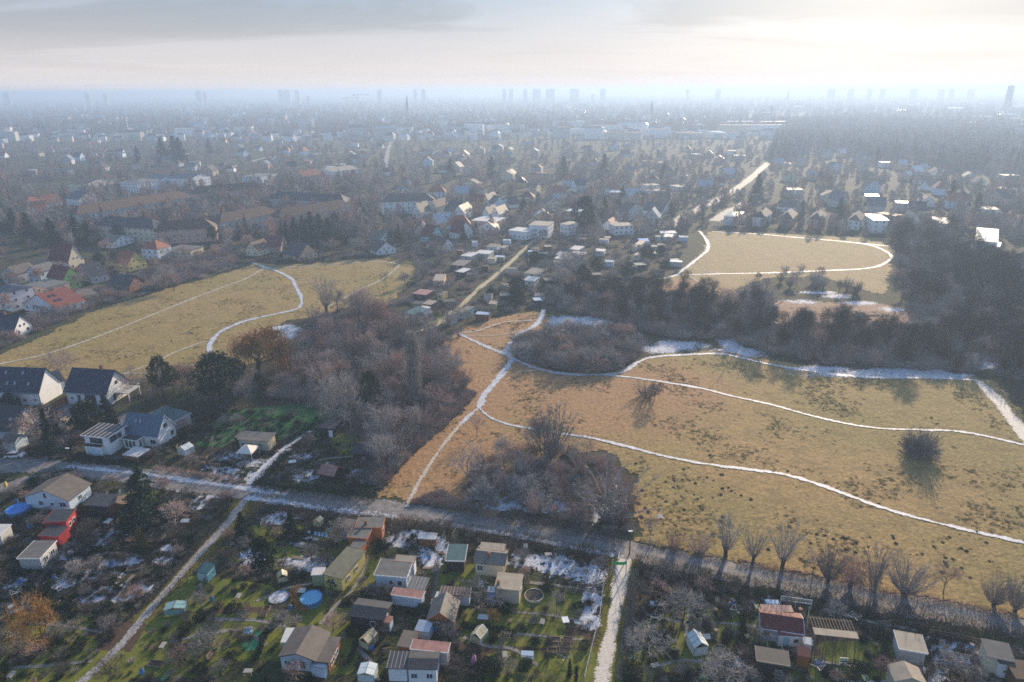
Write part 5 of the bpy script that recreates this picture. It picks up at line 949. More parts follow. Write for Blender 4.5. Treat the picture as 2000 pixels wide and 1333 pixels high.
person(336, 673, 'person in dark clothes standing alone on the left meadow', COAT, .4, 20); person(989, 712, 'person in dark coat walking down the snowy path below the crossing', COAT, 1, 170); person(1012, 640, 'person in blue coat on the snowy path above the crossing', COAT2, 1, 160)
# ================================================================== houses of the middle distance
def mwin(root, W, D, z, rz_front=True, n=3, fl=1, side=True, mt=None):
    """windows as joined frame+pane pieces, one object each"""
    def wm(): q = MB(); q.box(-.55, .55, -.05, 0, 0, 1.3, 0); q.box(-.46, .46, -.07, -.051, .09, 1.21, 1); return q.mesh('window_unit', [TRIM, GLASS])
    me = unit('mw', wm)
    for f in range(fl):
        zz = 1.0 + 2.8 * f
        if zz + 1.3 > z: break
        for k in range(n): put('window', me, root, (W * (k + .5) / n, -.004, zz))
        if side:
            for k in range(max(1, int(D / 3.6))): put('window', me, root, (W + .004, D * (k + .5) / max(1, int(D / 3.6)), zz), math.pi/2); put('window', me, root, (-.004, D * (k + .5) / max(1, int(D / 3.6)), zz), -math.pi/2)
def gwin(root, W, D, z, rise, kind):
    def wm(): q = MB(); q.box(-.45, .45, -.05, 0, 0, 1.1, 0); q.box(-.37, .37, -.07, -.051, .08, 1.02, 1); return q.mesh('window_unit_small', [TRIM, GLASS])
    me = unit('gw', wm)
    if rise < 2: return
    if kind == 'gable_y':
        for u in (.38, .62): put('window', me, root, (W * u, -.004, z + .25))
    elif kind == 'gable_x':
        for u in (.38, .62): put('window', me, root, (W + .004, D * u, z + .25), math.pi/2)
HN = ('house', 'house')
mid = [
 # label, A, B, C, z, rise, kind, wall, roof, floors, mark
 ('white house with dark roof and bay at the left picture edge, by the meadow hedge', (-30,644), (27,646), (60,632), 3.0, 4.6, 'gable_x', W_WHITE, R_NAVY, 1),
 ('white three-storey block with balconies at the left picture edge', (-25,566), (14,573), (46,558), 8.0, 1.5, 'hip', W_WHITE, R_NAVY, 3),
 ('flat grey-roofed block with pinkish and cream walls left of the red solar roof', (49,557), (91,563), (121,550), 6.0, .1, 'flat', W_PINK, R_GREY, 2),
 ('narrow light blue house with double gable above the cream block', (52,530), (74,532), (84,521), 6.0, 2.6, 'gable_y', W_LTBLUE, R_GREY, 2),
 ('pale grey gabled house behind bare trees at the left edge', (2,532), (33,535), (51,523), 5.0, 2.8, 'gable_y', W_GREY, R_BRGREY, 2),
 ('tall cream house with steep maroon roof, highest on the left slope', (94,508), (133,511), (162,503), 4.8, 8.0, 'gable_x', W_CREAM, R_MAROON, 1),
 ('light green house with maroon roof and balconies', (91,541), (122,547), (158,539), 5.0, 5.0, 'gable_x', W_GREEN, R_MAROON, 1),
 ('white house with dark roof next to the light green house', (146,527), (178,541), (201,531), 3.6, 4.4, 'gable_y', W_GREY, R_DARK, 1),
 ('white-walled house with red solar roof by the meadow hedge', (110,603), (165,587), (140,567), 3.0, 4.8, 'gable_x', W_WHITE, R_RED, 1),
 ('low cream flat-roofed annex right of the red solar roof', (160,580), (189,575), (178,564), 2.8, .1, 'flat', W_CREAM, R_BRGREY, 1),
 ('small garage house with dark roof and white gable below the cream block', (66,597), (88,600), (105,589), 2.8, 2.0, 'gable_x', W_WHITE, R_DARK, 1),
 ('low house with broad dark green roof near the meadow edge', (209,557), (252,560), (272,549), 2.8, 4.0, 'gable_x', W_WOOD, R_DARK, 1),
 ('yellow gabled house with orange roof between bare trees', (222,513), (249,516), (268,505), 4.2, 5.0, 'gable_x', W_YEL, R_ORANGE, 1),
 ('white villa with orange hipped roof lit by the sun', (275,486), (307,488), (326,480), 6.0, 4.2, 'hip', W_LTBLUE, R_ORANGE, 2),
 ('flat cream house right of the orange-roofed villa', (329,486), (372,489), (386,481), 4.0, .1, 'flat', W_CREAM, R_GREY, 1),
 ('small grey-roofed white house above the orange-roofed villa', (197,474), (220,475), (240,463), 3.2, 3.0, 'gable_x', W_WHITE, R_GREY, 1),
 ('peach gabled house facing the meadow', (584,502), (620,494), (606,484), 2.8, 6.0, 'gable_y', W_PEACH, R_DARK, 1),
 ('white gabled house with half-round windows at the meadow top', (736,491), (773,486), (763,475), 2.6, 4.4, 'gable_y', W_WHITE, R_DARK, 1),
 ('white house with grey roof above the half-round window house', (722,467), (741,470), (765,463), 3.0, 4.2, 'gable_x', W_WHITE, R_GREY, 1),
 ('pale green gabled house with red-brown roof', (822,460), (842,463), (861,457), 4.0, 6.0, 'gable_x', W_TURQ, R_MAROON, 1),
 ('white house with brown roof facing the allotments', (862,484), (888,480), (876,468), 2.6, 4.4, 'gable_y', W_WHITE, R_BROWN, 1),
 ('yellowish house with brown mansard roof left of the red-roofed house', (479,487), (503,489), (513,480), 3.6, 4.0, 'gable_y', W_CREAM, R_BROWN, 1),
 ('long red-roofed house by the dark conifers', (508,484), (548,483), (553,471), 3.0, 5.0, 'gable_x', W_PINK, R_MAROON, 1),
 ('white house with red roof in front of the paired gables', (877,452), (897,456), (913,449), 4.0, 6.5, 'gable_x', W_WHITE, R_MAROON, 1),
 ('tall white villa with broad flat roof and terraces', (1033,440), (1070,442), (1083,434), 7.5, .1, 'flat', W_WHITE, R_BEIGE, 2),
 ('white cubic villa with roof terrace left of the tall villa', (993,450), (1027,454), (1037,447), 5.0, .1, 'flat', W_WHITE, R_WHITE, 1),
 ('narrow white flat-roofed villa with tall windows', (1094,438), (1110,440), (1116,433), 7.0, .1, 'flat', W_WHITE, R_BEIGE, 2),
 ('long flat pinkish white house behind bare trees', (921,431), (970,434), (974,425), 4.0, .1, 'flat', W_PINK, R_WHITE, 1),
 ('left white gable of the twin-gabled house', (942,417), (955,418), (958,411), 5.0, 4.5, 'gable_y', W_WHITE, R_DARK, 1),
 ('right white gable of the twin-gabled house', (960,418), (975,419), (978,411), 5.0, 4.5, 'gable_y', W_WHITE, R_DARK, 1),
 ('pointed white gable house with dark roof left of the big gabled house', (806,414), (820,415), (826,408), 4.0, 6.0, 'gable_y', W_WHITE, R_DARK, 1),
 ('big white gabled house with three dark roofs', (866,412), (890,414), (898,404), 5.0, 6.0, 'gable_x', W_WHITE, R_DARK, 2),
 ('second big white gable joining the three dark roofs', (884,416), (908,417), (914,408), 4.4, 5.0, 'gable_y', W_WHITE, R_GREY, 1),
 ('cream gable house behind the big gabled house', (838,404), (852,405), (858,397), 5.0, 4.5, 'gable_y', W_CREAM, R_BROWN, 1),
 ('small white gable house near the narrow street trees', (940,389), (953,390), (958,384), 5.0, 4.0, 'gable_y', W_WHITE, R_GREY, 1),
 ('grey gabled house with white front by the long street', (1206,412), (1226,414), (1240,403), 6.5, 4.5, 'gable_x', W_GREY, R_DARK, 2),
 ('long white house with dark mansard roof and two dormers', (1252,411), (1292,414), (1303,404), 3.6, 4.5, 'gable_x', W_WHITE, R_DARK, 1),
 ('white two-storey house at the start of the far meadow street', (1414,422), (1440,424), (1444,414), 6.0, .8, 'hip', W_WHITE, R_WET, 2),
 ('pale house with hipped roof between tall dark trees, right of the street', (1470,424), (1494,426), (1498,415), 6.0, 4.0, 'hip', W_WHITE, R_DARK, 2),
 ('pale two-storey house behind bare trees above the far meadow', (1522,426), (1548,428), (1552,417), 5.5, 4.0, 'hip', W_PINK, R_BRGREY, 2),
 ('cream hip-roofed house above the far meadow', (1580,428), (1606,430), (1610,419), 5.5, 4.0, 'hip', W_GREY, R_BRGREY, 2),
 ('hip-roofed white house above the middle of the far meadow', (1656,430), (1680,432), (1686,421), 6.0, 3.6, 'hip', W_WHITE, R_BRGREY, 2),
 ('white three-storey balcony block above the far meadow', (1706,430), (1735,431), (1740,421), 8.5, .2, 'flat', W_WHITE, R_WET, 3),
 ('white triangular gabled house right of the balcony block', (1776,436), (1800,437), (1806,426), 3.4, 5.0, 'gable_y', W_WHITE, R_GREY, 1),
 ('white flat house with balcony near the right woods', (1826,436), (1856,438), (1862,427), 5.8, .2, 'flat', W_WHITE, R_WET, 2),
 ('house with dazzling zinc roof above the right woods', (1905,470), (1948,474), (1953,452), 6.5, .9, 'shed', W_WHITE, R_SHINE, 2),
 ('lower dazzling metal roof in front of the zinc-roofed house', (1912,484), (1950,488), (1952,476), 4.0, .6, 'shed', W_WHITE, R_SHINE, 1),
 ('pale gabled house at the right edge behind the woods', (1968,515), (1996,520), (2003,505), 4.5, 5.5, 'gable_y', W_PINK, R_DARK, 1),
 ('dark-roofed house between the zinc roof and the right edge', (1925,505), (1958,508), (1964,495), 4.0, 4.5, 'gable_x', W_PINK, R_BRGREY, 1),
 ('grey house with tilted pale roof at the right edge', (1985,545), (2020,550), (2022,532), 4.0, 4.0, 'gable_x', W_GREY, R_SHINE, 1),
 ('orange-red house block at the far left', (24,392), (50,395), (55,386), 6.0, 3.0, 'hip', W_ORANGE, R_ORANGE, 2),
 ('white gabled house with dark roof on the left hillside', (128,388), (154,390), (178,382), 5.0, 5.0, 'gable_x', W_WHITE, R_NAVY, 2),
 ('small pointed white gable on the far left', (74,397), (88,398), (92,391), 3.0, 6.0, 'gable_y', W_WHITE, R_MAROON, 1),
 ('second pointed white gable on the far left, below the first', (62,418), (72,419), (76,413), 3.0, 6.0, 'gable_y', W_WHITE, R_MAROON, 1),
 ('white mansard apartment house left of the yellow stair tower', (276,350), (312,352), (320,344), 9.0, 3.0, 'gable_x', W_LTBLUE, R_NAVY, 3),
 ('white mansard apartment house with yellow stair tower', (326,348), (372,350), (384,343), 10.0, 3.2, 'gable_x', W_WHITE, R_NAVY, 3),
 ('white apartment house with round gable on the left', (234,356), (268,358), (274,349), 9.0, 2.0, 'hip', W_WHITE, R_GREY, 3),
 ('cream apartment house with dark roof at far left', (132,358), (168,360), (176,350), 8.0, 3.5, 'gable_x', W_CREAM, R_BROWN, 3),
 ('orange-lit gabled apartment house right of the row', (574,343), (592,345), (598,338), 9.0, 5.0, 'gable_y', W_PINK, R_ORANGE, 3),
 ('long white terrace lit along its roof', (648,336), (700,330), (716,322), 6.0, 3.0, 'gable_x', W_WHITE, R_BEIGE, 2),
 ('pale blue apartment block near the row of mansard roofs', (472,345), (508,346), (514,339), 9.0, .2, 'flat', W_LTBLUE, R_GREY, 3),
]
for i, (lab, A, Bq, C, z, rise, kd, wm_, rm_, fl) in enumerate(mid):
    o, W, D = building('house', lab, 'house', A, Bq, C, z, rise, kd, wm_, rm_, .35, chimney=(.5, .5, .6, 1.0) if rise > 2.5 and i % 2 == 0 else None, mark='the ' + lab.split(' with ')[0].split(' between ')[0].split(' near ')[0].split(' above ')[0].split(' by ')[0] if i < 50 and len(lab.split(' with ')[0]) < 40 else None, solar=[(.25, .4), (.4, .4), (.25, .7), (.4, .7)] if 'solar' in lab and z == 3.0 else None, sky=[(.7, .5)] if i % 3 == 1 and kd != 'hip' and rise > 3 else ())
    mwin(o, W, D, z, n=max(2, int(W / 3)), fl=fl); gwin(o, W, D, z, rise, kd)
# long barrack-like apartment rows with brown or dark roofs
rows_ = [
 ('long apartment row with brown roof behind the left hillside', (150,420), (375,385), 9, R_BROWN, W_GREY), ('dark-roofed apartment row at the foot of the left conifers', (184,440), (300,448), 8, R_DARK, W_CREAM),
 ('apartment row with dark slate roof in the middle of the wood', (522,388), (672,396), 9, R_DARK, W_GREY), ('brown apartment row left of the dark slate-roofed row', (375,380), (515,368), 9, R_BROWN, W_PINK),
 ('brown-roofed apartment row in front of the slate-roofed row', (430,436), (545,416), 9, R_BROWN, W_GREY), ('long low apartment row right above the dark conifers', (545,426), (690,404), 9, R_BROWN, W_PINK),
 ('brown apartment row at the edge of the wood, above the flat cream house', (300,452), (420,446), 8, R_BROWN, W_PINK), ('apartment row with pale stair bays behind the pointed gables', (745,396), (850,392), 9, R_BRGREY, W_WHITE)]
for lab, A, Bq, z, rm_, wm_ in rows_:
    a = g(*A, z); b = g(*Bq, z); d = (b - a).normalized(); c = b + Vector((-d.y, d.x, 0)) * 12; C = proj(c)
    o, W, D = building('apartment_row', lab, 'apartment building', A, Bq, C, z, 5.0, 'hip', wm_, rm_, .5, mark='the ' + lab.split(' in ')[0].split(' at ')[0].split(' behind ')[0].split(' left ')[0].split(' right ')[0]); mwin(o, W, D, z, n=int(W / 4.2), fl=3, side=False)
# allotment cabins of the middle ground
huts = [
 ('orange-brown hut with pale roof half, near the top of the small allotments', (846,549), (866,549), (874,537), W_PEACH, R_BEIGE), ('brown sheet-roofed hut above the dark sheds', (806,574), (832,577), (838,568), W_DARK, R_PINKISH), ('tiny sunlit hut beside the allotment lane', (854,576), (864,577), (867,570), W_YEL, R_BEIGE),
 ('hut with orange-lit roof right of the dark shed', (826,594), (842,596), (848,589), W_DARK, R_BEIGE), ('grey-white cabin with striped roof by the bright allotment lawn', (789,611), (812,616), (826,602), W_WHITE, R_TEAL), ('annex with frosted roof right of the grey-white cabin', (812,607), (826,609), (832,600), W_WHITE, R_WHITE),
 ('dark cabin with small white window left of the allotment lane', (758,627), (783,630), (790,618), W_DARK, R_DARK), ('turquoise garden house at the corner of the snowy clearing', (893,610), (907,612), (931,602), W_TURQ, R_BRGREY), ('low white-edged platform hut below the turquoise house', (870,622), (882,624), (888,617), W_GREY, R_GREY),
 ('broad grey-blue cabin in the middle allotments', (1024,534), (1052,537), (1060,526), W_GREY, R_GREY), ('white frosted roof hut below the broad grey-blue cabin', (1023,548), (1044,550), (1053,543), W_GREY, R_WHITE), ('long hut with pale sunlit roof in the right allotments', (1086,498), (1114,500), (1118,494), W_GREY, R_WHITE), ('second long pale-roofed hut right of the first', (1114,497), (1140,499), (1144,494), W_GREY, R_WHITE), ('low white hut roof under the two long ones', (1083,505), (1110,508), (1116,501), W_GREY, R_WHITE),
 ('frost-roofed hut at the left of the middle allotments', (900,500), (920,502), (926,494), W_GREY, R_WHITE), ('hut with grey roof below the frost-roofed one', (880,518), (905,520), (912,510), W_DARK, R_GREY), ('bright-roofed hut left of the dark round tree', (890,531), (905,533), (909,525), W_DARK, R_WHITE), ('blue-grey hut near the top of the allotment lane', (950,483), (970,484), (976,478), W_BLUE, R_GREY), ('pale flat hut next to the blue-grey one', (975,484), (985,485), (987,481), W_GREY, R_BEIGE), ('long white-edged hut above the lit lawn', (928,495), (955,497), (959,491), W_GREY, R_WHITE),
 ('teal-roofed hut below the white frosted one', (1000,560), (1018,561), (1024,553), W_TURQ, R_TEAL), ('pale hut at the right end of the allotments', (1238,499), (1247,500), (1249,495), W_CREAM, R_BEIGE), ('long flat hut roof near the far meadow street', (1291,456), (1322,456), (1326,452), W_GREY, R_WHITE), ('second flat hut roof near the far meadow street', (1296,463), (1312,464), (1316,459), W_GREY, R_WHITE), ('hut beside a stack of pale boards in the right allotments', (1240,478), (1252,479), (1255,471), W_CREAM, R_BEIGE), ('blue sheet-covered hut in the right allotments', (1250,472), (1268,472), (1272,467), W_BLUE, TARP), ('thin pale-roofed hut amid the right allotments', (1162,491), (1180,492), (1184,488), W_GREY, R_WHITE), ('grey hut above the two long pale roofs', (1110,487), (1130,489), (1134,482), W_GREY, R_WHITE)]
for lab, A, Bq, C, wm_, rm_ in huts:
    o, W, D = building('garden_hut', lab, 'hut', A, Bq, C, 2.6, .15, 'shed', wm_, rm_, .2); mwin(o, W, D, 2.7, n=1, side=False)
ri = random.Random(5)
def clearp(x, y, r): return free(x, y, r)
ALLOT = [(760,640), (850,560), (880,500), (940,475), (1040,465), (1160,475), (1330,455), (1350,470), (1330,515), (1270,540), (1150,560), (1060,600), (900,640), (840,645)]
AREA = [(1090,560), (1310,500)]
cnt = 0; tries = 0
wl = [W_GREY, W_WOOD, W_DARK, W_CREAM, W_BLUE, W_WHITE, W_OLIVE]; rl = [R_BRGREY, R_GREY, R_BEIGE, R_BRGREY, R_DARK, R_TEAL, R_WET, R_SHINE]
cn_ = {W_GREY: 'grey', W_WOOD: 'brown', W_DARK: 'dark', W_CREAM: 'cream', W_BLUE: 'pale blue', W_WHITE: 'white', W_OLIVE: 'olive', W_PINK: 'pinkish', W_YEL: 'yellow', W_BEIGE: 'beige', W_PEACH: 'peach', W_LTBLUE: 'light blue', W_BRICK: 'brick'}
rn_ = {R_WHITE: 'frosted', R_GREY: 'grey', R_BEIGE: 'beige', R_BRGREY: 'brown-grey', R_DARK: 'dark', R_TEAL: 'teal', R_WET: 'wet shining', R_SHINE: 'shining metal', R_NAVY: 'navy', R_MAROON: 'maroon', R_RED: 'red', R_ORANGE: 'orange', R_BROWN: 'brown'}
while cnt < 42 and tries < 3000:
    tries += 1; px = ri.uniform(770, 1340); py = ri.uniform(468, 640)
    if not inpoly(px, py, ALLOT): continue
    p = g(px, py)
    if not free(p.x, p.y, 2.8): continue
    w, d = ri.uniform(3, 6), ri.uniform(2.6, 4.5); a = g(px, py); rzz = rad(ri.choice((-12, -8, 5, 12))); e = Vector((math.cos(rzz), math.sin(rzz), 0)); n_ = Vector((-e.y, e.x, 0)); z = 2.4
    A = proj((a.x, a.y, z)); Bq = proj((a.x + e.x * w, a.y + e.y * w, z)); C = proj((a.x + e.x * w + n_.x * d, a.y + e.y * w + n_.y * d, z)); wm_, rm_ = ri.choice(wl), ri.choice(rl)
    o, W, D = building('garden_hut', 'x', 'hut', A, Bq, C, z, .12, 'shed', wm_, rm_, .15); auto(o, 'small %s hut with %s roof' % (cn_[wm_], rn_[rm_]), 'hut', 'huts of the far allotments', 'allot'); cnt += 1
# ---- the town beyond, single houses -------------------------------------------------------
def house_variant(seed, wm_, rm_):
    rr = random.Random(seed); W, D, z, rise = rr.uniform(9, 14), rr.uniform(8, 11), rr.choice((3, 4, 5.6, 6)), rr.uniform(3, 5.5); kd = rr.choice(('x', 'y', 'x', 'hip', 'flat')); m, r = MB(), MB(); m.box(0, W, 0, D, 0, z); o = .4
    n = int(W / 3)
    for f in range(1 if z < 5 else 2):
        for k in range(n): m.box(W * (k + .5) / n - .5, W * (k + .5) / n + .5, -.03, .05, 1 + 2.8 * f, 2.3 + 2.8 * f, 1)
    if kd == 'flat': r.slab([(-o, -o, z + .25), (W + o, -o, z + .25), (W + o, D + o, z + .25), (-o, D + o, z + .25)], .24)
    elif kd == 'hip':
        q = min(W, D) / 2; c = [(-o, -o, z + .01), (W + o, -o, z + .01), (W + o, D + o, z + .01), (-o, D + o, z + .01)]; a, b = (q, D/2, z + rise), (W - q, D/2, z + rise)
        for f in ((c[0], c[1], b, a), (c[1], c[2], b), (c[2], c[3], a, b), (c[3], c[0], a)): r.face(f)
    elif kd == 'x':
        for x in (0, W): m.face([(x, 0, z), (x, D, z), (x, D/2, z + rise)])
        r.slab([(-o, -o, z - .2), (W + o, -o, z - .2), (W + o, D/2, z + rise + .2), (-o, D/2, z + rise + .2)], .18); r.slab([(W + o, D + o, z - .2), (-o, D + o, z - .2), (-o, D/2, z + rise + .2), (W + o, D/2, z + rise + .2)], .18)
    else:
        for y in (0, D): m.face([(0, y, z), (W, y, z), (W/2, y, z + rise)])
        m.box(W/2 - .5, W/2 + .5, -.03, .05, z + .6, z + 1.8, 1)
        r.slab([(-o, D + o, z - .2), (-o, -o, z - .2), (W/2, -o, z + rise + .2), (W/2, D + o, z + rise + .2)], .18); r.slab([(W + o, -o, z - .2), (W + o, D + o, z - .2), (W/2, D + o, z + rise + .2), (W/2, -o, z + rise + .2)], .18)
    return m.mesh('town_house_wall', [wm_, GLASS]), r.mesh('town_house_roof', rm_), W, D, wm_, rm_
twl = [W_WHITE, W_CREAM, W_GREY, W_PINK, W_WHITE, W_LTBLUE, W_BEIGE, W_WHITE, W_YEL, W_PEACH]; trl = [R_DARK, R_BROWN, R_GREY, R_MAROON, R_RED, R_BRGREY, R_NAVY, R_ORANGE, R_WET, R_SHINE]
HV = [house_variant(900 + i, twl[i % 10], trl[(i * 3 + i // 10) % 10]) for i in range(30)]
FORB = [M1, M2, M3, ALLOT, [(1500,320), (1620,300), (1800,330), (2000,350), (2000,262), (1700,232), (1520,240)], [(180,385), (720,350), (720,470), (420,470), (180,470)], [(1745,450), (1890,440), (2000,540), (2000,760), (1745,700)]]
town = 0; tries = 0; TOWN_PTS = []
while town < 240 and tries < 14000:
    tries += 1; py = 255 + 215 * ri.random() ** 1.15; px = ri.uniform(-10, 2010)
    if px < 760 and py > 345: continue
    if any(inpoly(px, py, Pq) for Pq in FORB): continue
    if px > 1330 and py > 440: continue
    p = g(px, py)
    if not free(p.x, p.y, 7.5): continue
    wmx, rmx, W, D, wn, rn = HV[ri.randrange(30)] if not (px > 1400 and ri.random() < .2) else ri.choice([h for h in HV if h[5] in (R_WET, R_SHINE, R_GREY)])
    o = empty('town_house', (p.x, p.y, 0), rad(ri.choice((-20, -10, 0, 15, 25, 70, -65)) + ri.uniform(-6, 6))); put('wall', wmx, o); put('roof', rmx, o)
    auto(o, '%s house with %s roof' % (cn_[wn], rn_[rn]), 'house', 'houses among the trees of the town', 'town'); DISCS.append((p.x, p.y, 7.0)); TOWN_PTS.append((p.x, p.y)); town += 1
# ---- far roofs: past the countable ones, one mass ------------------------------------------
far = MB(); rf = random.Random(8)
for _ in range(3400):
    y = 1300 * math.exp(rf.random() * 2.1); x = rf.uniform(-.82, .82) * y; q_ = proj((x, y, 0))
    if q_[0] < -30 or q_[0] > 2030 or y > 9500: continue
    if inpoly(q_[0], q_[1], FORB[4]): continue
    if nz(x, y, .0016) < -.12: continue
    big_ = rf.random() < .2; w, d, h = (rf.uniform(24, 70), rf.uniform(11, 16), rf.uniform(10, 22)) if big_ else (rf.uniform(10, 20), rf.uniform(9, 13), rf.uniform(6, 11)); an = rf.uniform(-.6, .6); c, s = math.cos(an), math.sin(an); i0 = len(far.v); mi = rf.choice((0, 0, 1, 2)); rm = rf.choice((3, 3, 4, 4, 5, 6, 2) if x < .1 * y else (3, 4, 4, 5, 6, 6))
    far.box(-w/2, w/2, -d/2, d/2, 0, h, mi); hip_ = rf.uniform(2, 5) if not big_ or rf.random() < .5 else .4; a_, b_ = (-w/2 + d/3, 0, h + hip_), (w/2 - d/3, 0, h + hip_); cc = [(-w/2 - .4, -d/2 - .4, h + .02), (w/2 + .4, -d/2 - .4, h + .02), (w/2 + .4, d/2 + .4, h + .02), (-w/2 - .4, d/2 + .4, h + .02)]
    for f_ in ((cc[0], cc[1], b_, a_), (cc[1], cc[2], b_), (cc[2], cc[3], a_, b_), (cc[3], cc[0], a_)): far.face(f_, rm)
    for i in range(i0, len(far.v)): vx, vy, vz = far.v[i]; far.v[i] = (x + c * vx - s * vy, y + s * vx + c * vy, vz)
fo = far.obj('distant_town', [W_WHITE, W_CREAM, W_GREY, R_DARK, R_BRGREY, R_MAROON, R_SHINE]); fo['kind'] = 'stuff'
# ---- landmarks near the horizon -------------------------------------------------------------
FARW = mat('far_concrete', (.5, .5, .5), .8, .1)
def tower(label, px, pyt, y, w, d, cat='tower block', shape='slab', name='tower_block'):
    if shape in ('slab', 'tank') or pyt < 172: w, d = w * 1.2, d; pyt, y = (168, 2300) if pyt < 150 else (max(pyt + 2, 174.5), 4500)
    v = ray(px, pyt); t = y / v.y; x = v.x * t; h = min(CAM_H + v.z * t, 97.5); r = empty(name, (x, y, 0)); m = MB()
    if shape == 'slab': m.box(-w/2, w/2, -d/2, d/2, 0, h); m.obj('facade', FARW, r); q = MB(); q.box(-w/6, w/6, -d/4, d/4, h + .003, h + 2.0); q.obj('roof_plant', FARW, r)
    elif shape == 'spire':
        m.box(-w/2, w/2, -w/2, w/2, 0, h * .55); m.obj('church_tower', BRICK, r); q = MB(); c = [(-w/2, -w/2, h * .55), (w/2, -w/2, h * .55), (w/2, w/2, h * .55), (-w/2, w/2, h * .55)]
        for k in range(4): q.face([c[k], c[(k + 1) % 4], (0, 0, h)])
        q.obj('spire', R_DARK, r); q = MB(); q.box(-w/2, w/2, w/2 + .01, w * 3.5, 0, h * .3); q.obj('nave', BRICK, r)
    elif shape == 'stack': m.tube((0, 0, 0), (0, 0, h), w/2, w/3, 10, cap=True); m.obj('shaft', FARW, r); q = MB(); q.tube((0, 0, h * .86), (0, 0, h * .9), w * .42, w * .40, 10); q.obj('band', R_RED, r)
    elif shape == 'crane':
        m.box(-.8, .8, -.8, .8, 0, h); m.obj('mast', METAL, r); q = MB(); q.box(-14, 40, -.6, .6, h + .01, h + 1.6); q.obj('jib', METAL, r); q = MB(); q.box(-13, -8, -1, 1, h - 2.5, h); q.obj('counterweight', FARW, r)
    elif shape == 'tank': m.tube((0, 0, 0), (0, 0, h * .7), w * .25, w * .2, 10); m.obj('shaft', BRICK, r); q = MB(); q.tube((0, 0, h * .7), (0, 0, h * .92), w/2, w/2, 12); q.tube((0, 0, h * .92), (0, 0, h), w/2, .4, 12); q.obj('tank_head', FARW, r)
    return tag(r, label, cat)
tower('tallest tower block, standing above the right end of the horizon', 1976, 143, 2600, 12, 12); tower('wide tower block left of the tallest one on the horizon', 1786, 160, 3000, 34, 16); tower('low broad block between the two tallest towers on the right horizon', 1898, 160, 3100, 30, 16)
tower('slim church spire left of the middle of the horizon', 794, 184, 2300, 9, 9, 'church', 'spire', 'church'); tower('tall thin chimney stack right of the slim church spire', 827, 170, 2400, 7, 7, 'chimney stack', 'stack', 'chimney_stack'); tower('construction crane above the left distance', 697, 186, 2300, 5, 5, 'crane', 'crane', 'tower_crane'); tower('second fainter crane left of the first', 677, 192, 2500, 5, 5, 'crane', 'crane', 'tower_crane')
tower('dark water tower near the dark wood on the right', 1508, 206, 1900, 7, 7, 'chimney stack', 'stack', 'chimney_stack'); tower('small church spire right of the middle distance', 1274, 196, 2100, 8, 8, 'church', 'spire', 'church'); tower('round-headed water tower on the horizon right of the middle', 1344, 170, 3300, 20, 20, 'water tower', 'tank', 'water_tower'); tower('isolated tower block below the left horizon', 602, 186, 2700, 20, 14); tower('tower block with flat head below the middle horizon', 1158, 182, 2700, 14, 12)
tower('thin radio mast left of the middle horizon', 776, 158, 2800, 3, 3, 'mast', 'stack', 'radio_mast'); tower('pointed tower on the horizon right of the water tower', 1541, 168, 3000, 9, 9, 'church', 'spire', 'church')
for k, (px, pyt, w) in enumerate(((387, 176, 30), (400, 178, 22), (548, 172, 26), (560, 173, 30), (580, 171, 24), (741, 172, 24), (811, 172, 18), (827, 171, 22), (985, 170, 20), (998, 169, 22), (1026, 167, 22), (1048, 170, 40), (1075, 169, 46), (1122, 169, 48), (1178, 168, 26), (1403, 172, 24), (1625, 168, 34), (1663, 167, 26), (1700, 168, 20), (1725, 167, 22), (1860, 163, 22), (1840, 165, 26), (170, 179, 28), (205, 180, 22), (12, 179, 30))):
    o = tower('x', px, pyt + (k % 3), 4500, w, 16); auto(o, ('broad', 'narrow', 'grey', 'flat-topped', 'square')[k % 5] + ' tower block', 'tower block', 'tower blocks along the horizon', 'horizon')
tower('pale construction crane in front of the left wood', 200, 300, 950, 2, 2, 'crane', 'crane', 'tower_crane'); tower('thin crane over the far left roofs', 245, 228, 1500, 3, 3, 'crane', 'crane', 'tower_crane')

# a car on the far street
def car(label, px, py, rz, paint):
    x, y = anchor(px, py); r = empty('parked_car', (x, y, .04), rad(rz)); m = MB(); m.box(-2.1, 2.1, -.85, .85, .3, .85); m.slab([(-1.4, -.72, 1.42), (.7, -.72, 1.42), (.7, .72, 1.42), (-1.4, .72, 1.42)], .04); m.obj('body', paint, r)
    q = MB(); lo = [(-1.9, -.82, .853), (1.3, -.82, .853), (1.3, .82, .853), (-1.9, .82, .853)]; hi = [(-1.4, -.72, 1.378), (.7, -.72, 1.378), (.7, .72, 1.378), (-1.4, .72, 1.378)]
    for k in range(4): q.face([lo[k], lo[(k + 1) % 4], hi[(k + 1) % 4], hi[k]])
    q.obj('windows', GLASS, r)
    for a in (-1.3, 1.3):
        for b in (-.86, .74): q = MB(); q.tube((a, b, .32), (a, b + .12, .32), .32, .32, 12, cap=True); q.obj('wheel', TRIM_D, r)
    for b in (-.6, .6): q = MB(); q.box(2.1, 2.13, b - .15, b + .15, .6, .75); q.obj('headlight', TRIM, r)
    return tag(r, label, 'car')
car('silver car driving on the sunlit street above the far meadow', 1384, 396, 55, mat('car_paint_silver', (.5, .5, .52), .25, .02, metal=.5))
car('dark car parked on the paved court below the navy-roofed white houses', 158, 805, 10, mat('car_paint_dark', (.02, .03, .05), .25, .02)); car('white van-like car at the left end of the road by the snowy corner', 30, 893, 4, mat('car_paint_white', (.65, .67, .7), .3, .02))
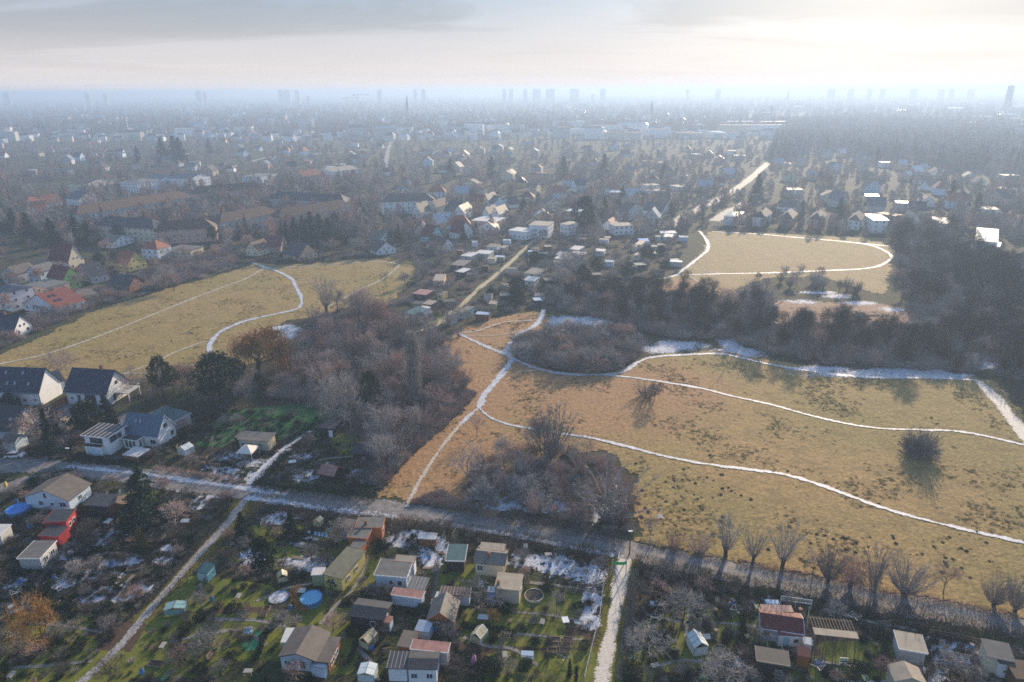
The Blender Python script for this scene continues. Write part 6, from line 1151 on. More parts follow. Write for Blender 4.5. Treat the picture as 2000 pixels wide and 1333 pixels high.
# ================================================================== garden beds, plot paths and odds and ends
m_slab = ragged_mat('garden_slabs', (0.30, 0.28, 0.25), (0.18, 0.165, 0.145), 0.85, 2.0, 0.8, 0.6, 0.2)
def gpath(P, w=.7): ribbon('garden_path', P, w, m_slab, .05, clear=True)
for P in ([(1035, 1138), (1100, 1146), (1176, 1158)], [(1000, 1196), (1060, 1200), (1140, 1214)], [(985, 1236), (1070, 1244), (1140, 1250)], [(905, 1245), (950, 1262), (1000, 1268), (1050, 1300)], [(720, 1085), (712, 1110), (690, 1150), (655, 1185), (625, 1220)], [(500, 1175), (560, 1150), (610, 1140)], [(420, 1210), (500, 1212), (560, 1225)], [(330, 1255), (400, 1240), (470, 1232), (520, 1260)], [(40, 1215), (120, 1222), (200, 1235)], [(20, 1305), (100, 1300), (180, 1292)], [(170, 1090), (215, 1080), (270, 1085)], [(1260, 1200), (1330, 1215), (1420, 1218), (1480, 1225)], [(1290, 1300), (1340, 1290), (1400, 1300), (1460, 1320)], [(1585, 1290), (1650, 1300), (1730, 1300)], [(1820, 1295), (1880, 1300), (1930, 1310)], [(860, 1105), (850, 1140), (845, 1180)], [(1350, 1150), (1345, 1200), (1340, 1245)], [(620, 900), (650, 895), (690, 892)], [(440, 880), (480, 895), (520, 900)], [(190, 985), (230, 975), (262, 960)], [(690, 1260), (720, 1290), (740, 1330)], [(1610, 1190), (1700, 1215), (1790, 1232)]): gpath(P)
rc = random.Random(33)
C_W = mat('pale_junk', (.30, .29, .27), .8, .25); C_T = mat('terracotta', (.36, .15, .08), .85, .2)
def c_boards(m): [m.box(-.9 + rc.gauss(0, .05), .9, -.35, .35, .06 * k + .002 * k, .06 * k + .055) for k in range(4)]
def sticks(m):
    for k in range(26): a = rc.random() * 6.28; m.tube((math.cos(a) * .5 * rc.random(), math.sin(a) * .5 * rc.random(), .05), (rc.gauss(0, .7), rc.gauss(0, .7), .2 + .5 * rc.random()), .02, .01, 3)
def bin_slats(k): return lambda m: [m.box(-.5, .5, (-.5, .46)[s], (-.46, .5)[s], .05 + .22 * k, .05 + .22 * k + .14) for s in (0, 1)]
CL = {
 'compost_bin': ('compost bin', 'slatted timber compost bin', lambda: [('slats', bin_slats(k), WOODM) for k in range(4)] + [('corner_post', (lambda a, b: lambda m: m.box(a, a + .05, b, b + .05, 0, 1.0))(a, b), WOODM) for a in (-.55, .5) for b in (-.5, .45)]),
 'plank_stack': ('planks', 'low stack of grey planks', lambda: [('plank', (lambda k: lambda m: m.box(-1.1, 1.1, -.4 + .14 * (k % 5), -.28 + .14 * (k % 5), .05 * (k // 5), .045 + .05 * (k // 5)))(k), C_W if k % 4 == 1 else WOODM) for k in range(12)]),
 'garden_table': ('table', 'greyish garden table', lambda: table_parts(1.3, .8, C_W)), 'garden_bench': ('bench', 'weathered timber garden bench', lambda: bench_parts(1.5, WOODM)),
 'cold_frame': ('cold frame', 'glazed cold frame box', lambda: [('frame_box', lambda m: m.box(-.9, .9, -.5, .5, 0, .32), WOODM), ('glass_lid', lambda m: m.slab([(-.9, -.52, .36), (.9, -.52, .36), (.9, .52, .52), (-.9, .52, .52)], .03), G_MILK)]),
 'rain_barrel': ('barrel', 'blue rain barrel', lambda: [('barrel_body', lambda m: m.tube((0, 0, 0), (0, 0, .95), .34, .36, 12, cap=True), BB), ('lid', lambda m: m.tube((0, 0, .955), (0, 0, 1.0), .35, .3, 12, cap=True), TRIM_D)]),
 'flower_tub': ('flower tub', 'terracotta flower tub', lambda: [('tub', lambda m: m.tube((0, 0, 0), (0, 0, .5), .28, .4, 12, cap=True), C_T), ('soil', lambda m: m.tube((0, 0, .502), (0, 0, .52), .34, .3, 10, cap=True), TRIM_D)]),
 'bean_frame': ('bean frame', 'leaning pole bean frame', lambda: [('pole', (lambda k: lambda m: (m.tube((-1 + .5 * k, -.5, 0), (-1 + .5 * k, 0, 2.1), .025, .02, 4)))(k), C_W) for k in range(5)] + [('pole', (lambda k: lambda m: (m.tube((-1 + .5 * k, .5, 0), (-1 + .5 * k, .02, 2.1), .025, .02, 4)))(k), C_W) for k in range(5)] + [('ridge_pole', lambda m: m.tube((-1.2, 0, 2.12), (1.2, 0, 2.12), .025, .025, 4), C_W)]),
 'wheelbarrow': ('wheelbarrow', 'green wheelbarrow tipped on the grass', lambda: [('tray', lambda m: (m.slab([(-.45, -.3, .5), (.45, -.35, .6), (.45, .35, .6), (-.45, .3, .5)], .05), m.box(-.45, .45, -.36, -.31, .45, .75), m.box(-.45, .45, .31, .36, .45, .75)), BG), ('wheel', lambda m: m.tube((-.65, -.05, .2), (-.65, .05, .2), .2, .2, 12, cap=True), TRIM_D), ('handle', lambda m: m.tube((-.6, -.25, .3), (1.0, -.3, .6), .02, .02, 5), METAL), ('handle', lambda m: m.tube((-.6, .25, .3), (1.0, .3, .6), .02, .02, 5), METAL), ('leg', lambda m: m.box(.3, .34, -.28, -.24, 0, .5), METAL), ('leg', lambda m: m.box(.3, .34, .24, .28, 0, .5), METAL)]),
 'clothes_dryer': ('clothes dryer', 'white rotary clothes dryer', lambda: [('pole', lambda m: m.tube((0, 0, 0), (0, 0, 1.7), .03, .03, 6), METAL)] + [('arm', (lambda k: lambda m: m.tube((0, 0, 1.55), (1.2 * math.cos(k * 1.57), 1.2 * math.sin(k * 1.57), 1.95), .02, .02, 4))(k), PL_W) for k in range(4)] + [('line', (lambda q: lambda m: [m.tube((q * math.cos(k * 1.57), q * math.sin(k * 1.57), 1.55 + q / 3), (q * math.cos((k + 1) * 1.57), q * math.sin((k + 1) * 1.57), 1.55 + q / 3), .008, .008, 3) for k in range(4)])(q), PL_W) for q in (.7, 1.15)]),
 'raised_bed': ('raised bed', 'plank edged bed of dark soil', lambda: [('board', (lambda q: lambda m: m.box(*q, 0, .3))(q), WOODM) for q in ((-1.3, 1.3, -.6, -.54), (-1.3, 1.3, .54, .6), (-1.3, -1.24, -.539, .539), (1.24, 1.3, -.539, .539))] + [('soil', lambda m: m.box(-1.23, 1.23, -.53, .53, .01, .24), MATS['bed_soil'])])}
PROTO = {}
for P, n, wh in (([(20, 1110), (180, 1080), (300, 1110), (200, 1240), (100, 1333), (0, 1333)], 20, 'lower left gardens'), ([(500, 1010), (700, 1040), (900, 1045), (1180, 1100), (1160, 1190), (1120, 1333), (260, 1333), (380, 1150)], 60, 'central gardens'), ([(1240, 1130), (1500, 1180), (1800, 1240), (2000, 1290), (2000, 1330), (1215, 1333)], 46, 'lower right gardens'), ([(320, 870), (450, 870), (620, 850), (700, 900), (600, 940), (400, 930)], 22, 'gardens above the road'), ([(0, 950), (120, 990), (260, 970), (440, 980), (300, 1060), (160, 1040), (0, 1080)], 24, 'gardens by the tall spruce')):
    got = 0; W = world_poly(P); x0, x1, y0, y1 = min(p[0] for p in W), max(p[0] for p in W), min(p[1] for p in W), max(p[1] for p in W)
    for _ in range(4000):
        if got >= n: break
        x, y = rc.uniform(x0, x1), rc.uniform(y0, y1)
        if not inpoly(x, y, W) or not free(x, y, 1.1): continue
        kd = rc.choice(('compost_bin', 'plank_stack', 'garden_table', 'garden_bench', 'cold_frame', 'rain_barrel', 'flower_tub', 'bean_frame', 'wheelbarrow', 'clothes_dryer', 'raised_bed', 'raised_bed', 'compost_bin', 'raised_bed')); cat, ds, fn = CL[kd]
        if kd not in PROTO: PROTO[kd] = [(nm, (lambda q: (f(q), q.mesh(nm, mt))[1])(MB())) for nm, f, mt in fn()]
        r = empty(kd, (x, y, 0), rc.choice((-.1, .1, 1.5, 1.4)) + rc.gauss(0, .15))
        for nm, me in PROTO[kd]: put(nm, me, r)
        auto(r, ds, cat, cat + ' things in the ' + wh, 'clutter'); DISCS.append((x, y, .9)); got += 1
# ================================================================== trees one can single out
T = tree
T('poplar', 812, 800, 640, 'tall columnar poplar rising above the middle thicket', B_PALE, bark=B_GREY, wide=1.55, mark='the columnar poplar')
T('willow', 506, 735, 636, 'broad orange-brown willow with dark forked trunk at the edge of the left meadow', B_OCHRE, wide=1.15, mark='the orange willow')
T('pollard', 638, 612, 530, 'pollard willow with a fan of long bare shoots on the left meadow', B_GREY, wide=1.25, mark='the meadow pollard willow')
T('light', 755, 562, 525, 'small bare tree standing alone near the looping path of the left meadow', B_GREY)
T('broad', 700, 640, 555, 'rounded reddish bare tree behind the thicket, beside the pollard willow', B_PINK, wide=1.1)
T('broad', 725, 655, 575, 'second reddish bare tree right of the rounded one', B_RED)
T('fruit', 1277, 785, 743, 'small dark lone tree casting a long shadow in the middle of the meadow', B_DEEP, wide=.95, var=1, mark='the lone meadow tree'); T('shrub', 1262, 775, 742, 'dark twiggy shrub clinging to the left of the lone meadow tree', B_DARK, wide=1.6)
T('dome', 1799, 890, 832, 'big round bush alone on the right meadow with its shadow below', B_DARK, wide=1.05, mark='the big round meadow bush'); T('dome', 1783, 888, 846, 'lower left lobe of the big round bush on the right meadow', B_DARK, wide=1.1)
T('multistem', 1075, 893, 778, 'large many-stemmed bare tree at the head of the front thicket', B_GREY, wide=1.1, var=0, mark='the many-stemmed tree'); T('broad', 1058, 900, 800, 'dark ivy-clad tree leaning against the many-stemmed tree', B_DARK, wide=.7)
T('light', 918, 966, 868, 'slender bare tree at the left end of the front thicket', B_GREY, wide=1.0, mark='the slender tree of the front thicket'); T('light', 932, 855, 805, 'small reddish tree on the meadow left of the lower path', B_RED)
T('light', 1148, 905, 845, 'thin bare tree right of the many-stemmed tree by the path', B_GREY, wide=.7)
T('broad', 985, 905, 850, 'round greyish bare tree above the front thicket', B_GREY, wide=.8); T('multistem', 1190, 1010, 905, 'leaning bare willow at the right end of the front thicket', B_GREY, wide=1.5, var=1)
# pollards along the road
for px, pyb, pyt, kd, lab, cr in ((1417, 1088, 995, 'pollard', 'tallest narrow pollard beside the road, first from the lane gate', B_GREY), (1469, 1104, 1014, 'pollard', 'second narrow pollard beside the road from the lane gate', B_GREY), (1527, 1114, 1012, 'pollard', 'third pollard with a wide vase of shoots beside the road', B_GREY), (1617, 1138, 1058, 'osier', 'thick bushy pollard, first of the dense roadside clump', B_DARK), (1706, 1155, 1060, 'multistem', 'largest bushy pollard in the dense roadside clump', B_DARK), (1766, 1162, 1080, 'osier', 'bushy pollard at the right end of the dense roadside clump', B_GREY), (1842, 1160, 1088, 'light', 'reddish bare tree standing alone between two roadside pollards', B_RED), (1940, 1184, 1118, 'osier', 'small roadside pollard, second from the right edge', B_GREY), (1981, 1196, 1120, 'osier', 'roadside pollard closest to the right picture edge', B_GREY), (1366, 1080, 1035, 'shrub', 'thin twiggy shrub left of the tallest roadside pollard', B_PINK), (1316, 1075, 1030, 'shrub', 'reddish roadside shrub, second right of the lamp post', B_RED), (1270, 1060, 1008, 'light', 'small bare tree by the marker post right of the lamp', B_GREY), (1587, 1130, 1066, 'light', 'thin upright tree at the left of the dense roadside clump', B_GREY), (1660, 1146, 1075, 'osier', 'reddish bushy pollard between the two thickest of the clump', B_RED)):
    T(kd, px, pyb, pyt, lab, cr, wide=(.8 + .5 * ((px * 7) % 5) / 4) if kd == 'pollard' else .7 + .4 * ((px * 3) % 7) / 6, group='trees along the meadow side of the road', mark='the third roadside pollard' if px == 1527 else 'the roadside clump of pollards' if px == 1706 else 'the lone reddish roadside tree' if px == 1842 else None)
# conifers and evergreens near
T('spruce', 285, 1012, 912, 'tall dark spruce by the road, largest in the left gardens', E_DARK, wide=1.6, mark='the tall dark spruce'); T('pine', 322, 785, 690, 'slim pine with bare trunk left of the large pine', E_MID, wide=.75); T('pine', 433, 800, 684, 'large dense pine in front of the orange willow', E_DARK, wide=1.25, mark='the large dense pine')
T('evergreen', 174, 848, 780, 'broad round evergreen in front of the house with a chimney', E_MID, wide=1.0, mark='the broad round evergreen'); T('spruce', 215, 835, 765, 'dark conifer right behind the broad round evergreen', E_DARK, wide=1.1); T('slim', 104, 892, 795, 'slim dark columnar conifer beside the beige shed', E_DARK, mark='the slim dark conifer')
T('evergreen', 20, 800, 766, 'dark evergreen half covering the corner of the leftmost white house', E_DARK); T('spruce', 572, 1050, 996, 'dark dense conifer on the shaded lawn left of the orange house', E_DARK, wide=1.3, mark='the dark lawn conifer'); T('spruce', 478, 1062, 1000, 'dark spruce beside the top of the snowy left lane', E_DARK, wide=1.2)
T('pine', 522, 1142, 1052, 'odd drooping pine with a tall bare trunk left of the olive building', E_DARK, wide=.8, mark='the drooping pine'); T('spruce', 277, 1070, 1028, 'small yellowish conifer below the tall dark spruce', E_YEL, wide=1.1); T('pine', 1140, 470, 380, 'tall dark conifer behind the right allotments', E_DARK, wide=.9); T('evergreen', 655, 1145, 1118, 'round dark bush at the front of the olive building', E_MID)
T('evergreen', 1010, 578, 538, 'dark round evergreen beside the allotment lane', E_DARK, mark='the dark evergreen by the lane'); T('evergreen', 1137, 552, 515, 'dark oval evergreen right of the big bare allotment trees', E_DARK); T('evergreen', 960, 1320, 1284, 'dark clipped evergreen block left of the white garden seat', E_MID); T('slim', 1112, 1322, 1288, 'slim dark conifer at the bottom by the fence of the gravel lane', E_DARK); T('slim', 1125, 1330, 1300, 'second slim dark conifer by the fence of the gravel lane', E_DARK)
T('broad', 103, 1275, 1150, 'golden-brown bare tree with dark trunk in the lower left corner', B_OCHRE, wide=.8, var=1, mark='the golden-brown tree'); T('fruit', 350, 1030, 975, 'pinkish dense bare tree right of the tall dark spruce', B_PINK, wide=1.1, mark='the pinkish tree'); T('fruit', 672, 1060, 1012, 'round bare bushy tree on the left of the orange house', B_GREY, wide=1.1)
T('fruit', 403, 1292, 1235, 'small bare fruit tree on the lawn right of the left lane', B_GREY); T('fruit', 1087, 1198, 1150, 'thin fruit tree on the bright lawn with the round bed', B_GREY, wide=.7); T('fruit', 1333, 1215, 1148, 'wide pale-twigged fruit tree beside the white step ladder', B_PALE, wide=1.2); T('fruit', 1255, 1290, 1215, 'pale-twigged fruit tree right of the gravel lane', B_PALE, wide=1.1); T('fruit', 1400, 1345, 1275, 'large pale fruit tree at the bottom below the black tub', B_PALE, wide=1.2); T('fruit', 930, 1195, 1130, 'dense dark bare tree right of the brown gabled cabin', B_DARK, wide=1.2); T('fruit', 553, 1235, 1195, 'gnarled fruit tree above the large brown-roofed cabin', B_GREY); T('fruit', 1855, 1320, 1278, 'bare bushy tree right of the corner shed', B_GREY, wide=1.2)
T('fruit', 1720, 1320, 1283, 'dark red-leaved bush left of the corner shed', B_RED, wide=.9); T('fruit', 963, 1215, 1188, 'small orange-tinged willow right of the dense dark tree', B_OCHRE); T('light', 118, 742, 672, 'pinkish birch standing between the two white houses', B_PINK, wide=1.2, bark=BARK_W, mark='the pinkish birch'); T('light', 137, 738, 680, 'second pinkish birch right beside the first', B_PINK, bark=BARK_W); T('fruit', 75, 868, 795, 'brown bare tree below the leftmost white house', B_PINK, wide=1.3); T('broad', 690, 850, 715, 'pale-barked tree with white branches in the thicket', B_PALE, bark=BARK_W, wide=.8); T('pine', 725, 820, 722, 'loose pine among bare trees in front of the poplar', E_MID, wide=.8)
T('broad', 320, 565, 512, 'round greenish bare tree at the meadow edge by the left houses', B_GREY, wide=1.2, mark='the round tree at the meadow edge'); T('fruit', 340, 568, 530, 'reddish round shrub right of the meadow-edge tree', B_RED, wide=1.2); T('multistem', 1470, 640, 545, 'tall spreading willow at the edge of the reed marsh', B_GREY, wide=1.2, mark='the tall willow by the marsh')
for px, pyb, pyt in ((60, 470, 415), (105, 478, 425), (150, 470, 418), (30, 455, 405), (175, 478, 430)): o = T('spruce', px, pyb, pyt, 'x', E_DARK, wide=1.6, dz=0); auto(o, 'broad dark conifer', 'conifer', 'dark conifers on the left hillside', 'mid')
for px, pyb, pyt in ((562, 478, 432), (578, 480, 424), (594, 470, 420), (610, 482, 412), (628, 484, 418), (645, 486, 424), (780, 478, 440), (700, 420, 396), (712, 448, 404), (1022, 420, 384), (1050, 400, 374), (1180, 430, 386), (905, 470, 440), (930, 462, 434), (1310, 422, 392), (1215, 398, 362), (880, 350, 310), (960, 348, 305), (320, 318, 268), (345, 320, 265), (355, 322, 268), (410, 300, 270), (270, 318, 285), (1100, 350, 305), (1180, 345, 300), (1478, 395, 338), (1600, 360, 330), (1712, 320, 286), (1855, 400, 352), (1640, 420, 384), (1905, 420, 375), (1295, 350, 316)):
    o = T('spruce', px, pyb, pyt, 'x', E_DARK if px % 2 else E_BLUE, wide=1.35); auto(o, ('tall', 'dark', 'pointed')[px % 3] + ' conifer', 'conifer', 'dark conifers among the houses', 'mid')
for _p, _r in (((812, 800), 4.0), ((812, 822), 4.0), ((506, 735), 8.0), ((1075, 893), 3.0)): DISCS.append((g(*_p).x, g(*_p).y, _r))
# ================================================================== woods and thickets made of single trees
rt = random.Random(21); cn = {'broad': 0}
CN = {B_DEEP: 'deep brown', B_GREY: 'grey-brown', B_DARK: 'dark', B_RED: 'reddish', B_OCHRE: 'golden', B_PINK: 'pinkish', B_PALE: 'pale'}
def zone(P, n, gap, kinds, cols, h, group, rng=rt, where='thicket', clear=1.0, wide=(0.9, 1.25), bark=None):
    xs = [p[0] for p in P]; ys = [p[1] for p in P]; got = 0; tr_ = 0; mine = []
    while got < n and tr_ < n * 60:
        tr_ += 1; px = rng.uniform(min(xs), max(xs)); py = rng.uniform(min(ys), max(ys))
        if not inpoly(px, py, P): continue
        p = g(px, py)
        if not free(p.x, p.y, clear): continue
        if any(math.hypot(p.x - a, p.y - b) < gap for a, b in mine): continue
        mine.append((p.x, p.y)); kd = rng.choice(kinds); cm = rng.choice(cols); hh = rng.uniform(*h)
        if kd in ('shrub', 'leafy_bush', 'ball_bush'): hh *= .4
        o = plant(kd, p.x, p.y, hh, cm, bark, rng.uniform(*wide), rnd=rng); sz = ('low ' if hh < h[0] + (h[1] - h[0]) * .33 else 'tall ' if hh > h[0] + (h[1] - h[0]) * .67 else '')
        nm = {'pine': 'pine', 'spruce': 'spruce', 'evergreen': 'evergreen', 'shrub': 'twiggy shrub', 'leafy_bush': 'leafy shrub', 'ball_bush': 'clipped shrub', 'fruit': 'fruit tree', 'osier': 'many-stemmed bush'}.get(kd, 'bare tree')
        auto(o, sz + (CN[cm] + ' ' if cm in CN else 'yellowish ' if cm is E_YEL else 'green ') + nm, CATS[kd], group, where); got += 1
    return mine
Z1 = [(585, 660), (620, 625), (690, 600), (745, 612), (790, 650), (850, 660), (880, 690), (850, 720), (905, 765), (860, 830), (800, 880), (760, 940), (735, 962), (712, 950), (720, 860), (660, 815), (610, 795), (540, 775), (500, 780), (540, 750), (580, 715)]
zone(Z1, 72, 4.4, ['broad', 'broad', 'upright', 'light', 'multistem'], [B_GREY, B_GREY, B_DARK, B_RED, B_GREY, B_PINK], (8, 14), 'bare trees of the middle thicket', clear=.5)
zone([(860, 650), (905, 655), (890, 690), (852, 700)], 6, 3, ['shrub', 'broad'], [B_GREY, B_DARK], (5, 7), 'bushes between thicket and path', clear=.5); zone([(850, 735), (905, 735), (920, 765), (880, 790), (850, 780)], 8, 3, ['osier', 'broad'], [B_GREY, B_RED, B_DARK], (4.5, 7), 'bushes between thicket and path', clear=.5)
zone([(330, 760), (400, 735), (470, 740), (560, 790), (450, 800), (340, 800)], 12, 3.5, ['broad', 'light', 'pine'], [B_GREY, B_DARK, B_RED], (7, 11), 'trees behind the green lawn')
zone([(230, 745), (330, 730), (400, 735), (340, 790), (250, 790)], 12, 3, ['light', 'light', 'broad'], [B_GREY, B_PINK, B_RED], (5, 9), 'trees right of the white houses', clear=.5)
# front thicket
Z4 = [(940, 905), (1010, 880), (1060, 870), (1120, 880), (1190, 905), (1240, 950), (1232, 1040), (1180, 1040), (1090, 1018), (980, 1000), (900, 990), (895, 960)]
zone(Z4, 32, 3.4, ['light', 'multistem', 'light', 'dome', 'upright', 'light'], [B_GREY, B_PINK, B_RED, B_PINK, B_GREY], (3.6, 9.0), 'bare trees of the front thicket', clear=.3)
# right centre woods: scrub in front, taller trees behind
Z2a = [(1010, 672), (1060, 655), (1110, 650), (1180, 655), (1250, 668), (1235, 700), (1200, 724), (1120, 724), (1060, 714), (1018, 696)]
zone(Z2a, 70, 3.2, ['dome', 'osier', 'dome', 'broad'], [B_GREY, B_DARK, B_RED, B_GREY], (4.5, 7.5), 'bushes of the rounded thicket', clear=.5, wide=(1.1, 1.6))
Z2b = [(1075, 585), (1180, 560), (1290, 575), (1430, 588), (1500, 575), (1520, 640), (1620, 640), (1740, 645), (1860, 640), (1930, 680), (1900, 728), (1800, 722), (1620, 712), (1500, 690), (1440, 665), (1300, 660), (1180, 622), (1100, 612)]
zone(Z2b, 52, 6.0, ['broad', 'broad', 'upright', 'light', 'multistem', 'osier'], [B_GREY, B_GREY, B_PALE, B_PINK, B_RED], (6, 11), 'bare trees of the wood beyond the meadow', clear=.8)
Z3 = [(1752, 470), (1850, 455), (1900, 490), (1960, 560), (2020, 600), (2020, 760), (1955, 735), (1920, 690), (1880, 640), (1790, 640), (1760, 580)]
zone(Z3, 34, 8.0, ['broad', 'broad', 'upright', 'multistem'], [B_GREY, B_PALE, B_PALE, B_PINK], (9, 14), 'tall bare trees of the right wood', clear=.8)
zone([(1460, 552), (1600, 545), (1700, 575), (1690, 585), (1560, 565), (1470, 570)], 14, 5, ['osier', 'broad'], [B_DARK, B_GREY], (5, 8), 'bushes below the far meadow', clear=.6); zone([(1520, 534), (1575, 530), (1575, 526), (1520, 530)], 3, 5, ['shrub'], [B_GREY], (9, 11), 'bushes on the far meadow', clear=.3)
# hedge belt between the left meadow and the houses
HB = [(-20, 690), (60, 655), (130, 622), (200, 590), (262, 568), (305, 566), (340, 560), (420, 530), (470, 515), (440, 500), (380, 505), (330, 525), (250, 550), (180, 575), (100, 610), (40, 640), (-20, 660)]
zone(HB, 80, 2.8, ['osier', 'shrub', 'shrub', 'fruit', 'leafy_bush'], [B_GREY, B_DARK, B_RED, B_DARK], (4, 6.5), 'hedge bushes between meadow and houses', clear=.5, wide=(1.1, 1.6)); zone([(-10, 440), (60, 430), (200, 450), (300, 455), (440, 470), (560, 470), (560, 500), (430, 520), (300, 545), (200, 560), (120, 600), (0, 620)], 52, 6, ['broad', 'light', 'broad', 'pine', 'fruit'], [B_GREY, B_DARK, B_RED, B_PINK, B_GREY], (6, 11), 'garden trees around the left houses', clear=1.0)
zone([(560, 440), (700, 450), (860, 440), (860, 500), (760, 500), (640, 505), (560, 500)], 26, 7, ['broad', 'pine', 'light', 'broad'], [B_GREY, B_PINK, B_DARK], (7, 12), 'garden trees above the left meadow', clear=1.0)
zone([(800, 500), (870, 490), (870, 540), (840, 560), (790, 560)], 10, 6, ['broad', 'osier'], [B_GREY, B_DARK], (6, 10), 'trees at the end of the left meadow', clear=1.0)
zone(ALLOT, 62, 6, ['fruit', 'fruit', 'shrub', 'broad', 'evergreen'], [B_GREY, B_DARK, B_GREY, B_PINK], (4, 8), 'trees of the far allotments', clear=1.2); zone([(1060, 535), (1120, 525), (1120, 565), (1060, 570)], 6, 6, ['broad'], [B_GREY], (11, 14), 'big bare allotment trees', clear=1.0)
# near gardens
GA = [(0, 1050), (90, 1060), (180, 1040), (300, 1060), (430, 1030), (300, 1170), (150, 1333), (-10, 1333)]
GB = [(495, 1000), (700, 1020), (900, 1040), (1195, 1090), (1170, 1180), (1130, 1333), (200, 1333), (360, 1160), (450, 1040)]
GC = [(1235, 1110), (1500, 1160), (1800, 1225), (2010, 1270), (2010, 1340), (1200, 1340)]
GD = [(300, 960), (110, 925), (0, 935), (0, 1050), (130, 1060), (300, 1040), (450, 1010), (460, 970)]
GE = [(340, 815), (460, 800), (640, 820), (720, 860), (720, 955), (560, 960), (380, 935), (300, 910), (200, 895), (330, 880)]
GF = [(-10, 795), (120, 800), (160, 850), (150, 905), (-10, 900)]
for P, n, gn_ in ((GA, 58, 'plants of the lower left gardens'), (GB, 92, 'plants of the central gardens'), (GC, 84, 'plants of the lower right gardens'), (GD, 46, 'plants of the gardens by the tall spruce'), (GE, 62, 'plants around the beige garden house'), (GF, 26, 'plants below the white houses')):
    zone(P, n, 2.6, ['fruit', 'shrub', 'fruit', 'shrub', 'leafy_bush', 'ball_bush', 'fruit'] if P is not GC else ['fruit', 'fruit', 'shrub', 'shrub', 'leafy_bush'], [B_DEEP, B_DARK, B_GREY, B_DEEP, B_RED, B_DARK, B_DEEP], (2.4, 4.4), gn_, where='garden', clear=.9, wide=(1.0, 1.5))
# the dark green material fits leafy kinds
for o in list(scene.objects):
    if o.name.startswith(('leafy_shrub', 'clipped_shrub', 'pine_tree', 'evergreen_tree', 'spruce_tree')) and o.type == 'EMPTY':
        for c in o.children:
            if c.name.startswith('crown') and c.material_slots[0].material in (B_GREY, B_DARK, B_DEEP, B_RED, B_PINK, B_PALE): c.material_slots[0].material = rt.choice((E_MID, E_DARK, E_MID, E_YEL))
DISCS.append((g(812, 800).x, g(812, 800).y, 1))
# ---- hedges: each one body of twigs following a line -----------------------------------------
def hedge(label, P, w, h, mt, dens=38, leafy=False, group=None, seed=0):
    rr = random.Random(seed + len(P) + int(P[0][0])); W = [g(*p) for p in P]; o = W[0]; m = MB()
    for a, b in zip(W, W[1:]):
        L = (b - a).length; d = (b - a) / L; nn = Vector((-d.y, d.x, 0))
        for k in range(int(L * dens * (w * .7))):
            p = a + d * (rr.random() * L) + nn * ((rr.random() - .5) * w) - o; hh = h * (.75 + .5 * nz(p.x + o.x, p.y + o.y, .35)) * (.8 + .35 * rr.random()); z = hh * rr.random() ** .7
            if leafy: m.leaf((p.x, p.y, z), .13 + .08 * rr.random(), rr)
            else: m.sliver((p.x, p.y, z * .6), (p.x + rr.gauss(0, .28), p.y + rr.gauss(0, .28), z * .6 + .35 + .5 * rr.random()), .03, rr)
    ob = m.obj('hedge', mt, None, (o.x, o.y, 0)); add_line([(p.x, p.y) for p in W], w * .4); return tag(ob, label, 'hedge', group)
hedge('long bare brown hedge along the garden side of the road, middle stretch', [(500, 992), (680, 1012), (860, 1030), (1030, 1058), (1190, 1094)], 3.2, 1.9, B_DEEP, 60)
hedge('long dark hedge along the garden side of the road, right stretch', [(1238, 1098), (1400, 1132), (1600, 1168), (1800, 1208), (2010, 1248)], 3.6, 2.0, B_DEEP, 60)
hedge('dark evergreen hedge running from the road up to the meadow track', [(510, 955), (640, 968), (735, 978)], 2.6, 3.0, E_DARK, 60, True); hedge('brown beech hedge along the road beside the snowy gardens', [(300, 920), (380, 930), (470, 945)], 1.4, 2.6, B_PINK, 90)  # both hedges made taller so that they shade the road
hedge('dark hedge bordering the blue-roofed house towards the road', [(276, 905), (330, 872), (395, 835)], 1.6, 1.9, E_DARK, 110, True); hedge('dark hedge left of the road behind the grey-roofed bungalow', [(60, 945), (105, 930), (150, 925)], 2.4, 2.2, E_DARK, 80, True); hedge('dark shrub hedge in front of the flat striped wing', [(150, 893), (215, 905), (270, 903)], 1.6, 1.2, E_DARK, 80, True)
hedge('low brown hedge along the left side of the snowy left lane', [(445, 1008), (395, 1062), (340, 1122), (290, 1180)], 1.1, 1.2, B_DEEP, 90); hedge('clipped dark hedge below the red cabin', [(150, 1070), (220, 1078), (300, 1082)], 1.2, 1.4, E_DARK, 90, True); hedge('hedge line under the snowy lower left gardens', [(20, 1120), (80, 1128), (150, 1122)], 1.4, 1.5, E_DARK, 90, True)
hedge('curved brown hedge hugging the round blue pool', [(585, 1150), (572, 1165), (580, 1185), (598, 1196)], 1.0, 1.3, B_OCHRE, 160); hedge('tall dark hedge left of the black boarded cabin', [(1462, 1262), (1466, 1300), (1470, 1333)], 1.5, 2.0, E_DARK, 90, True); hedge('square dark hedge behind the long white cabin', [(885, 1290), (940, 1300), (985, 1305)], 2.2, 1.8, E_DARK, 100, True)
hedge('dark hedge row along the right side of the white gravel lane', [(1240, 1120), (1232, 1180), (1222, 1250), (1212, 1333)], 1.5, 1.5, B_DARK, 90); hedge('hedge along the snowy path to the beige garden house', [(500, 950), (530, 922), (556, 895), (590, 868)], 1.2, 1.4, E_DARK, 90, True); hedge('low dark hedge right of the green lawn', [(560, 868), (590, 848), (622, 825)], 1.2, 1.3, E_DARK, 90, True)
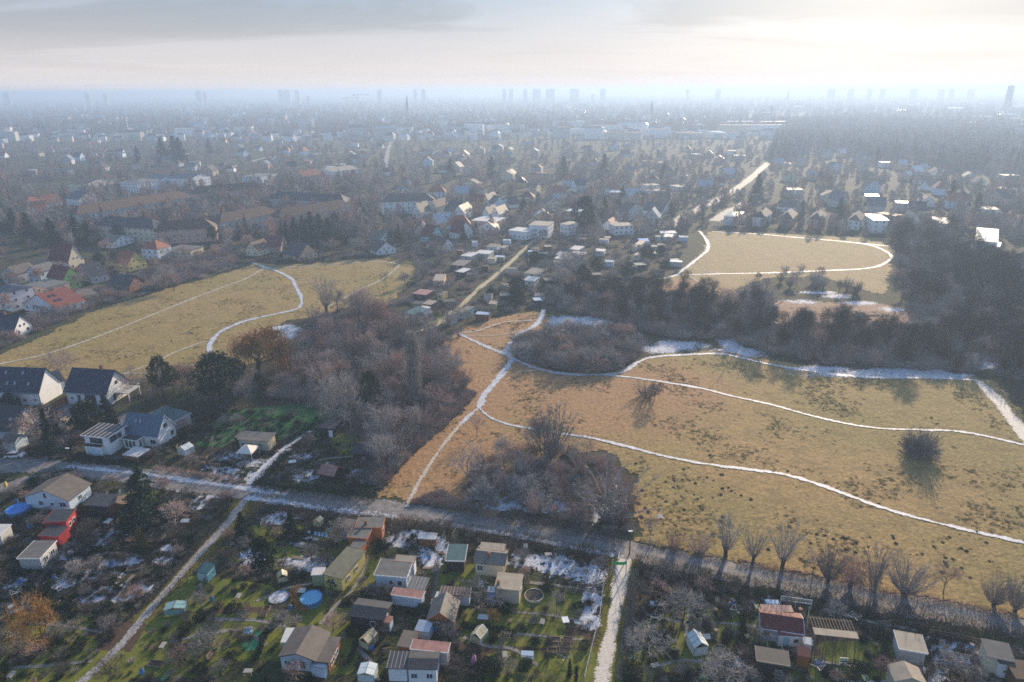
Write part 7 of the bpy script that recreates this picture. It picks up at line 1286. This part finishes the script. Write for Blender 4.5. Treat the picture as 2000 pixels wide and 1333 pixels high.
hedge('yellow-green trimmed hedge patch right of the round blue pool', [(668, 1178), (700, 1168), (720, 1166)], 1.5, 1.0, E_YEL, 120, True); hedge('block of golden hedge at the bottom right of the gravel lane', [(1216, 1310), (1255, 1316)], 3.2, 1.6, E_YEL, 110, True); hedge('dark meadow-side scrub strip right of the lamp post', [(1250, 1060), (1330, 1078), (1420, 1097)], 1.6, 1.0, B_DARK, 60); hedge('russet weed strip between road and meadow under the pollards', [(1440, 1100), (1600, 1132), (1750, 1162), (1990, 1208)], 2.0, .9, B_RED, 55)
hedge('bare scrub fringe added to shade the road, below the front thicket', [(890, 1002), (1000, 1020), (1120, 1042), (1225, 1062)], 3.0, 3.2, B_DARK, 55); hedge('dark edge of bushes along the far meadow front', [(1390, 448), (1560, 455), (1740, 462)], 4, 3.0, E_DARK, 26, True); hedge('dark bushes at the left start of the left meadow', [(500, 508), (560, 514), (620, 510), (760, 503)], 3.5, 2.2, E_DARK, 30, True)  # the scrub fringe is added to throw shade on the road
for i_, P_ in enumerate([[(520, 1050), (600, 1062), (660, 1068)], [(480, 1120), (540, 1110), (600, 1118)], [(560, 1200), (520, 1240), (500, 1290)], [(740, 1060), (735, 1085)], [(855, 1100), (846, 1150), (830, 1195)], [(720, 1235), (700, 1250), (680, 1300)], [(900, 1225), (960, 1232), (1010, 1238)], [(985, 1240), (975, 1290)], [(1290, 1140), (1280, 1200), (1262, 1270)], [(1440, 1170), (1450, 1215), (1452, 1260)], [(1600, 1200), (1604, 1235)], [(1720, 1220), (1730, 1280)], [(1830, 1240), (1825, 1262)], [(1900, 1265), (1905, 1310)], [(80, 1180), (150, 1190), (220, 1185)], [(10, 1250), (60, 1262), (130, 1260)], [(130, 1070), (100, 1110), (70, 1150)], [(400, 880), (420, 850), (445, 830)], [(1640, 1300), (1700, 1305), (1740, 1310)], [(540, 960), (545, 935), (600, 900)]]):
    o_ = hedge('x', P_, .9, 1.3, (E_DARK, B_DARK, E_MID)[i_ % 3], 130 if i_ % 3 != 1 else 100, i_ % 3 != 1, 'hedges between garden plots', i_); auto(o_, ('dark evergreen', 'bare brown', 'green')[i_ % 3] + ' plot hedge', 'hedge', 'hedges between garden plots', 'garden')
# ---- uncounted growth ---------------------------------------------------------------------------
def scatter_pts(P, n, s, nk, clear=0.2, avoid=True, z=0.0, rr=rt):
    xs = [p[0] for p in P]; ys = [p[1] for p in P]; W = world_poly(P); x0 = min(p[0] for p in W); x1 = max(p[0] for p in W); y0 = min(p[1] for p in W); y1 = max(p[1] for p in W); out = []
    t = 0
    while len(out) < n and t < n * 12:
        t += 1; x = rr.uniform(x0, x1); y = rr.uniform(y0, y1)
        if not inpoly(x, y, W) or (avoid and not free(x, y, clear)): continue
        out.append((x, y, z, rr.uniform(*s), rr.randrange(nk)))
    return out
pts = scatter_pts(Z1, 900, (.8, 1.7), 5) + scatter_pts(Z4, 200, (.6, 1.2), 5, z=.1) + scatter_pts(Z2a, 900, (.9, 1.6), 5) + scatter_pts(Z2b, 1900, (.9, 1.9), 5) + scatter_pts(Z3, 900, (.9, 1.8), 5) + scatter_pts(HB, 900, (.8, 1.5), 5) + scatter_pts([(735, 962), (800, 890), (870, 830), (930, 770), (905, 765), (860, 830), (800, 870), (740, 930)], 420, (.45, .8), 5) + scatter_pts([(760, 1000), (880, 1012), (980, 1015), (900, 985), (860, 960), (800, 985)], 160, (.4, .7), 5)
gn_scatter('undergrowth', SCRUB, pts)
WOODS = [combo('broad', 0, B_PALE), combo('broad', 1, B_GREY), combo('upright', 0, B_PALE), combo('broad', 2, B_PINK), combo('light', 0, B_RED), combo('multistem', 0, B_GREY)]
pts = scatter_pts(Z2b, 170, (.5, .95), 6, 1.0) + scatter_pts(Z3, 75, (.75, 1.3), 6, 1.0) + scatter_pts([(1900, 500), (2060, 620), (2060, 760), (1960, 735), (1930, 640)], 30, (1.0, 1.4), 6, 1.0)
gn_scatter('wood_depth', WOODS, pts)
pts = []
for P, n in ((GA, 600), (GB, 420), (GC, 700), (GD, 350), (GE, 500), (GF, 250)): pts += scatter_pts(P, n, (.18, .55), 5, .1)
gn_scatter('garden_weeds', WEEDS, pts)
pts = [p for p in scatter_pts([(-200, 560), (860, 440), (1340, 440), (1340, 560), (1060, 600), (850, 640)], 1500, (.6, 1.4), 5, .2) if not any(inpoly(*proj((p[0], p[1], 0)), Pq) for Pq in (M1, M2, M3))]
gn_scatter('allotment_undergrowth', SCRUB, pts)
pts = [p for p in scatter_pts(M2, 30000, (.5, 1.25), 3, .1, z=.05) + scatter_pts(M1, 13000, (.6, 1.3), 3, .1, z=.05) if nz(p[0], p[1], .07) + .6 * nz(p[0], p[1], .3) > .27 + rt.gauss(0, .12)]
gn_scatter('meadow_grass', TUFT, pts)
# dark tussocks and molehills in the meadow
mh = []
for cx_, cy__, n, sx, sy in ((1300, 960, 40, 60, 30), (1400, 945, 30, 60, 18), (1690, 1060, 26, 70, 14), (1850, 1080, 40, 90, 18), (1250, 1000, 20, 20, 20), (1560, 1035, 18, 60, 16), (1900, 1100, 18, 50, 12), (640, 690, 0, 1, 1), (300, 690, 14, 140, 20), (420, 580, 14, 120, 16), (1480, 480, 0, 1, 1)):
    for _ in range(n): p = g(rt.gauss(cx_, sx), rt.gauss(cy__, sy)); q_ = proj(p); (inpoly(*q_, M2) or inpoly(*q_, M1)) and rt.random() < .62 and mh.append((p.x, p.y, .05, rt.uniform(.25, .85), 0))
mm = MB(); rnd = random.Random(4)
for k in range(70): a = rnd.random() * 6.28; q_ = rnd.random() * .55; mm.leaf((math.cos(a) * q_, math.sin(a) * q_, .05 + .3 * rnd.random() * (1 - q_)), .14, rnd)
gn_scatter('dark_tussocks', [mm.mesh('dark_tussock', tw('tussock_dark', (.045, .05, .025)))], mh)
# far trees: single ones for the nearer band, a mass beyond
FORW = FORB[4]
def far_ok(px, py):
    return not (inpoly(px, py, M1) or inpoly(px, py, M2) or inpoly(px, py, M3) or inpoly(px, py, ALLOT))
fp = []; tries = 0
def town_free(x, y, r): return free(x, y, r)
while len(fp) < 5000 and tries < 60000:
    tries += 1; y = 330 * math.exp(rt.random() * 1.75); x = rt.uniform(-.82, .82) * y; q_ = proj((x, y, 0))
    if q_[0] < -60 or q_[0] > 2060 or q_[1] > 470 or not far_ok(*q_): continue
    dens = 1.0 if inpoly(q_[0], q_[1], FORW) or inpoly(q_[0], q_[1], FORB[5]) else .8 if nz(x, y, .006) > -.1 else .4
    if rt.random() > dens or not free(x, y, 2.0): continue
    con = rt.random() < .12; fp.append((x, y, 0, rt.uniform(.45, .95) * (1.25 if inpoly(q_[0], q_[1], FORB[5]) else 1), 5 + rt.randrange(2) if con else rt.randrange(5)))
gn_scatter('woods_between_houses', FAR_B + FAR_C, fp)
fp = []
for _ in range(15000):
    y = 1500 * math.exp(rt.random() * 1.85); x = rt.uniform(-.82, .82) * y; q_ = proj((x, y, 0))
    if q_[0] < -20 or q_[0] > 2020 or (nz(x, y, .0016) < -.12 and rt.random() < .55): continue
    fp.append((x, y, 0, rt.uniform(1.0, 1.8) * (1 + y / 9000), 5 + rt.randrange(2) if rt.random() < .2 else rt.randrange(5)))
gn_scatter('distant_woods', FAR_B + FAR_C, fp)
fp = scatter_pts(FORB[4], 3600, (1.0, 1.7), 7, avoid=False); gn_scatter('dark_forest', FAR_C + FAR_C + FAR_B[:3], [(a, b, c, s, k) for a, b, c, s, k in fp])
# ================================================================== haze
HZ = MB(); HZ.box(-13000, 13000, -500, 12500, -1.0, 103.0)
hm = bpy.data.materials.new('winter_haze'); hm.use_nodes = True; ht = hm.node_tree; ht.nodes.clear(); ho = N(ht, 'ShaderNodeOutputMaterial'); hv = N(ht, 'ShaderNodeVolumePrincipled')
hv.inputs['Color'].default_value = (0.46, 0.615, 0.85, 1); hv.inputs['Density'].default_value = 0.00040; hv.inputs['Anisotropy'].default_value = 0.3
ht.links.new(hv.outputs[0], ho.inputs['Volume'])
hz = HZ.obj('haze', hm); hz['kind'] = 'stuff'; hz.display_type = 'WIRE'
# ================================================================== labels of the unnamed many
ORD = ['nearest', 'second nearest', 'third nearest', 'fourth nearest', 'fifth nearest', 'sixth nearest', 'seventh nearest', 'eighth nearest', 'ninth nearest', 'tenth nearest']
NUMW = ['first', 'second', 'third', 'fourth', 'fifth', 'sixth', 'seventh', 'eighth', 'ninth', 'tenth']
bpy.context.view_layer.update()
groups = {}
for o, desc, where in AUTO:
    x, y = o.location.x, o.location.y
    if where == 'horizon': groups.setdefault((desc, 'on the horizon, counted from the left', 'h'), []).append((x, o)); continue
    best = min(MARKS, key=lambda m: math.hypot(m[0] - x, m[1] - y)); px, py = proj((x, y, 0)); mx, my = proj((best[0], best[1], 0))
    dx, dy = px - mx, (py - my) * 1.6; dr = ('right of' if dx > 0 else 'left of') if abs(dx) > abs(dy) else ('behind' if dy < 0 else 'in front of')
    groups.setdefault((desc, '%s %s' % (dr, best[2]), 'm'), []).append((math.hypot(best[0] - x, best[1] - y), o))
for (desc, rel, ty), L in groups.items():
    L.sort(key=lambda t: t[0])
    for i, (_, o) in enumerate(L):
        if ty == 'h': lab = '%s %s %s' % (NUMW[min(i, 9)], desc, rel)
        elif len(L) == 1: lab = '%s %s' % (desc, rel)
        elif i < 10: lab = '%s %s %s' % (ORD[i], desc, rel)
        else: lab = '%s far %s' % (desc, rel)
        o['label'] = lab
